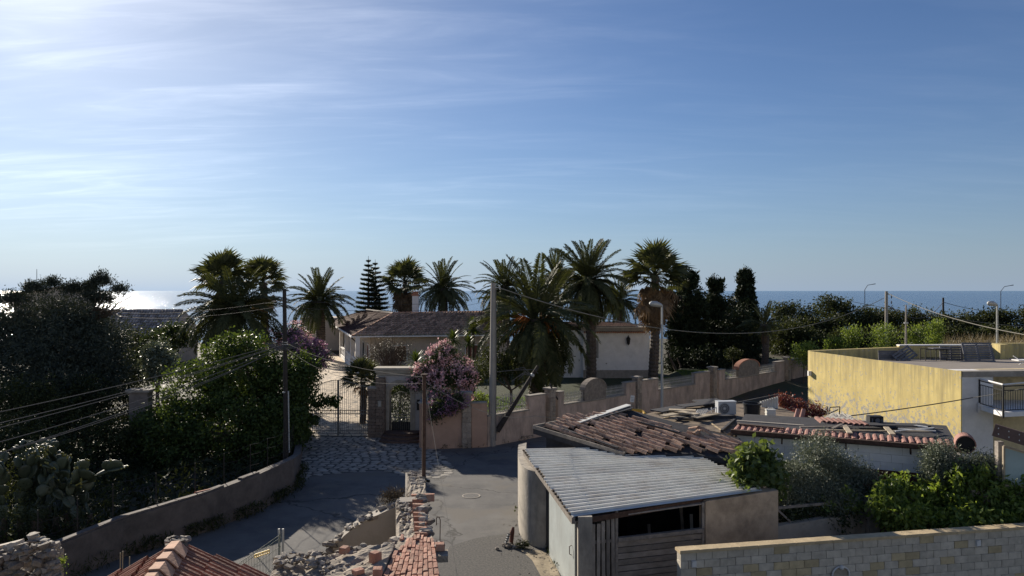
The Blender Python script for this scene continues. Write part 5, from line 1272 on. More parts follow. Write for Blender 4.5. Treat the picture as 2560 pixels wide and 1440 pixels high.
bmy = [brick_mesh('block', m_blky, 0.392, WT, 0.178, 63 + i, 0.003) for i in range(3)]
ang = math.atan2(wd_.y, wd_.x); rows_ = 9; top0 = WH - 0.07
och = random.Random(5)
for r_ in range(rows_):
    z = top0 - 0.095 - r_ * 0.19; s = -0.2 if r_ % 2 else 0.0; i = 0
    while s < WL - 0.2:
        a = max(0.0, s); w = s + 0.4 - a
        patch_ = (r_ >= 2 and (1.6 < s < 2.7 or 4.6 < s < 6.1 and r_ + s < 11) and och.random() < 0.6) or och.random() < 0.05
        c = wq(a + w / 2); piece('block', random.choice(bmy if patch_ else bme), kw, (c.x, c.y, z), rotz(ang), ((w - 0.014) / 0.392, 1, 1)); s += 0.4
cpm = brick_mesh('coping_slab', m_copb, 0.495, 0.30, 0.07, 66, 0.003)
for i in range(int(WL / 0.5)):
    c = wq(0.22 + i * 0.5); piece('coping_slab', cpm, kw, (c.x, c.y, WH - 0.035), rotz(ang))
for px, py, nm in ((1728, 1410, 'small white wall lamp near the left end of the block wall'), (2434, 1358, 'small white wall lamp at the right part of the block wall')):
    s = (17.5 * (px - CX) / F - 3.94) / (wd_.x - wd_.y * (px - CX) / F); c = wq(s, WT / 2 + 0.03); z = CH + (HY - py) / F * c.y
    lm_ = thing('wall_lamp', nm, 'lamp', (c.x, c.y, z), 'wall lamps on the block wall')
    MB().box((c.x, c.y, z), (0.11, 0.08, 0.15), ang).build('housing', m_lamp, lm_)
    MB().box((c.x + wn_.x * 0.045, c.y + wn_.y * 0.045, z - 0.065), (0.09, 0.02, 0.012), ang).build('diffuser', m_cap, lm_)
s = (17.5 * (2092 - CX) / F - 3.94) / (wd_.x - wd_.y * (2092 - CX) / F); c = wq(s, WT / 2 + 0.05); z = CH + (HY - 1437) / F * c.y
rg = thing('round_wall_fountain', 'round topped pale ornamental niche with a knob, low on the block wall', 'ornament', (c.x, c.y, z))
q = frame(wd_.to_3d()); pts_ = [Vector((c.x, c.y, z)) + q @ V(0.23 * math.cos(a), 0, 0.20 * math.sin(a)) for a in np.linspace(-0.2, PI + 0.2, 22)]
MB().tube(pts_, 0.022, 6).build('rim', m_lamp, rg)
MB().add([p + V(wn_.x * -0.03, wn_.y * -0.03, 0) for p in pts_], [tuple(range(len(pts_)))]).build('niche', m_jamb, rg)
MB().lathe((c.x + wn_.x * 0.03, c.y + wn_.y * 0.03, z + 0.13), [(0.01, 0), (0.045, 0.02), (0.06, 0.06), (0.045, 0.10), (0.01, 0.12)], 10).build('knob', m_lamp, rg)

# ================================================================== RUINED TILE ROOF BEHIND THE SHED
m_coppo = M('clay_pantile', (0.49, 0.315, 0.215), var=0.3, scale=8, bump=0.4, bscale=25, rnd=0.3, stain=(0.17, 0.13, 0.10), stain_scale=5, stain_lo=0.5, stain_hi=0.7)
m_felt = M('roof_felt', (0.05, 0.05, 0.055), var=0.3, scale=4, bump=0.4)
m_brown = M('brown_membrane', (0.20, 0.155, 0.11), var=0.3, scale=2.5, bump=0.4, stain=(0.11, 0.085, 0.065), stain_scale=1.5, stain_lo=0.45, stain_hi=0.65)
tL, tF, tR = V(0.80, 26.6, 3.14), V(3.70, 24.0, 2.71), V(7.30, 23.2, 2.82)
pl_t = plane3(tL, tF, tR)
rt = thing('ruined_tile_roof', 'low building under a sagging roof of loose clay pantiles behind the metal roofed shed', 'roof', (4, 26, 0))
corn = [on_plane(px, py, pl_t) for px, py in ((1333, 1069), (1562, 1137), (1720, 1130), (1868, 1150), (1850, 1092), (1680, 1050), (1578, 1022))]
MB().prism([p.xy for p in corn], [p.z - 0.22 for p in corn], [p.z - 0.05 for p in corn]).build('roof_deck', m_felt, rt)
MB().prism([lerp(p, V(4.6, 26, 3), 0.12).xy for p in corn], 0, [p.z - 0.25 for p in corn]).build('walls', m_felt, rt)  # dark wall colour paints the shaded cavity under the roof edge
for a, b_ in ((0, 1), (0, 6)): MB().bar(corn[a] + V(0, 0, 0.03), corn[b_] + V(0, 0, 0.02), 0.06, 0.12).build('fascia', m_wood, rt)
# half round clay tile: axis +X (falling), convex up
def coppo(name, mat, seed):
    rng = random.Random(seed); mb = MB(); n_ = 6; L, r0, r1, th = 0.44, 0.095, 0.075, 0.014; vs = []
    for x, r in ((L / 2, r0), (-L / 2, r1)):
        for rr in (r, r - th):
            for i in range(n_):
                a = PI * i / (n_ - 1); vs.append((x, math.cos(a) * rr, math.sin(a) * rr * 0.85))
    f_ = lambda k, i: k * n_ + i
    fs = [(f_(0, i), f_(0, i + 1), f_(2, i + 1), f_(2, i)) for i in range(n_ - 1)] + [(f_(1, i + 1), f_(1, i), f_(3, i), f_(3, i + 1)) for i in range(n_ - 1)] + [(f_(0, i + 1), f_(0, i), f_(1, i), f_(1, i + 1)) for i in range(n_ - 1)]
    mb.add(vs, fs); return mb.mesh(name, mat)
cop = [coppo('pantile', m_coppo, i) for i in range(2)]
ax = (on_plane(1640, 1103, pl_t) - on_plane(1570, 1083, pl_t)).normalized()     # direction the tiles fall
nt_ = pl_t[0] if pl_t[0].z > 0 else -pl_t[0]
ay = nt_.cross(ax).normalized()
org = on_plane(1600, 1085, pl_t)
poly_px = [(1360, 1066), (1400, 1050), (1500, 1034), (1570, 1036), (1600, 1050), (1660, 1062), (1690, 1080), (1790, 1092), (1850, 1105), (1866, 1145), (1720, 1126), (1568, 1134)]
topx = lambda p: (CX + p.x / p.y * F, HY - (p.z - CH) / p.y * F)
cand = []
for i in range(-24, 30):
    for j in range(-40, 40):
        p = org + ax * (i * 0.36 + (j % 3) * 0.07) + ay * (j * 0.215)
        if inside(*topx(p), poly_px): cand.append((p, i, j))
random.Random(3).shuffle(cand)
cand = [c_ for c_ in cand if random.random() > 0.10]
cand.sort(key=lambda c_: c_[0].y)
tq = Matrix((ax, ay, nt_)).transposed()
rest = MB()
for k, (p, i, j) in enumerate(cand):
    q = tq @ Matrix.Rotation(random.gauss(0, 0.09), 3, 'Z') @ Matrix.Rotation(random.gauss(0.12, 0.03), 3, 'Y') @ Matrix.Rotation(random.gauss(0, 0.10), 3, 'X')
    pos = p + nt_ * (0.02 + random.uniform(0, 0.03)) + ax * random.gauss(0, 0.03)
    if k < 295: piece('pantile', random.choice(cop), rt, pos, q, (1.0, 1.12, 1.3))
    else:
        s_ = random.choice(cop); rest.add([pos + q @ V(v_.co.x, v_.co.y * 1.12, v_.co.z * 1.3) for v_ in s_.vertices], [tuple(pp.vertices) for pp in s_.polygons])
if rest.v: rest.build('pantiles', m_coppo, rt, kind='stuff')
# loose heap of broken tiles
for px, py in ((1735, 1082), (1748, 1086), (1758, 1084), (1766, 1090), (1742, 1092)):
    piece('broken_tile', cop[0], rt, on_plane(px, py, pl_t) + V(0, 0, 0.14), Matrix.Rotation(random.uniform(0, 6), 3, 'Z') @ Matrix.Rotation(random.uniform(-0.5, 0.5), 3, 'Y'), (0.8, 1, 1))
for a, b_, m_, w in (((1445, 1062), (1572, 1020), m_zinc, 0.3), ((1470, 1058), (1578, 1027), m_black, 0.35), ((1596, 1060), (1700, 1090), m_black, 0.2), ((1365, 1064), (1545, 1128), m_felt, 0.12)):
    MB().bar(on_plane(*a, pl_t) + V(0, 0, 0.1), on_plane(*b_, pl_t) + V(0, 0, 0.12), w, 0.03).build('flashing', m_, rt)

# flat roofed low building with junk behind it
fr = thing('low_building', 'low flat roofed building littered with sheets and planks in front of the boundary wall', 'building', (8, 30, 0))
ZR = 2.9
fpx = [(1570, 1046), (1690, 1066), (1800, 1086), (1870, 1084), (1960, 1050), (2010, 1040), (1925, 1008), (1800, 1010), (1680, 1018)]
fpoly = [G(px, py, ZR) for px, py in fpx]
MB().prism([p.xy for p in fpoly], 0, ZR - 0.02).build('walls', m_conc, fr)
MB().prism([p.xy for p in fpoly], ZR - 0.02, ZR).build('roof', m_brown, fr)
br_ = [G(px, py, ZR + 0.05) for px, py in ((1690, 1064), (1745, 1047), (1835, 1046), (1838, 1072), (1818, 1085), (1765, 1074))]
MB().prism([p.xy for p in br_], ZR + 0.0, ZR + 0.05).build('roof_membrane', m_brown, fr)
MB().bar(G(1690, 1046, ZR + 0.1), G(1836, 1041, ZR + 0.1), 0.25, 0.12).build('roof_upstand', m_felt, fr)
MB().bar(G(1836, 1050, ZR + 0.12), G(1804, 1078, ZR + 0.1), 0.08, 0.10).build('edge_strip', m_felt, fr)
mb = MB(); mb.bar(G(1775, 1056, ZR + 0.06), G(1812, 1081, ZR + 0.06), 0.05, 0.03); mb.build('batten', m_copb, fr)
m_plank = M('pale_plank', (0.42, 0.35, 0.25), var=0.25, scale=5, bump=0.3, rnd=0.15)
pb = brick_mesh('pale_plank', m_plank, 1, 1, 1, 9, 0.02)
heap = [((1660, 1036), (1728, 1033)), ((1668, 1030), (1720, 1027)), ((1676, 1041), (1735, 1045)), ((1690, 1046), (1660, 1044)), ((1672, 1024), (1740, 1026)), ((1735, 1044), (1795, 1033)), ((1655, 1040), (1690, 1034)), ((1700, 1028), (1742, 1036))]
for i, (a, b_) in enumerate(heap):
    p, q2 = G(*a, ZR + 0.06 + 0.035 * i), G(*b_, ZR + 0.06 + 0.035 * i); o = piece('pale_plank', pb, fr, lerp(p, q2, 0.5), frame(q2 - p), ((q2 - p).length, 0.34, 0.04))
for a, b_, w in (((1740, 1004), (1800, 1000), 0.8), ((1745, 1010), (1790, 1006), 0.5), ((1700, 1016), (1765, 1008), 0.6), ((1640, 1028), (1700, 1018), 0.7)):
    MB().bar(G(*a, ZR + 0.12), G(*b_, ZR + 0.16), w, 0.05).build('roofing_sheet', m_felt, fr)
def ac_unit(px, py, Y, w, h, ang, label, body, fan):
    c = P(px, py, Y); t_ = thing('air_conditioner', label, 'air conditioner', c); q = rotz(ang)
    c0 = Vector(c)
    MB().box(c0 + V(0, 0, 0.06 + h / 2), (w, 0.32, h), ang).box(c0 + q @ V(0, -0.01, 0.06 + h + 0.012), (w + 0.02, 0.36, 0.025), ang).build('housing', body, t_)
    r_ = h * 0.42; fc = c0 + q @ V(-w * 0.16, -0.165, 0.06 + h / 2)
    MB().lathe(fc, [(r_, 0), (r_, 0.012)], 20, q @ V(0, -1, 0)).build('fan_guard', fan, t_)
    for k in range(3): MB().tube([fc + q @ V(math.cos(a) * r_ * (0.35 + 0.28 * k), -0.018, math.sin(a) * r_ * (0.35 + 0.28 * k)) for a in np.linspace(0, 2 * PI, 17)], 0.006, 3, False).build('guard_ring', m_zinc, t_)
    MB().lathe(fc, [(0.05, 0.005), (0.05, 0.03)], 10, q @ V(0, -1, 0)).build('fan_hub', m_lamp, t_)
    for s in (-0.35, 0.35): MB().box(c0 + q @ V(s * w, 0, 0.03), (0.06, 0.34, 0.06), ang).build('foot', m_blk, t_)
    return t_
m_acb = M('ac_casing', (0.52, 0.54, 0.56), rough=0.5, var=0.08, bump=0)
m_fan = M('fan_grille', (0.10, 0.11, 0.13), rough=0.6, var=0.1, bump=0)
ac_unit(1814, 1039, 30.2, 0.76, 0.52, 0.12, 'white air conditioner outdoor unit standing on the littered flat roof', m_acb, m_fan)
c = G(1880, 1049, ZR); tk = thing('water_tank', 'black open topped plastic tub on the flat roof beside the air conditioner', 'tub', c)
prof_ = [(0.29, 0), (0.33, 0.58), (0.36, 0.60), (0.36, 0.66), (0.31, 0.66), (0.27, 0.06)]
MB().lathe(c, prof_, 4 * 5).build('tub', m_black, tk)
c = G(1926, 1050, ZR); jc = thing('jerrycan', 'grey ribbed metal can on the flat roof right of the black tub', 'can', c)
jb = MB(); 
for i in range(7): jb.box(c + V(0, 0, 0.04 + i * 0.06), (0.34 if i % 2 else 0.36, 0.22 if i % 2 else 0.24, 0.06))
jb.build('can_body', m_zinc, jc); MB().tube([c + V(-0.1, 0, 0.43), c + V(-0.08, 0, 0.5), c + V(0.08, 0, 0.5), c + V(0.1, 0, 0.43)], 0.015, 5).build('handle', m_zinc, jc)
c = G(1752, 1032, ZR + 0.25); wr = thing('wire_rack', 'white wire rack tilted on the planks left of the air conditioner', 'rack', c)
g = MB(); u1, u2 = V(0.42, 0.1, 0.02), V(0.18, 0.1, 0.26)
for i in range(5): g.bar(c + u2 * (i / 4 - 0.5) - u1 * 0.5, c + u2 * (i / 4 - 0.5) + u1 * 0.5, 0.022, 0.022)
for i in range(6): g.bar(c + u1 * (i / 5 - 0.5) - u2 * 0.5, c + u1 * (i / 5 - 0.5) + u2 * 0.5, 0.022, 0.022)
g.build('grid', m_lamp, wr)
g = MB(); p0, p1 = c + u1 * 0.5, c + V(0.65, 0.1, 0.2); g.tube([p0, p1], 0.02, 5); 
for s in (0, 0.2): g.tube([p1 + V(-s, 0, 0), p1 + V(-s, 0, -0.28)], 0.02, 5)
g.build('legs', m_lamp, wr)
# yellow and white curved plastic thing, white sign on a stick
m_yelp = M('yellow_plastic', (0.62, 0.36, 0.05), rough=0.5, var=0.1, bump=0)
c = P(1592, 1040, 29.6); bo = thing('plastic_float', 'orange yellow plastic ring with white rim lying at the peak of the tile roof', 'ring', c)
MB().tube([c + V(math.cos(a) * 0.30, math.sin(a) * 0.26, 0.10 + 0.08 * math.sin(a)) for a in np.linspace(0, 2 * PI, 21)], 0.075, 8, False).build('ring', m_yelp, bo)
MB().tube([c + V(math.cos(a) * 0.37, math.sin(a) * 0.33, 0.06 + 0.08 * math.sin(a)) for a in np.linspace(2, 2 * PI - 0.6, 15)], 0.035, 6).build('rim', m_lamp, bo)
c = P(1579, 1014, 29.4); sg = thing('white_plate', 'small white plate on a short stick at the peak of the tile roof', 'sign', c)
MB().tube([c - V(0, 0, 0.15), c + V(0.02, 0, 0.14)], 0.018, 5).build('stick', m_wood, sg)
MB().box(c + V(0.03, 0, 0.27), (0.15, 0.02, 0.26), rot=Matrix.Rotation(0.12, 3, 'Y')).build('plate', m_lamp, sg)
for i, z in enumerate((0.2, 0.26, 0.32)): MB().box(c + V(0.03, -0.013, z), (0.10, 0.006, 0.012), rot=Matrix.Rotation(0.12, 3, 'Y')).build('printed_line', m_fan, sg)
# corrugated screen and red hedge behind
c0, c1 = P(1900, 1030, 32.5), P(1946, 1030, 32.0)
cs_ = thing('corrugated_screen', 'short grey corrugated screen beside the red leaved hedge', 'screen', (c0.x, c0.y, 0))
mb = MB(); k = 16
for i in range(k): 
    a, b_ = lerp(c0, c1, i / k), lerp(c0, c1, (i + 1) / k); o = 0.03 if i % 2 else -0.03
    mb.quad((a.x, a.y - o, 2.2), (b_.x, b_.y + o, 2.2), (b_.x, b_.y + o, lerp(3.15, 3.45, (i + 1) / k)), (a.x, a.y - o, lerp(3.15, 3.45, i / k)))
mb.build('sheet', m_zinc, cs_); MB().bar((c0.x - 1.2, c0.y, 3.05), (c1.x, c1.y, 3.52), 0.08, 0.05).build('top_rail', m_felt, cs_)
rh = pxblobs([(1955, 1000, 33, 22, 12), (1975, 1015, 33, 34, 20), (2010, 1025, 32.5, 36, 18), (2040, 1030, 32, 24, 14), (1995, 1040, 32, 40, 14)])
shrub('red_hedge', 'dark red leaved shrub between the flat roof and the yellow wall', 'shrub', rh, 3600, 0.12, 0.05, 0.12, m_redl, 18, (0.4, 1.0), 77, 0.06)

# ================================================================== WHITE BLOCK BUILDING WITH PANTILE EAVE
m_gas = M('white_block', (0.84, 0.83, 0.81), var=0.08, scale=3, bump=0.15, rnd=0.05)
m_dred = M('dark_red_brick', (0.13, 0.055, 0.04), var=0.3, scale=5, bump=0.4)
hA, hB = V(7.55, 25.0), V(13.5, 22.3); hd_ = (hB - hA).normalized(); hn_ = V(hd_.y, -hd_.x)
hq = lambda s, o=0.0: hA + hd_ * s + hn_ * o
HL = (hB - hA).length
wb = thing('white_block_house', 'low house of white blocks with red pantile eave and rusty gutter behind the olive trees', 'house', (*hq(3), 0))
zE = 3.28
MB().prism([hq(0.0, 0), hq(HL - 0.7, 0), hq(HL - 0.7, -3.2), hq(0.0, -2.6)], 0, zE - 0.12).build('wall_core', m_conc, wb)
MB().prism([hq(2.9, 0.02), hq(HL - 0.75, 0.02), hq(HL - 0.75, 0.001), hq(2.9, 0.001)], 0, 2.42).build('lower_wall', m_dred, wb)
gm = brick_mesh('white_block', m_gas, 0.617, 0.06, 0.242, 80, 0.002)
for r_ in range(4):
    z = zE - 0.25 - r_ * 0.25; s = -0.31 if r_ % 2 else 0.0
    if z < 2.3: continue
    while s < HL - 0.75:
        a = max(0, s); w = min(s + 0.625, HL - 0.72) - a
        if w > 0.05: c = hq(a + w / 2, 0.035); piece('white_block', gm, wb, (c.x, c.y, z), rotz(math.atan2(hd_.y, hd_.x)), ((w - 0.008) / 0.617, 1, 1))
        s += 0.625
MB().prism([hq(-0.05, 0.30), hq(HL, 0.30), hq(HL, -3.4), hq(-0.05, -3.0)], [zE - 0.10, zE - 0.10, zE + 0.02, zE + 0.02], [zE - 0.04, zE - 0.04, zE + 0.10, zE + 0.10]).build('roof_deck', m_felt, wb)
MB().bar((*hq(-0.1, 0.36), zE + 0.03), (*hq(HL + 0.1, 0.36), zE + 0.0), 0.14, 0.13).build('gutter', m_rust, wb)
for s in (0.05, 1.5, 3.4, 5.2): MB().bar((*hq(s, 0.2), zE - 0.06), (*hq(s, 0.34), zE - 0.26), 0.05, 0.05).build('gutter_bracket', m_rust, wb)
MB().tube([(*hq(-0.08, 0.32), zE - 0.1), (*hq(-0.08, 0.15), zE - 0.35), (*hq(-0.08, 0.1), 1.8)], 0.05, 6).build('downpipe', m_rust, wb)
ey = -hn_.to_3d(); ey.z = 0.03; ey.normalize()
hqm = Matrix((-ey, (Vector((0, 0, 1)).cross(-ey)).normalized(), (-ey).cross(Vector((0, 0, 1)).cross(-ey).normalized()))).transposed()
m_rosa = M('pink_pantile', (0.33, 0.175, 0.14), var=0.25, scale=8, bump=0.3, rnd=0.2)
cop2 = coppo('pantile', m_rosa, 5)
for i in range(int(HL / 0.2)):
    for j in range(2):
        c = hq(0.05 + i * 0.2 + random.gauss(0, 0.008), 0.03 - j * 0.36)
        piece('pantile', cop2, wb, (c.x, c.y, zE + 0.035 + j * 0.014), hqm @ Matrix.Rotation(0.06, 3, 'Y'), (1, 1.05, 1.1))
# raised row of old tiles and boards lying on that roof
for i in range(9):
    c = G(2050 + i * 13.5, 1052 + i * 1.1, zE + 0.2); piece('ridge_pantile', cop2, wb, c, hqm @ Matrix.Rotation(0.5, 3, 'Z') @ Matrix.Rotation(0.15, 3, 'Y'), (1.1, 1.2, 1.3))
for i in range(2): c = G(1992 + i * 14, 1040, zE - 0.1); piece('ridge_pantile', cop2, wb, c + V(0, 0, 0.05), hqm @ Matrix.Rotation(-0.2, 3, 'Z') @ Matrix.Rotation(0.8, 3, 'Y'), (1.1, 1.1, 1.1))
for k, (a, b_, w, m_) in enumerate((((1842, 1052), (2010, 1064), 0.16, m_cap), ((1848, 1060), (1960, 1071), 0.14, m_rust), ((2000, 1068), (2130, 1066), 0.10, m_wood), ((2040, 1075), (2330, 1079), 0.08, m_plank), ((2110, 1062), (2125, 1083), 0.16, m_plank), ((2215, 1068), (2232, 1086), 0.16, m_plank), ((2080, 1072), (2110, 1058), 0.10, m_wood), ((2130, 1060), (2320, 1063), 0.5, m_felt), ((2240, 1058), (2318, 1068), 0.12, m_lamp), ((2245, 1072), (2340, 1078), 0.05, m_lamp), ((2238, 1078), (2335, 1070), 0.05, m_lamp), ((2330, 1071), (2358, 1073), 0.06, m_wood))):
    zz = zE + 0.15 + 0.004 * k
    t_ = MB().bar(G(*a, zz), G(*b_, zz + 0.02), w, 0.04).build('roof_board', m_, None)
    tag(t_, ['long grey strip along the left end of the white block house roof', 'rusty strip at the left end of the white block house roof', 'grey batten among the tiles on the white block house roof', 'long thin pale batten above the pantile eave', 'short pale board sloping across the battens left of the black speaker', 'short pale board sloping across the battens below the black speaker', 'short batten under the raised pantile row', 'broad dark sheet lying in front of the black speaker', 'white strip at the right end of the dark sheet', 'lower of two crossed white poles on the white block house roof', 'upper of two crossed white poles on the white block house roof', 'short stick poking out at the right end of the roof'][k], 'board')
# pale tarpaulin, black box with round cone, small dark chair frame
tp = MB(); rows2 = []
for i in range(9):
    for j in range(4):
        p = lerp(G(2052, 1054, zE + 0.1), G(2160, 1060, zE + 0.1), i / 8); p2 = lerp(G(2080, 1036, zE + 0.1), G(2110, 1036, zE + 0.1), i / 8)
        q2 = lerp(p, p2, j / 3); tp.v.append((q2.x, q2.y, q2.z + 0.05 + 0.05 * math.sin(i * 1.9 + j * 2.3)))
tp.f = [(i * 4 + j, i * 4 + j + 1, i * 4 + j + 5, i * 4 + j + 4) for i in range(8) for j in range(3)]; tp.mi = [0] * len(tp.f)
tag(tp.build('tarpaulin', M('pale_tarp', (0.50, 0.47, 0.40), bump=0.1), None, smooth=True), 'pale crumpled tarpaulin at the foot of the yellow wall', 'tarpaulin')
c = G(2187, 1060, zE + 0.1); sp = thing('black_speaker', 'small black box with round grille standing on the roof before the yellow wall', 'speaker', c)
MB().box(c + V(0, 0, 0.15), (0.46, 0.3, 0.27), -0.05).build('cabinet', m_black, sp)
MB().lathe(c + V(0.02, -0.16, 0.14), [(0.09, 0), (0.085, 0.015), (0.05, 0.005)], 16, V(0, -1, 0)).build('cone', m_fan, sp)
for s in (-0.16, 0.17): MB().box(c + V(s, -0.16, 0.14), (0.04, 0.015, 0.16)).build('grille_bar', m_fan, sp)
c = P(2086, 1036, 27.2); fc = thing('broken_chair', 'small dark broken metal chair frame at the foot of the yellow wall', 'frame', c)
g = MB(); 
for a, b_ in (((-.22, 0, 0), (-.16, 0, .26)), ((.18, 0, 0), (.2, 0, .28)), ((-.16, 0, .26), (.2, 0, .28)), ((-.2, .2, 0), (-.16, .2, .26)), ((-.22, 0, .02), (.18, .1, .16))): g.bar(c + V(*a), c + V(*b_), 0.03, 0.03)
g.build('tubes', m_black, fc)
# terracotta drum
c = P(2412, 1107, 22.0); dr_ = thing('clay_drum', 'large terracotta pipe with dark open end lying at the right end of the pantile eave', 'pipe', c)
axd = V(-0.42, -0.90, -0.04).normalized()
MB().lathe(c - axd * 0.6, [(0.27, 0.4), (0.27, 0.85), (0.24, 0.852), (0.24, 0.5), (0.02, 0.5)], 24, axd).build('pipe_shell', m_rosa, dr_)
MB().lathe(c - axd * 0.10, [(0.235, 0), (0.235, 0.28)], 24, axd).build('shade_plug', m_black, dr_)  # black plug paints the shade inside the open pipe
MB().wall(V(12.6, 22.1), V(14.6, 21.7), 0, 2.72, 0.4).build('low_plinth_wall', m_conc, wb)
MB().wall(V(12.5, 22.1), V(14.7, 21.7), 2.73, 2.80, 0.5).build('plinth_slab', m_rust, wb)
# porch roof beam and window frame at the right edge
pg = thing('glazed_porch', 'brown bolted timber beam above a pale glazed panel at the right edge', 'porch', (*P(2500, 1150, 20.5).xy, 0))
b1, b2 = P(2484, 1074, 20.6), P(2640, 1122, 19.8)
MB().bar(b1, b2, 0.10, 0.34).build('beam', M('brown_beam', (0.17, 0.11, 0.09), var=0.2, scale=4, bump=0.2), pg)
for k in range(4):
    for dz in (-0.08, 0.08):
        p = lerp(b1, b2, 0.06 + k * 0.17) + V(0, -0.055, dz); MB().lathe(p, [(0.02, 0), (0.02, 0.012)], 8, V(0, -1, 0)).build('bolt', m_zinc, pg)
c = P(2498, 1110, 20.9); MB().bar((c.x, c.y, 0), (c.x, c.y, 3.75), 0.16, 0.16).build('post', m_wood, pg)
c1, c2 = P(2508, 1160, 20.7), P(2640, 1160, 20.2)
gl_ = MB().prism([c1.xy, c2.xy, c2.xy + V(0, 0.02), c1.xy + V(0, 0.02)], 2.6, [3.62, 3.30, 3.30, 3.62]).build('pane', M('pale_panel', (0.42, 0.52, 0.50), rough=0.25, var=0.06, bump=0), pg)
MB().bar((c1.x, c1.y - 0.02, 2.5), (c1.x, c1.y - 0.02, 3.66), 0.05, 0.06).bar((c1.x, c1.y - 0.02, 3.66), (c2.x, c2.y - 0.02, 3.34), 0.05, 0.05).bar((c1.x, c1.y - 0.02, 2.57), (c2.x, c2.y - 0.02, 2.57), 0.05, 0.05).build('pane_frame', m_plank, pg)
MB().box((c1.x + 0.9, c1.y + 1.2, 1.2), (3.4, 2.2, 2.4)).build('porch_wall', m_conc, pg)

# garden plants in the yard at the right
fg = pxblobs([(1888, 1148, 21.6, 40, 34), (1860, 1165, 21.2, 32, 30), (1915, 1175, 21.4, 36, 34), (1878, 1195, 20.9, 36, 24), (1925, 1205, 21.0, 22, 26)])
shrub('fig_tree', 'fig tree with large bright leaves overhanging the right corner of the metal roof', 'tree', fg, 2600, 0.22, 0.13, 0.15, m_fig, 16, (0.5, 1.0), 101, 0.07, base=(7.6, 22.2, 0))
o1 = pxblobs([(2045, 1128, 22.4, 62, 50), (2090, 1175, 22.3, 70, 48), (2138, 1195, 22.0, 58, 48), (2080, 1250, 21.4, 90, 40), (1960, 1200, 21.6, 40, 50), (2000, 1190, 21.9, 60, 50), (2060, 1225, 21.7, 80, 40), (1985, 1240, 21.4, 50, 34)])
shrub('olive_tree', 'silvery olive tree in front of the white blocks, between fig and dark brick wall', 'tree', o1, 30000, 0.09, 0.024, 0.12, m_olive, 28, (0.3, 1.02), 102, 0.09, base=(8.6, 22.0, 0), droop=0.0)
o2 = pxblobs([(2350, 1150, 21.6, 40, 45), (2400, 1175, 21.6, 60, 36), (2460, 1165, 21.3, 50, 30), (2335, 1185, 21.5, 34, 30)])
shrub('olive_tree', 'silvery olive tree below the terracotta pipe at the right', 'tree', o2, 19000, 0.09, 0.024, 0.11, m_olive, 26, (0.3, 1.02), 103, 0.08, base=(12.6, 21.6, 0), droop=0.0)
dk2 = pxblobs([(1990, 1290, 21.3, 50, 30), (2080, 1285, 21.5, 70, 36), (2150, 1250, 21.8, 40, 40)])
shrub('citrus_shrub', 'dark glossy shrub filling the gap behind the low wall rail', 'shrub', dk2, 3600, 0.11, 0.05, 0.14, m_oleaf, 20, (0.4, 1.0), 104, 0.05)
sap = pxblobs([(2115, 1235, 21.2, 14, 20), (2125, 1260, 21.2, 22, 14), (2060, 1262, 21.2, 26, 12)])
shrub('lemon_sapling', 'light green sapling poking above the low wall rail', 'shrub', sap, 500, 0.15, 0.07, 0.09, m_young, 12, (0.2, 1.0), 105, 0.02)
rv = random.Random(8); lb_ = []
for px, py, Y, rx, rz in ((2240, 1240, 21.0, 46, 40), (2310, 1230, 21.2, 56, 44), (2385, 1235, 21.0, 60, 50), (2455, 1220, 21.0, 56, 44), (2530, 1225, 20.8, 60, 46), (2600, 1230, 20.8, 60, 46), (2270, 1285, 20.3, 70, 40), (2370, 1295, 20.2, 80, 36), (2480, 1285, 20.1, 80, 40), (2570, 1285, 20.1, 70, 40), (2225, 1215, 21.1, 20, 20), (2380, 1190, 21.2, 24, 16), (2450, 1180, 21.2, 26, 16), (2210, 1260, 20.6, 24, 30)):
    py += 22; lb_.append((px, py, Y, rx * 0.9, rz * 0.85))
    for k in range(4): lb_.append((px + rv.uniform(-1, 1) * rx, py - rv.uniform(0.5, 0.95) * rz, Y + rv.uniform(-0.5, 0.5), rv.uniform(9, 20), rv.uniform(9, 22)))
shrub('lemon_hedge', 'bright lime green leafy hedge behind the block wall at the right', 'hedge', pxblobs(lb_), 15000, 0.19, 0.08, 0.12, m_vine, 14, (0.55, 1.05), 106, 0.05, droop=0.9)
rv2 = pxblobs([(2545, 1185, 20.9, 30, 16), (2510, 1195, 20.9, 26, 14)])
shrub('trailing_shrub', 'fine leaved trailing plant under the glazed porch panel', 'shrub', rv2, 1200, 0.08, 0.025, 0.1, m_young, 16, (0.2, 1.0), 107, 0.03)

m_pole = M('concrete_pole', (0.34, 0.31, 0.27), var=0.12, scale=3, bump=0.2, stain=(0.22, 0.2, 0.175), stain_scale=1.5, stain_lo=0.5, stain_hi=0.8)
m_wpole = M('dark_wood_pole', (0.045, 0.038, 0.033), var=0.3, scale=8, bump=0.3)
m_galv = M('galvanised_pole', (0.42, 0.43, 0.42), rough=0.5, var=0.1, bump=0, metal=0.2)
m_wire = M('grey_cable', (0.13, 0.125, 0.12), spec=0.05, rough=0.9, var=0.1, bump=0)
m_wirel = M('pale_cable', (0.24, 0.23, 0.20), spec=0.05, rough=0.9, var=0.1, bump=0)
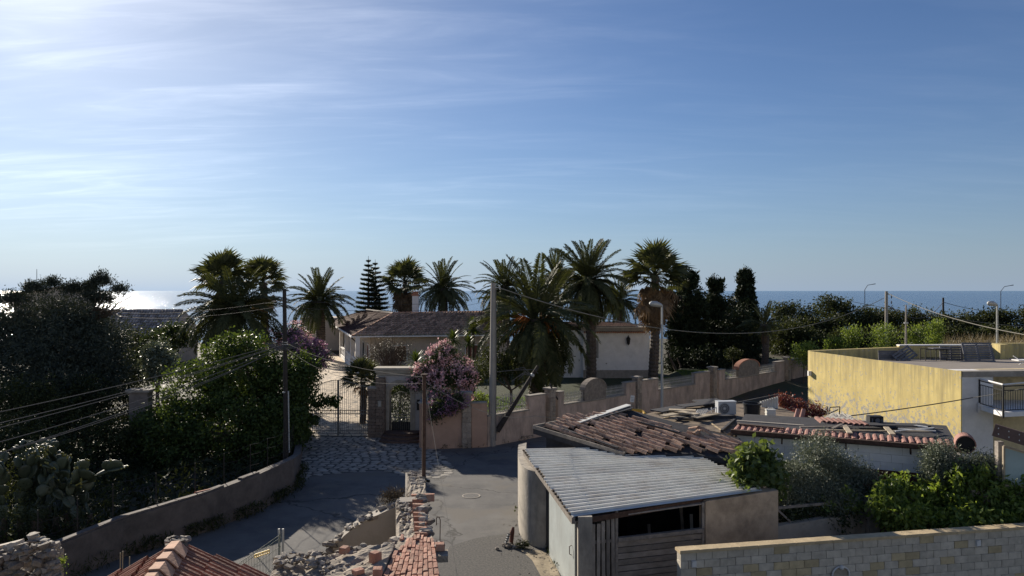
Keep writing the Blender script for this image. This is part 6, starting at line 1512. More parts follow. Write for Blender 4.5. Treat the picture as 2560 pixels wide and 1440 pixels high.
# ================================================================== GARDEN WALL, PRICKLY PEAR, POLES
m_gwall = M('grey_brown_render', (0.14, 0.118, 0.103), var=0.2, scale=2.5, bump=0.5, bscale=10, stain=(0.075, 0.066, 0.06), stain_scale=1.0, stain_lo=0.45, stain_hi=0.7)
gwl = thing('garden_wall', 'low curving grey rendered wall between the shaded road and the dark garden', 'wall', (-10, 24, 0))
hts = [0.95, 1.0, 1.05, 1.15, 1.25, 1.35, 1.28, 0.7, 0.4, 0.4]
for i in range(len(GW) - 1): MB().wall(GW[i], GW[i + 1] + (GW[i + 1] - GW[i]).normalized() * 0.08, 0, hts[i], 0.30 + 0.002 * (i % 2), hts[i + 1]).build('wall_section', m_gwall, gwl)
cps = brick_mesh('coping_stone', m_gwall, 1, 0.22, 0.06, 12, 0.012)
for i in range(2, 5):
    A, B = GW[i], GW[i + 1]; L = (B - A).length; k = int(L / 0.85)
    for j in range(k):
        if (i in (4,) and j == 1) or (i == 5 and j == 0): continue
        p = lerp(A, B, (j + 0.5) / k); z = lerp(hts[i], hts[i + 1], (j + 0.5) / k); d3 = V(B.x - A.x, B.y - A.y, hts[i + 1] - hts[i])
        piece('coping_stone', cps, gwl, (p.x, p.y, z + 0.035), frame(d3) @ Matrix.Rotation(random.uniform(-0.02, 0.02), 3, 'X'), (L / k - 0.02, 1, 1))
for (px, py, Y, rz_, lab) in ((508, 1232, 24.75, 0.9, 'longer red broken roof tile lying on the garden wall'), (494, 1240, 24.55, 1.2, 'shorter red broken roof tile lying on the garden wall')):
    p = P(px, py, Y); o = MB(); q = rotz(rz_)
    for i in range(5):
        a, b_ = PI * i / 5, PI * (i + 1) / 5
        o.add([p + q @ V(x, math.cos(t_) * 0.11, math.sin(t_) * 0.09) for x, t_ in ((-0.28, a), (0.28, a), (0.24, b_), (-0.28, b_))], [(0, 1, 2, 3)])
    tag(o.build('broken_tile', m_redcap, None), lab, 'tile')
wf = thing('wire_fence', 'rusty wire fence on thin posts along the dark garden wall', 'fence', (-11, 26, 1.2))
g = MB()
prev = None
for i in range(2, 8):
    A, B = GW[i] + V(-0.28, 0.1), GW[i + 1] + V(-0.28, 0.1)
    for t_ in (0, 0.5):
        p = lerp(A, B, t_); z = lerp(hts[i], hts[i + 1], t_); MB().bar((*p, 0), (*p, z + 1.0), 0.022, 0.022).build('post', m_wpole, wf)
        if prev:
            for dz in (0.25, 0.65, 1.02): g.tube([(*prev[0], prev[1] + dz), (*lerp(prev[0], p, 0.5), (prev[1] + z) / 2 + dz - 0.06), (*p, z + dz)], 0.006, 3, False)
            for k in range(0):
                a = lerp(prev[0], p, k / 14); b_ = lerp(prev[0], p, (k + 1.6) / 14); g.tube([(*a, lerp(prev[1], z, k / 14) + 0.1), (*b_, lerp(prev[1], z, k / 14) + 1.0)], 0.003, 3, False); g.tube([(*b_, lerp(prev[1], z, k / 14) + 0.1), (*a, lerp(prev[1], z, k / 14) + 1.0)], 0.003, 3, False)
        prev = (p, z)
g.build('wires', m_wpole, wf, kind='stuff')
# weeds along the wall foot
rng = np.random.default_rng(31); cs, ds = [], []
for i in range(2, 7):
    A, B = GW[i], GW[i + 1]; k = 420 if i >= 3 else 150
    t_ = rng.uniform(0, 1, k); x = A.x + (B.x - A.x) * t_ + 0.22 + np.abs(rng.normal(0, 0.16, k)); y = A.y + (B.y - A.y) * t_
    m_ = (np.sin(t_ * 9 + i * 2) + 0.5) > -0.2; hh = rng.uniform(0.05, 0.45, k)
    cs.append(np.stack([x, y, hh], 1)[m_]); ds.append(rng.normal(size=(k, 3))[m_] * 0.6 + np.array([0, 0, 0.8]))
c = np.concatenate(cs); v, f = leaves(c, unit(np.concatenate(ds)), rng.uniform(0.08, 0.3, len(c)), rng.uniform(0.015, 0.05, len(c)), rng)
link('weeds', npmesh('weeds', v, f, m_hedge), kind='stuff')
gxs, gys = rng.uniform(-34, -9.5, 30000), rng.uniform(20, 47, 30000)
gwx = np.interp(gys, [p.y for p in GW], [p.x for p in GW]) - 0.35 - (gys < 29) * 0.8
ok = gxs < gwx; gxs, gys = gxs[ok], gys[ok]
hmax = 0.25 + 0.9 * (np.sin(gxs * 1.1) * np.cos(gys * 0.9 + gxs * 0.4) * 0.5 + 0.5) * np.clip((gwx[ok] - gxs) / 3, 0.15, 1)
hh = rng.uniform(0, 1, len(gxs)) * hmax
v, f = leaves(np.stack([gxs, gys, hh], 1), unit(rng.normal(size=(len(gxs), 3)) + np.array([0, 0, 0.6])), rng.uniform(0.15, 0.4, len(gxs)), rng.uniform(0.05, 0.14, len(gxs)), rng)
link('undergrowth', npmesh('undergrowth', v, f, LEAF('undergrowth_leaf', (0.022, 0.030, 0.014), (0.045, 0.055, 0.026), 0.1, 0.6, 0.1)), kind='stuff')
cs, ds = [], []
for a_, b_, k in ((wp(1250), wp(1420), 260), (wp(1420), wp(1720), 420), (V(-4.3, 37.5), V(-1.4, 37.95), 160), (V(0.1, 27.2), V(0.5, 23.3), 120), (V(1.05, 22.8), V(1.6, 19.4), 120), (V(-0.75, 9.5), V(-2.2, 19.0), 200)):
    t_ = rng.uniform(0, 1, k); m_ = (np.sin(t_ * 17 + k) + rng.uniform(-0.6, 0.9, k)) > 0.2
    d2 = (b_ - a_).normalized(); o_ = V(d2.y, -d2.x) * (0.2 if k not in (120, 200) else -0.05 if k == 120 else 0.0)
    if k == 200: o_ = V(0.12, 0)
    x = a_.x + (b_.x - a_.x) * t_ + o_.x + rng.normal(0, 0.07, k); y = a_.y + (b_.y - a_.y) * t_ + o_.y + rng.normal(0, 0.07, k)
    cs.append(np.stack([x, y, rng.uniform(0.03, 0.22, k)], 1)[m_]); ds.append(rng.normal(size=(k, 3))[m_] * 0.6 + np.array([0, 0, 0.8]))
c = np.concatenate(cs); v, f = leaves(c, unit(np.concatenate(ds)), rng.uniform(0.06, 0.2, len(c)), rng.uniform(0.015, 0.05, len(c)), rng)
link('road_weeds', npmesh('road_weeds', v, f, m_hedge), kind='stuff')
gx = rng.uniform(-0.6, 1.9, 2600); gy = rng.uniform(9, 26, 2600); sz = rng.uniform(0.008, 0.03, 2600)
e_ = np.minimum(np.abs(gx - np.interp(gy, [9, 19, 23, 27], [1.9, 1.5, 0.9, 0.1])), np.abs(gx - np.interp(gy, [9, 26], [-0.55, -2.9])))
ok = (rng.uniform(0, 1, 2600) < np.exp(-e_ * 2.2)); gx, gy, sz = gx[ok], gy[ok], sz[ok]
oct_ = np.array([(1, 0, 0), (0, 1, 0), (-1, 0, 0), (0, -1, 0), (0, 0, 0.8), (0, 0, -0.4)], dtype=float)
v = (np.stack([gx, gy, sz * 0.4], 1)[:, None, :] + oct_[None] * sz[:, None, None]).reshape(-1, 3)
f = (np.arange(len(gx))[:, None, None] * 6 + np.array([(0, 1, 4), (1, 2, 4), (2, 3, 4), (3, 0, 4)])[None]).reshape(-1, 3)
link('gravel', npmesh('gravel', v, f, M('grit', (0.20, 0.18, 0.15), bump=0, island=0.4)), kind='stuff')
# prickly pear
m_pad = M('cactus_pad', (0.062, 0.08, 0.05), rough=0.5, var=0.15, scale=6, bump=0.2, rnd=0.25, spec=0.5)
m_fruit = M('cactus_fruit', (0.22, 0.20, 0.05), rough=0.5, var=0.2, bump=0, rnd=0.3)
def pad_mesh():
    mb = MB(); n_ = 12; ring = []
    for j, (s, y) in enumerate(((0.55, 0.075), (0.93, 0.05), (1.0, 0.0), (0.93, -0.05), (0.55, -0.075))):
        for i in range(n_):
            a = 2 * PI * i / n_; w = 0.40 * (1 - 0.20 * math.cos(a)) ; ring.append((math.sin(a) * w * s, y, 0.5 - math.cos(a) * 0.5 * s))
    fs = [tuple(range(n_ - 1, -1, -1)), tuple(range(4 * n_, 5 * n_))] + [(j * n_ + i, j * n_ + (i + 1) % n_, (j + 1) * n_ + (i + 1) % n_, (j + 1) * n_ + i) for j in range(4) for i in range(n_)]
    mb.add(ring, fs); return mb.mesh('pad', m_pad, smooth=True)
padm = pad_mesh()
frm = MB().lathe((0, 0, 0), [(0.01, 0), (0.028, 0.03), (0.03, 0.06), (0.015, 0.075)], 6).mesh('fruit', m_fruit)
def prickly(label, bases, seed, limit):
    rng = random.Random(seed); b0_ = P(*bases[0][:3]); t = thing('prickly_pear', label, 'cactus', (b0_.x, b0_.y, 0)); n_ = [0, 0]
    def grow(p, dirv, size, lev, maxlev):
        if n_[0] >= limit: return
        n_[0] += 1
        up = dirv.normalized(); yaw = rng.uniform(0, PI); x = Matrix.Rotation(yaw, 3, 'Z') @ V(1, 0, 0); y = up.cross(x).normalized(); x = y.cross(up)
        q = Matrix((x, y, up)).transposed(); piece('pad', padm, t, p, q, (size, size, size)); top = p + up * size * 0.94
        if lev >= maxlev:
            for k in range(rng.randint(2, 6)):
                a = rng.uniform(-1.1, 1.1); fp = p + up * size * (0.5 + 0.48 * math.cos(a)) + x * math.sin(a) * size * 0.34
                if n_[1] < 290: piece('fruit', frm, t, fp, q @ Matrix.Rotation(a, 3, 'Y')); n_[1] += 1
            return
        for k in range(rng.choice((1, 2, 2, 2, 3))):
            a = rng.uniform(-0.9, 0.9); q_ = p + up * size * (0.5 + 0.45 * math.cos(a)) + x * math.sin(a) * size * 0.33
            nd = (up + x * math.sin(a) * 0.8 + y * rng.uniform(-0.5, 0.5) + V(0, 0, 0.25)); grow(q_, nd, size * rng.uniform(0.82, 1.05), lev + 1, maxlev)
    for px, py, Y, lev, s in bases: MB().tube([(P(px, py, Y).x, Y, -0.05), P(px, py, Y) + V(0, 0, 0.08)], [0.13, 0.08], 7).build('stem', m_bark, t); grow(P(px, py, Y), V(rng.uniform(-.3, .3), rng.uniform(-.2, .2), 1), s, 0, lev)
    return t
prickly('large grey green prickly pear in the shaded garden at the lower left', [(140, 1295, 24.5, 4, 0.54), (165, 1290, 24.8, 5, 0.58), (100, 1300, 24.2, 4, 0.54), (50, 1300, 24, 4, 0.54), (225, 1290, 24.5, 2, 0.50), (10, 1300, 23.5, 4, 0.52), (85, 1305, 23.3, 3, 0.46), (190, 1300, 24, 3, 0.48), (120, 1270, 25.6, 5, 0.56), (-20, 1270, 24.5, 4, 0.55)], 13, 280)
foliage_t = thing('bramble', 'dark tangled bramble under the prickly pear at the lower left', 'plant', (-15, 23.5, 0))
foliage('leaves', pxblobs([(60, 1290, 23, 90, 50), (200, 1300, 23.5, 90, 30), (20, 1200, 24, 60, 60), (270, 1250, 25.5, 60, 40)]), 3600, 0.10, 0.03, 0.2, m_hedge, foliage_t, 20, (0.2, 1.0), 61)

# poles and lamps
def pole(name, label, cat, px, pytop, Y, r0, r1, mat, z0=0.0, group=None, px_base=None, n_=10):
    top = P(px, pytop, Y); bx = top.x if px_base is None else (px_base - CX) / F * Y
    t = thing(name, label, cat, (bx, Y, z0), group)
    MB().tube([(bx, Y, z0), top], [r0, r1], n_).build('shaft', mat, t, smooth=False)
    return t, top
p1, p1t = pole('concrete_pole', 'tall tapered concrete power pole standing against the pink wall in the middle', 'pole', 1233, 707, 38.2, 0.19, 0.125, m_pole, px_base=1230, n_=8)
g = MB(); g.bar(p1t + V(0.1, -0.1, -0.25), p1t + V(0.35, -0.1, -0.25), 0.04, 0.04); g.lathe(p1t + V(0.33, -0.1, -0.25), [(0.03, -0.1), (0.05, 0), (0.03, 0.12)], 6); g.build('bracket', m_galv, p1)
MB().tube([p1t + V(0.14, -0.12, -0.3), (p1t.x + 0.16, 38.05, 5.0), (p1t.x + 0.14, 38.0, 0.3)], 0.02, 4).build('earth_wire', m_wire, p1)
p2, p2t = pole('wooden_pole', 'dark slim pole carrying the cable bundle in front of the big bush', 'pole', 711, 722, 32.6, 0.115, 0.085, m_wpole, px_base=716)
MB().tube([(p2t.x + 0.26, 32.45, 0.9), (p2t.x + 0.22, 32.45, 3.6)], 0.028, 6).build('conduit', m_galv, p2)
for z in (5.62, 5.72): MB().lathe((p2t.x + 0.03, 32.6, z), [(0.125, 0), (0.125, 0.03)], 10).build('clamp_band', m_galv, p2)
MB().box((p2t.x + 0.02, 32.45, 3.55), (0.12, 0.06, 0.05)).build('bracket', m_galv, p2)
p3 = thing('street_lamp', 'slim grey street lamp with rounded head beside the tall fan palm', 'street lamp', ((1656 - CX) / F * 44, 44, 0))
t3 = P(1655, 766, 44); MB().tube([(t3.x, 44, 0), t3], [0.09, 0.06], 8).build('shaft', m_galv, p3)
def lamp_head(parent, p, d, L, mat):
    d = d.normalized(); mb = MB(); pts = [p + d * (L * s) + V(0, 0, 0.05 * math.sin(s * PI)) for s in (0, 0.15, 0.5, 0.85, 1.0)]
    mb.tube(pts, [0.05 * L / 0.7, 0.10 * L / 0.7, 0.15 * L / 0.7, 0.13 * L / 0.7, 0.05 * L / 0.7], 10); return mb.build('lamp_head', mat, parent, smooth=True)
lamp_head(p3, t3 + V(0.02, 0, 0.02), V(-1, -0.3, 0.18), 0.85, m_galv)
for px, py, Y, tip, lab in ((2493, 763, 50, (2476, 757), 'street lamp with rounded white head in front of the scrub at the right edge'),):
    t = P(px, py, Y); o = thing('street_lamp', lab, 'street lamp', (t.x, Y, 0)); MB().tube([(t.x, Y, 0), t], [0.09, 0.06], 8).build('shaft', m_galv, o); lamp_head(o, t, V(-1, -0.3, 0.15), 0.85, m_galv)
for px, py, Y, tip, lab in ((2162, 724, 110, (2180, 711), 'far thin curved street lamp against the sea, left of the far concrete pole'), (2502, 728, 110, (2525, 714), 'far thin curved street lamp against the sea at the right edge')):
    t = P(px, py, Y); e = P(*tip, Y); o = thing('street_lamp', lab, 'street lamp', (t.x, Y, gz(t.x, Y)), 'far street lamps on the sea road')
    MB().tube([(t.x, Y, gz(t.x, Y)), t, lerp(t, e, 0.4) + V(0, 0, 0.35), e], [0.07, 0.05, 0.045, 0.04], 6).build('shaft', m_fan, o); MB().tube([e, e + V(0.5, 0, 0.08)], [0.05, 0.07], 6).build('lamp_head', m_fan, o)
p4, p4t = pole('concrete_pole', 'far concrete pole rising from the scrub, ending at the sea horizon', 'pole', 2216, 728, 66, 0.17, 0.12, m_pole)
g = MB(); g.bar(p4t + V(0.1, -0.1, -0.3), p4t + V(0.4, -0.1, -0.3), 0.05, 0.05); [g.lathe(p4t + V(0.4, -0.1, -0.5 - 0.5 * k), [(0.03, -0.15), (0.07, 0), (0.03, 0.15)], 6) for k in range(3)]; g.build('insulators', m_fan, p4)
p5, p5t = pole('concrete_pole', 'thin pale concrete pole behind the yellow house parapet', 'pole', 2265, 762, 55, 0.13, 0.05, m_pole)
MB().lathe((p5t.x, 55, 5.55), [(0.16, 0), (0.16, 0.12)], 8).build('clamp_band', m_galv, p5)
p6, p6t = pole('wooden_pole', 'thin dark pole standing against the sea at the right', 'pole', 2358, 744, 100, 0.15, 0.12, m_wpole)
# leaning dark log beside the concrete pole
a, b_ = P(1243, 1078, 38.3), P(1345, 915, 38.6)
lg = thing('leaning_pole', 'dark leaning strut pole wrapped in cables beside the concrete pole', 'pole', (a.x, a.y, 0))
MB().tube([a, b_], [0.15, 0.09], 8).build('shaft', m_wpole, lg)
mb = MB(); rr_ = random.Random(3)
for k in range(6):
    c0 = lerp(a, b_, 0.85); c1 = c0 + V(rr_.uniform(-1.1, 0.6), rr_.uniform(-.1, .1), rr_.uniform(-0.6, 0.5)); mb.tube([c0, lerp(c0, c1, 0.5) + V(0, 0, 0.25), c1], 0.02, 4)
mb.build('cable_tails', m_wire, lg)
MB().lathe(lerp(a, b_, 0.86), [(0.09, -0.1), (0.12, 0), (0.09, 0.1)], 8, b_ - a).build('insulator', m_galv, lg)
# rusty steel post on the ruined wall
rp = thing('steel_post', 'rusty brown steel tube post at the far end of the ruined stone wall', 'post', (*P(1059, 1230, 18.6).xy, 2.9))
t6 = P(1061, 938, 18.6); MB().tube([(rp.location.x, 18.6, 2.3), t6], [0.052, 0.048], 10).build('shaft', m_rust, rp)
MB().lathe(t6, [(0.085, -0.02), (0.085, 0.03)], 10).build('cap', m_rust, rp)
for z in (3.25, 2.75): MB().box((rp.location.x + 0.03, 18.55, z), (0.22, 0.10, 0.05)).build('clamp', m_blk, rp); MB().lathe((rp.location.x + 0.14, 18.5, z), [(0.03, -0.03), (0.04, 0), (0.03, 0.03)], 8).build('bolt', m_blk, rp)
# cables
cable('cable', p1t + V(0.3, -0.1, -0.25), p4t + V(-0.2, 0, -0.6), 2.75, 0.026, m_wirel, 'pale cable sagging across from the tall concrete pole to the far concrete pole', 40)
cable('cable', p4t + V(0.1, -0.1, -0.2), V(30.5, 38, 5.2), 0.7, 0.026, m_wirel, 'pale cable falling from the far concrete pole to the right edge', 24)
cable('cable', p6t + V(0, 0, -0.6), V(70, 95, 5.6), 0.9, 0.035, m_wire, 'dark cable from the thin dark pole to the right edge')
cable('cable', p4t + V(0.2, 0, -1.3), p6t + V(0, 0, -0.6), 1.6, 0.035, m_wire, 'dark cable between the far concrete pole and the thin dark pole')
cable('cable', V(30, 66, 7.1), V(52, 66, 4.3), 0.4, 0.02, m_wirel, 'thin pale cable sloping right behind the street lamp at the right edge')
cable('cable', p5t + V(0.1, 0, -1.6), P(2310, 845, 54), 0.1, 0.03, m_wpole, 'short stay wire from the thin pale concrete pole')
ends = [(1010, 0.0), (1030, 0.1), (1046, 0.05), (1066, 0.25), (1082, 0.4), (1098, 0.2)]
labs = ['topmost cable of the bundle running to the left edge', 'second cable from the top of the bundle running to the left edge', 'third cable from the top of the bundle running to the left edge', 'third cable from the bottom of the bundle running to the left edge', 'second cable from the bottom of the bundle running to the left edge', 'lowest cable of the bundle running to the left edge']
for (py, sag), lab in zip(ends, labs):
    s_ = V(p2t.x + 0.02, 32.45, CH + (HY - (856 + (py - 1010) * 0.14)) / F * 32.45); e = P(-20, py + 4, 20.5); e2 = s_ + (e - s_) * 1.5
    cable('cable', s_, e2, sag + 0.25, 0.013, m_wire, lab, 30, 'cable bundle from the wooden pole')
mb = MB(); q0 = V(p2t.x, 32.42, 5.66)
for k in range(4): mb.tube([q0 + V(-0.5 - 0.1 * k, 0, 0.02 * k), q0 + V(-0.2, -0.02, -0.12 - 0.05 * k), q0 + V(0.15, -0.02, -0.10 - 0.05 * k), q0 + V(0.6 + 0.1 * k, 0.02, 0.10 - 0.05 * k)], 0.02, 4)
mb.build('cable_loops', m_wire, p2)
cable('cable', q0 + V(0.05, 0, 0.1), t6 + V(0, 0, -0.05), 0.25, 0.007, m_wire, 'upper cable from the wooden pole to the rusty steel post')
cable('cable', q0 + V(0.05, 0, -0.1), P(1052, 958, 18.6), 0.5, 0.006, m_wire, 'lower cable from the wooden pole to the rusty steel post')
cable('cable', t6 + V(0, 0, -0.15), P(1335, 1040, 26.5), 0.35, 0.008, m_wirel, 'thin pale cable from the rusty steel post to the ruined tile roof')
cable('cable', P(1335, 1040, 26.5), P(1900, 1062, 27.5), 0.12, 0.009, m_wirel, 'thin pale cable running low over the ruined tile roof')
cable('cable', P(1900, 1062, 27.5), P(2432, 994, 29.6), 0.10, 0.022, m_wire, 'dark cable crossing in front of the yellow wall to the meter box')
cable('cable', P(2432, 994, 29.6), P(2620, 955, 27.5), 0.05, 0.014, m_wirel, 'pale cable crossing in front of the balcony rail')
cable('cable', t6 + V(0.03, 0, -0.3), P(1145, 1450, 12.0), 0.02, 0.003, m_wirel, 'pale guy wire slanting down from the rusty steel post')
cable('cable', P(1243, 930, 38.0), P(1342, 925, 38.5), -0.05, 0.018, m_wire, 'short cable between the concrete pole and the leaning strut pole')
cable('cable', P(1375, 960, 40.9), P(1460, 1010, 44.2), 0.9, 0.05, m_felt, 'thick black cable drooping on the pink boundary wall')
cable('cable', p2t + V(0, 0, -0.5), P(235, 772, 66), 0.5, 0.012, m_wpole, 'upper thin dark cable passing left before the sea', 24)
cable('cable', p2t + V(0, 0, -0.75), P(235, 778, 66), 0.6, 0.012, m_wpole, 'lower thin dark cable passing left before the sea', 24)
cable('cable', p2t + V(0, 0, -0.5), P(1235, 738, 75), 0.5, 0.012, m_wpole, 'upper thin dark cable passing before the villa chimney', 24)
cable('cable', p2t + V(0, 0, -0.8), P(1235, 748, 75), 0.6, 0.012, m_wpole, 'lower thin dark cable passing before the villa chimney', 24)

# manhole, debris by the corner wall
c = G(1178, 1240); mh = thing('manhole_cover', 'round iron manhole cover in the sunlit asphalt', 'manhole cover', c)
MB().lathe(c, [(0.36, 0.002), (0.36, 0.014), (0.31, 0.014), (0.31, 0.004)], 28).build('rim', m_conc, mh)
MB().lathe(c, [(0.30, 0.002), (0.30, 0.011)], 28).build('lid', M('cast_iron', (0.11, 0.105, 0.10), rough=0.7, var=0.3, scale=20, bump=0.6, bscale=50), mh)
rockm = M('rubble_stone', (0.22, 0.19, 0.16), var=0.25, scale=5, bump=0.5, bscale=18, rnd=0.35)
rockp = M('pale_rubble', (0.40, 0.355, 0.295), var=0.2, scale=5, bump=0.5, bscale=18, rnd=0.2)
RK = [rock_mesh('stone', rockm, 100 + i, 13, 0.65) for i in range(6)]; RKP = [rock_mesh('stone', rockp, 110 + i, 12, 0.7) for i in range(3)]
MBR = M('clay_brick', (0.42, 0.215, 0.15), var=0.3, scale=8, bump=0.5, bscale=35, rnd=0.28, stain=(0.40, 0.30, 0.22), stain_scale=6, stain_lo=0.5, stain_hi=0.75)
c = G(1274, 1365)
db = thing('debris_heap', 'small heap of stones and a striped hose at the foot of the curved concrete wall', 'debris', c)
for k in range(14):
    p = c + V(random.gauss(0, 0.16), random.gauss(0, 0.22), 0.04); s = random.uniform(0.08, 0.2); piece('stone', random.choice(RK + RKP), db, p, rotz(random.uniform(0, 6)), (s, s, s))
for k in range(9): MB().lathe(c + V(-0.12 + k * 0.012, 0.05 + k * 0.005, 0.06 + k * 0.035), [(0.05, 0), (0.05, 0.018)], 8).build('hose_rib', m_lamp if k % 2 else m_black, db)
MB().tube([c + V(0.05, 0.2, 0.0), c + V(0.08, 0.25, 0.35), c + V(0.12, 0.3, 0.5)], [0.06, 0.08, 0.04], 7).build('dark_rag', m_dred, db)
foliage_t = thing('weed_tuft', 'green weed tuft at the foot of the curved concrete wall', 'plant', G(1308, 1370))
c = Vector(foliage_t.location); foliage('leaves', [(c.x, c.y - 0.05, 0.12, 0.28, 0.16, 0.14)], 320, 0.08, 0.03, 0.06, m_hedge, foliage_t, 14, (0.1, 1.0), 3, -0.4)

# ================================================================== RUINED HOUSE IN THE FOREGROUND
m_mortar = M('lime_mortar', (0.33, 0.28, 0.22), rough=0.95, var=0.3, scale=7, bump=0.9, bscale=14, dist=0.04, stain=(0.24, 0.21, 0.175), stain_scale=3, stain_lo=0.45, stain_hi=0.65)
m_plas = M('old_plaster', (0.33, 0.295, 0.25), var=0.2, scale=2, bump=0.4, stain=(0.18, 0.16, 0.14), stain_scale=1.0, stain_lo=0.45, stain_hi=0.7)
def lumpy(mb, poly, z0, ztop, nsub, amp, seed):
    """prism whose top is a rough mortar bed over a 4 cornered polygon"""
    rng = random.Random(seed); a, b_, c_, d_ = [Vector(p[:2]) for p in poly]; zt = ztop if isinstance(ztop, (list, tuple)) else [ztop] * 4
    n_ = nsub; vs = []
    for j in range(n_ + 1):
        for i in range(n_ + 1):
            u, v_ = i / n_, j / n_; p = lerp(lerp(a, b_, u), lerp(d_, c_, u), v_); z = lerp(lerp(zt[0], zt[1], u), lerp(zt[3], zt[2], u), v_)
            vs.append((p.x, p.y, z + rng.uniform(-amp, amp)))
    fs = [(j * (n_ + 1) + i, j * (n_ + 1) + i + 1, (j + 1) * (n_ + 1) + i + 1, (j + 1) * (n_ + 1) + i) for j in range(n_) for i in range(n_)]
    mb.add(vs, fs)
    rim = [i for i in range(n_ + 1)] + [j * (n_ + 1) + n_ for j in range(1, n_ + 1)] + [n_ * (n_ + 1) + i for i in range(n_ - 1, -1, -1)] + [j * (n_ + 1) for j in range(n_ - 1, 0, -1)]
    top = [vs[i] for i in rim]; k = len(top)
    mb.add(top + [(p[0], p[1], z0) for p in top], [(i, k + i, k + (i + 1) % k, (i + 1) % k) for i in range(k)])
    return mb
rw = thing('ruined_stone_wall', 'ruined thick stone wall with brick capped near end, between the two roads', 'wall', (-1.6, 12, 0))
S1 = [(-1.83, 8.0), (-0.62, 8.0), (-1.28, 12.1), (-1.86, 12.1)]
lumpy(MB(), S1, 0, 3.925, 8, 0.008, 1).build('brick_section_core', m_mortar, rw)
S2 = [(-1.88, 12.1), (-1.27, 12.1), (-1.84, 15.9), (-2.50, 15.9)]
lumpy(MB(), S2, 0, [3.62, 3.66, 3.58, 3.50], 12, 0.03, 2).build('rubble_section_core', m_mortar, rw)
S3 = [(-2.24, 15.9), (-1.84, 15.9), (-2.28, 19.3), (-2.72, 19.3)]
lumpy(MB(), S3, 0, [3.38, 3.40, 3.28, 3.28], 12, 0.02, 3).build('far_section_core', m_mortar, rw)
MB().prism([(-2.30, 15.9), (-2.245, 15.9), (-2.725, 19.3), (-2.78, 19.3)], 0, 3.26).build('plaster_skin', m_plas, rw)
# bricks on edge: 25 x 6.5 cm faces in columns running along the wall
bk = [brick_mesh('brick', MBR, 0.052, 0.230, 0.12, 70 + i, 0.004) for i in range(4)]
rdir = math.atan2(0.151, 1.0)
ncol = 10; nb_ = 0
for i in range(ncol):
    y = 9.55 + (0.13 if i % 2 else 0.0)
    while y < 12.05:
        xl, xr = lerp(-1.83, -1.86, (y - 8) / 4.1), lerp(-0.62, -1.28, (y - 8) / 4.1)
        L = random.choice((0.24, 0.24, 0.24, 0.12)); t_ = (i + 0.5) / ncol
        if not (random.random() < 0.05 or (i < 2 and y > 11.3 and random.random() < 0.5)):
            x = lerp(xl + 0.02, xr - 0.02, t_); piece('brick', random.choice(bk), rw, (x, y + L / 2, 3.90 + random.gauss(0, 0.006)), rotz(rdir * t_ + random.gauss(0, 0.02)), ((xr - xl) / ncol / 0.066, (L - 0.018) / 0.235, 1)); nb_ += 1
        y += L + 0.008
def scatter(parent, S, zf, n_, s0, s1, seed, pal=0.35, sink=0.25, flat=1.0, name='stone', along=None):
    rng = random.Random(seed); a, b_, c_, d_ = [Vector(p[:2]) for p in S]
    for k in range(n_):
        u, v_ = rng.random(), rng.random(); p = lerp(lerp(a, b_, u), lerp(d_, c_, u), v_); s = rng.uniform(s0, s1)
        q = rotz(rng.uniform(0, 6)) @ Matrix.Rotation(rng.gauss(0, 0.3), 3, 'X') if along is None else rotz(along + rng.gauss(0, 0.15)) @ Matrix.Rotation(rng.gauss(0, 0.12), 3, 'Y')
        piece(name, rng.choice(RKP if rng.random() < pal else RK), parent, (p.x, p.y, zf(u, v_) + s * (0.35 - sink)), q, (s * rng.uniform(0.8, 1.4), s * rng.uniform(0.6, 1.0), s * flat))
scatter(rw, [(-1.42, 12.3), (-1.27, 12.3), (-1.86, 15.8), (-2.02, 15.8)], lambda u, v: 3.63, 34, 0.14, 0.26, 5, 0.35, 0.3, 1.0, along=0.1)
scatter(rw, [(-1.80, 12.3), (-1.55, 12.3), (-2.1, 15.6), (-2.42, 15.6)], lambda u, v: 3.58, 120, 0.04, 0.12, 6, 0.4, 0.25)
scatter(rw, [(-1.88, 12.2), (-1.6, 12.2), (-1.9, 13.2), (-2.05, 13.2)], lambda u, v: 3.6, 8, 0.2, 0.34, 9, 0.5, 0.4, 0.6)
for k in range(11):
    y = 12.3 + k * 0.3; x = -1.45 - (y - 12.1) * 0.155
    piece('brick', bk[k % 4], rw, (x, y, 3.63 + random.uniform(-0.01, 0.015)), rotz(1.5 + random.gauss(0, 0.1)), (1.2, 1.0, 1))
for k in range(36):
    t_ = (k + 0.5) / 36; y = 16.05 + t_ * 3.15
    for w in (0, 1):
        x = lerp(-2.24, -2.70, (y - 15.9) / 3.4) + (0.12 if w == 0 else 0.31) + random.gauss(0, 0.02); s = random.uniform(0.12, 0.22)
        piece('stone', random.choice(RKP if random.random() < 0.3 else RK), rw, (x, y, 3.30 + random.uniform(0, 0.02)), rotz(random.gauss(0, 0.2)), (s * 1.3, 0.085, 0.12))
MB().prism([(-2.35, 15.35), (-2.02, 15.4), (-2.05, 15.75), (-2.38, 15.7)], 3.45, 3.62).build('flat_slab', m_plas, rw)
MB().box((-1.93, 16.02, 3.52), (0.50, 0.07, 0.16), 0.1).build('brick_slab', MBR, rw)
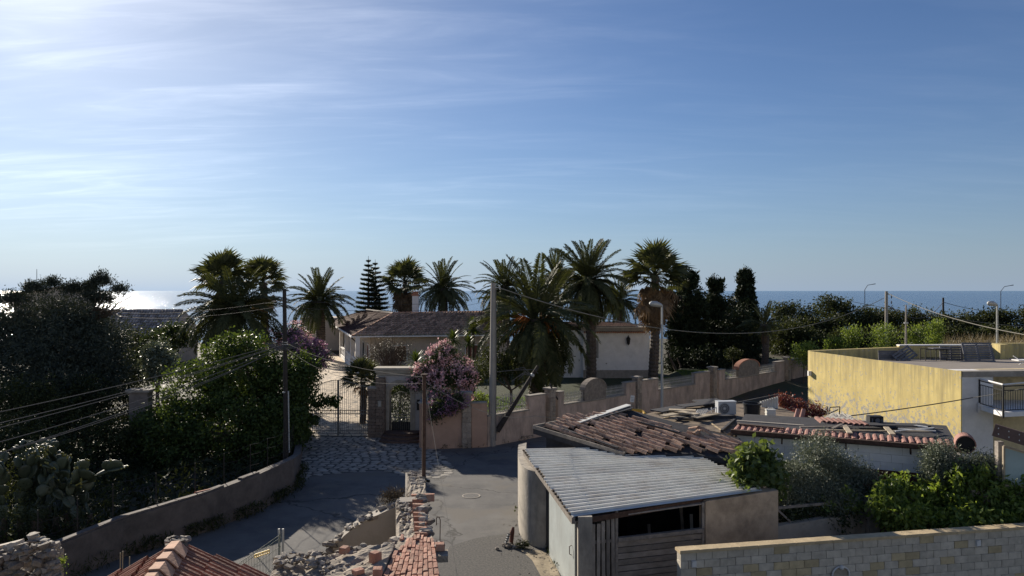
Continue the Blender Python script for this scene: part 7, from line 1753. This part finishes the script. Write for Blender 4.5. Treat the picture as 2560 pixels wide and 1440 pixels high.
# cross wall with rubble top
S4 = [(-3.4, 9.9), (-1.84, 9.9), (-1.86, 11.75), (-3.55, 11.15)]
lumpy(MB(), S4, 0, [3.92, 3.98, 4.0, 3.9], 14, 0.025, 4).build('cross_wall_core', m_mortar, rw)
rngs = random.Random(17)
for k in range(150):
    u = rngs.random() ** 1.2; v_ = rngs.random(); px, py = lerp(690, 960, u), lerp(1372 + (1 - u) * 16, 1440, v_); p = G(px, py, 3.96)
    big = (u < 0.45 and v_ < 0.75); s = rngs.uniform(0.06, 0.15) if big else rngs.uniform(0.025, 0.07)
    piece('stone', rngs.choice(RKP if rngs.random() < 0.35 else RK), rw, (p.x, p.y, 3.95 + s * 0.2 + (0.06 * rngs.random() if big else 0)), rotz(rngs.uniform(0, 6)) @ Matrix.Rotation(rngs.gauss(0, 0.4), 3, 'X'), (s * 1.2, s, s * 0.9))
for k in range(40):
    u = rngs.random(); p = G(lerp(700, 985, u), lerp(1392, 1358, u) + rngs.uniform(-4, 6), 3.97); s = rngs.uniform(0.06, 0.15)
    piece('stone', rngs.choice(RK + RKP[:1]), rw, (p.x, p.y, 3.93 + rngs.uniform(-0.1, 0.05)), rotz(rngs.uniform(0, 6)), (s * 1.2, s, s))
# broken front wall with plastered inner face
BW = [(-2.28, 16.0), (-3.85, 15.7)]
prof_ = [(0, 0), (1.6, 0), (1.62, 2.45), (1.50, 2.68), (1.28, 2.88), (1.08, 3.02), (0.82, 3.16), (0.5, 3.30), (0.2, 3.42), (0, 3.46)]
fw = plate(MB(), V(*BW[0]), V(*BW[1]), prof_, 0.42).build('broken_wall', m_plas, rw)
A_, d_ = V(*BW[0]), (V(*BW[1]) - V(*BW[0])).normalized()
for (s_a, z_a), (s_b, z_b) in zip(prof_[2:], prof_[3:]):
    for k in range(7):
        t_ = rngs.random(); p = A_ + d_ * lerp(s_a, s_b, t_) + V(rngs.uniform(-.04, .04), rngs.uniform(-0.2, 0.2)); s = rngs.uniform(0.10, 0.24)
        piece('stone', rngs.choice(RKP if rngs.random() < 0.3 else RK), fw, (p.x, p.y, lerp(z_a, z_b, t_) + rngs.uniform(-0.08, 0.05)), rotz(rngs.uniform(0, 6)) @ Matrix.Rotation(rngs.gauss(0, 0.4), 3, 'X'), (s * 1.2, s, s * 0.8))
for k in range(26):
    z = rngs.uniform(1.5, 2.7); p = A_ + d_ * (1.62 + rngs.uniform(-0.05, 0.12)) + V(0, rngs.uniform(-0.2, 0.15)); s = rngs.uniform(0.1, 0.24)
    piece('stone', rngs.choice(RK), fw, (p.x, p.y, z), rotz(rngs.uniform(0, 6)), (s, s, s * 0.8))
t = thing('dry_bush', 'dry brown bush growing on top of the broken stone wall', 'plant', (-2.55, 16.1, 3.4))
foliage('twigs', [(-2.55, 16.15, 3.52, 0.24, 0.2, 0.14), (-2.38, 16.2, 3.50, 0.14, 0.15, 0.1), (-2.72, 16.1, 3.45, 0.15, 0.15, 0.10)], 900, 0.13, 0.012, 0.07, M('dry_stem', (0.13, 0.10, 0.06), bump=0, island=0.4), t, 16, (0.2, 1.0), 5, -0.5, 0.3)
# loose bricks and the bent bar
bb = brick_mesh('loose_brick', MBR, 0.165, 0.095, 0.085, 91, 0.006)
def loose(px, py, z, rz_, lab, s=(1, 1, 1), me=bb, name='loose_brick'):
    p = G(px, py, z); o = bpy.data.objects.new(name, me); C.objects.link(o); o.location = p; o.rotation_euler = (0.05, -0.04, rz_); o.scale = s; tag(o, lab, 'brick'); return o
loose(1100, 1366, 3.98, 0.1, 'orange brick jutting out from the right side of the brick capped wall', (0.85, 1.2, 1.2))
MB().box((-1.17, 11.55, 3.86), (0.34, 0.30, 0.10), 0.1).build('jutting_ledge', m_mortar, rw)
loose(938, 1392, 4.06, 1.0, 'brick standing on its end among rubble left of the brick capping', (0.9, 1.2, 1.7))
loose(944, 1428, 4.03, 0.05, 'loose brick at the left edge of the brick capping, nearest the camera', (0.75, 1.3, 1.1))
loose(861, 1374, 4.05, 1.3, 'loose brick on the far edge of the rubble covered cross wall', (0.9, 1.1, 1.0))
loose(895, 1428, 4.02, 0.7, 'greyish brick lying flat on the rubble covered cross wall', (0.9, 1.1, 0.7))
hk = thing('bent_rebar', 'thin rusty bar bent into a hook beside the brick capped wall', 'bar', P(1099, 1350, 12.3))
c = P(1100, 1352, 12.3); MB().tube([c, c + V(0.005, 0, 0.34), c + V(-0.01, 0, 0.39), c + V(-0.045, 0, 0.40), c + V(-0.06, 0, 0.37), c + V(-0.06, 0, 0.26)], 0.008, 5).build('bar', m_rust, hk)
MB().lathe(V(-1.23, 12.3, 3.72), [(0.08, -0.15), (0.08, 0.15), (0.065, 0.151), (0.065, -0.1)], 12, V(0.2, 1, 0)).build('clay_pipe', m_black, rw)
# stone stump at the far left bottom
ls = thing('ruined_stone_stump', 'broken stump of a rubble stone wall at the bottom left corner', 'wall', (-7.3, 11, 0))
lumpy(MB(), [(-8.6, 10.6), (-6.85, 10.7), (-6.78, 11.2), (-8.6, 11.3)], 0, [3.95, 4.02, 4.08, 4.1], 8, 0.04, 8).build('core', m_mortar, ls)
rngs = random.Random(23)
for k in range(210):
    px = rngs.uniform(-20, 145); topy = 1362 - 18 * math.exp(-((px - 78) / 25) ** 2) + max(0, 40 - px) * 0.5; py = lerp(topy, 1470, rngs.random()); p = P(px, py, 10.62 + (0.35 * rngs.random() if py < topy + 14 else rngs.uniform(-0.06, 0.08))); s = rngs.uniform(0.06, 0.2)
    piece('stone', rngs.choice(RKP if rngs.random() < 0.04 else RK), ls, p, rotz(rngs.uniform(0, 6)) @ Matrix.Rotation(rngs.gauss(0, 0.4), 3, 'X'), (s * 1.15, s, s * 1.0))
for k in range(9):
    p = P(lerp(84, 140, k / 8) + rngs.gauss(0, 4), lerp(1340, 1372, k / 8), 11.0); s = rngs.uniform(0.1, 0.2); piece('stone', rngs.choice(RKP), ls, p, rotz(rngs.uniform(0, 6)), (s * 1.5, s, s * 0.6))
MB().bar(P(-30, 1376, 11.4), P(55, 1355, 11.4), 0.12, 0.07).build('pale_slab', rockp, ls)
t = thing('weed_tuft', 'small pale green weed beside the bottom left stone stump', 'plant', P(155, 1425, 10.9)); c = P(155, 1408, 10.9)
foliage('leaves', [(c.x, c.y, c.z, 0.05, 0.05, 0.12)], 120, 0.05, 0.02, 0.03, m_young, t, 10, (0.1, 1.0), 9, -0.3)
t = thing('dry_stalks', 'two thin dry stalks beside the red tiled roof', 'plant', P(302, 1420, 10.2)); mb = MB()
for px, py, py2 in ((300, 1420, 1382), (306, 1420, 1378), (323, 1412, 1392)): mb.tube([P(px, py + 20, 10.2), P(px + 1, py2, 10.2)], [0.006, 0.009], 4)
mb.build('stalks', M('dry_stalk', (0.22, 0.19, 0.14), bump=0), t)

# red interlocking tile roof, bottom left
m_mars = M('red_roof_tile', (0.30, 0.145, 0.10), rough=0.8, var=0.28, scale=6, bump=0.35, bscale=30, rnd=0.22, stain=(0.22, 0.155, 0.12), stain_scale=3, stain_lo=0.5, stain_hi=0.72)
tr_ = thing('red_tiled_roof', 'corner of a red interlocking tile roof with angular ridge tiles at the bottom left', 'roof', (-4.2, 8.5, 0))
def mars_mesh():
    prof = [(0, 0.0), (0.012, 0.058), (0.05, 0.058), (0.06, 0.0), (0.115, 0.0), (0.125, 0.046), (0.155, 0.046), (0.165, 0.0), (0.225, 0.0), (0.235, 0.026), (0.25, 0.026)]
    mb = MB(); n_ = len(prof); L = 0.43
    vs = [(x, y - 0.125, z) for x in (0, L) for y, z in prof] + [(x, y - 0.125, z - 0.018) for x in (0, L) for y, z in prof]
    fs = [(i, i + 1, n_ + i + 1, n_ + i) for i in range(n_ - 1)] + [(n_ + i, n_ + i + 1, 3 * n_ + i + 1, 3 * n_ + i) for i in range(n_ - 1)] + [(0, n_, 3 * n_, 2 * n_), (n_ - 1, 3 * n_ - 1, 4 * n_ - 1, 2 * n_ - 1)]
    mb.add(vs, fs); return mb.mesh('roof_tile', m_mars)
mars = mars_mesh()
apx, apy, apz = -4.30, 9.60, 4.66
for side, slope, nrow in ((1, R(19), 5), (-1, R(25), 4)):
    dv = V(side * math.cos(slope), 0, -math.sin(slope)); yv = V(0, 1, 0) if side > 0 else V(0, -1, 0); nv = dv.cross(yv)
    q0 = Matrix((dv, yv, nv)).transposed()
    for j in range(nrow):
        for i in range(14):
            y = apy - 0.13 - i * 0.25; rx = apx + (apy - y) * 0.215
            if side > 0 and j == 4 and i not in (0, 1, 3): continue
            if side > 0 and j == 3 and i == 0: continue
            p = V(rx, y, apz + (apy - y) * 0.005) + dv * (0.06 + j * 0.375) + nv * (0.05 + random.uniform(0, 0.008))
            jr = 0.25 if (side > 0 and j == 4) else 0.015
            piece('roof_tile', mars, tr_, p, q0 @ Matrix.Rotation(0.10, 3, 'Y') @ Matrix.Rotation(random.gauss(0, jr), 3, 'Z'))
    w_ = 1.6; a, b_ = V(apx, apy - 0.02, apz), V(apx + 0.80, 5.8, apz + 0.02)
    MB().add([a, b_, b_ + dv * w_, a + dv * w_, a - V(0, 0, 0.12), b_ - V(0, 0, 0.12), b_ + dv * w_ - V(0, 0, 0.12), a + dv * w_ - V(0, 0, 0.12)], [(0, 1, 2, 3), (7, 6, 5, 4), (0, 3, 7, 4), (1, 5, 6, 2), (3, 2, 6, 7)]).build('roof_deck', m_mortar, tr_)
m_ridge = M('sandy_ridge_tile', (0.46, 0.27, 0.18), rough=0.85, var=0.25, scale=6, bump=0.35, bscale=30, rnd=0.1)
rm = MB(); pr_ = [(-0.17, -0.06), (-0.055, 0.065), (0.055, 0.065), (0.17, -0.06)]
rm.add([(x * s, y, z + h) for y, s, h in ((0.0, 0.9, 0.0), (-0.38, 1.08, 0.03)) for x, z in pr_] + [(x * s, y, z + h - 0.02) for y, s, h in ((0.0, 0.9, 0.0), (-0.38, 1.08, 0.03)) for x, z in pr_], [(0, 1, 5, 4), (1, 2, 6, 5), (2, 3, 7, 6), (4, 5, 13, 12), (5, 6, 14, 13), (6, 7, 15, 14)])
rme = rm.mesh('ridge_tile', m_ridge)
for i in range(9): piece('ridge_tile', rme, tr_, (apx + 0.03 + i * 0.072, apy - 0.20 - i * 0.335, apz + 0.10 + i * 0.002), rotz(0.21))
for k in range(30):
    p = V(apx + rngs.gauss(0.02, 0.09), apy - rngs.uniform(0, 0.22), apz + 0.10 + rngs.uniform(-0.03, 0.06)); s = rngs.uniform(0.05, 0.12); piece('mortar_lump', rngs.choice(RK), tr_, p, rotz(rngs.uniform(0, 6)), (s, s, s))
MB().prism([(apx - 1.35, 9.5), (apx + 1.35, 9.5), (apx + 1.7, 6), (apx - 1.0, 6)], 0, 4.15).build('house_wall', m_plas, tr_)
plate(MB(), V(apx - 1.35, 9.52), V(apx + 1.35, 9.52), [(0, 4.0), (2.7, 4.0), (2.7, 4.22), (1.35, 4.66), (0, 4.08)], 0.12).build('gable_wall', m_mortar, tr_)

# green mesh fence with steel posts, yellow crate
mf = thing('mesh_fence', 'wire mesh fence with twin steel posts standing on the shaded road behind the ruin', 'fence', (-5.7, 18.7, 0))
a, b_ = P(702, 1322, 18.7), P(575, 1398, 16.6); m_grn = M('green_wire', (0.05, 0.09, 0.07), rough=0.5, var=0.1, bump=0)
for dx in (-0.045, 0.055): MB().tube([(a.x + dx, 18.7, 0), (a.x + dx, 18.7, a.z)], 0.03, 6).build('post', m_galv, mf)
e0, e1 = V(a.x, 18.7, 1.85), V(b_.x, b_.y, 1.75); g = MB()
for z in (0, -0.08, -0.3, -0.7, -1.1, -1.5): g.tube([e0 + V(0, 0, z), e1 + V(0, 0, z)], 0.008, 3, False)
for k in range(34): p = lerp(e0, e1, k / 33); g.tube([p, p - V(0, 0, 1.7)], 0.005, 3, False)
g.build('mesh', m_grn, mf, kind='stuff')
MB().tube([(e1.x, e1.y, 0), (e1.x, e1.y, 1.85)], 0.03, 6).build('post', m_galv, mf)
c = G(655, 1391, 3.95); yc = thing('yellow_crate', 'broken piece of a yellow perforated plastic crate among the rubble', 'crate', c)
q = rotz(0.5); g = MB()
for z in (0.0, 0.09): g.bar(c + q @ V(-0.11, 0, z * 0.5), c + q @ V(0.11, 0, z * 0.5 + 0.04), 0.012, 0.012)
for k in range(8): g.bar(c + q @ V(-0.11 + k * 0.031, 0, k * 0.005), c + q @ V(-0.11 + k * 0.031, 0, 0.045 + k * 0.005), 0.010, 0.010)
g.build('crate_side', M('yellow_crate_plastic', (0.70, 0.48, 0.03), rough=0.5, bump=0), yc)
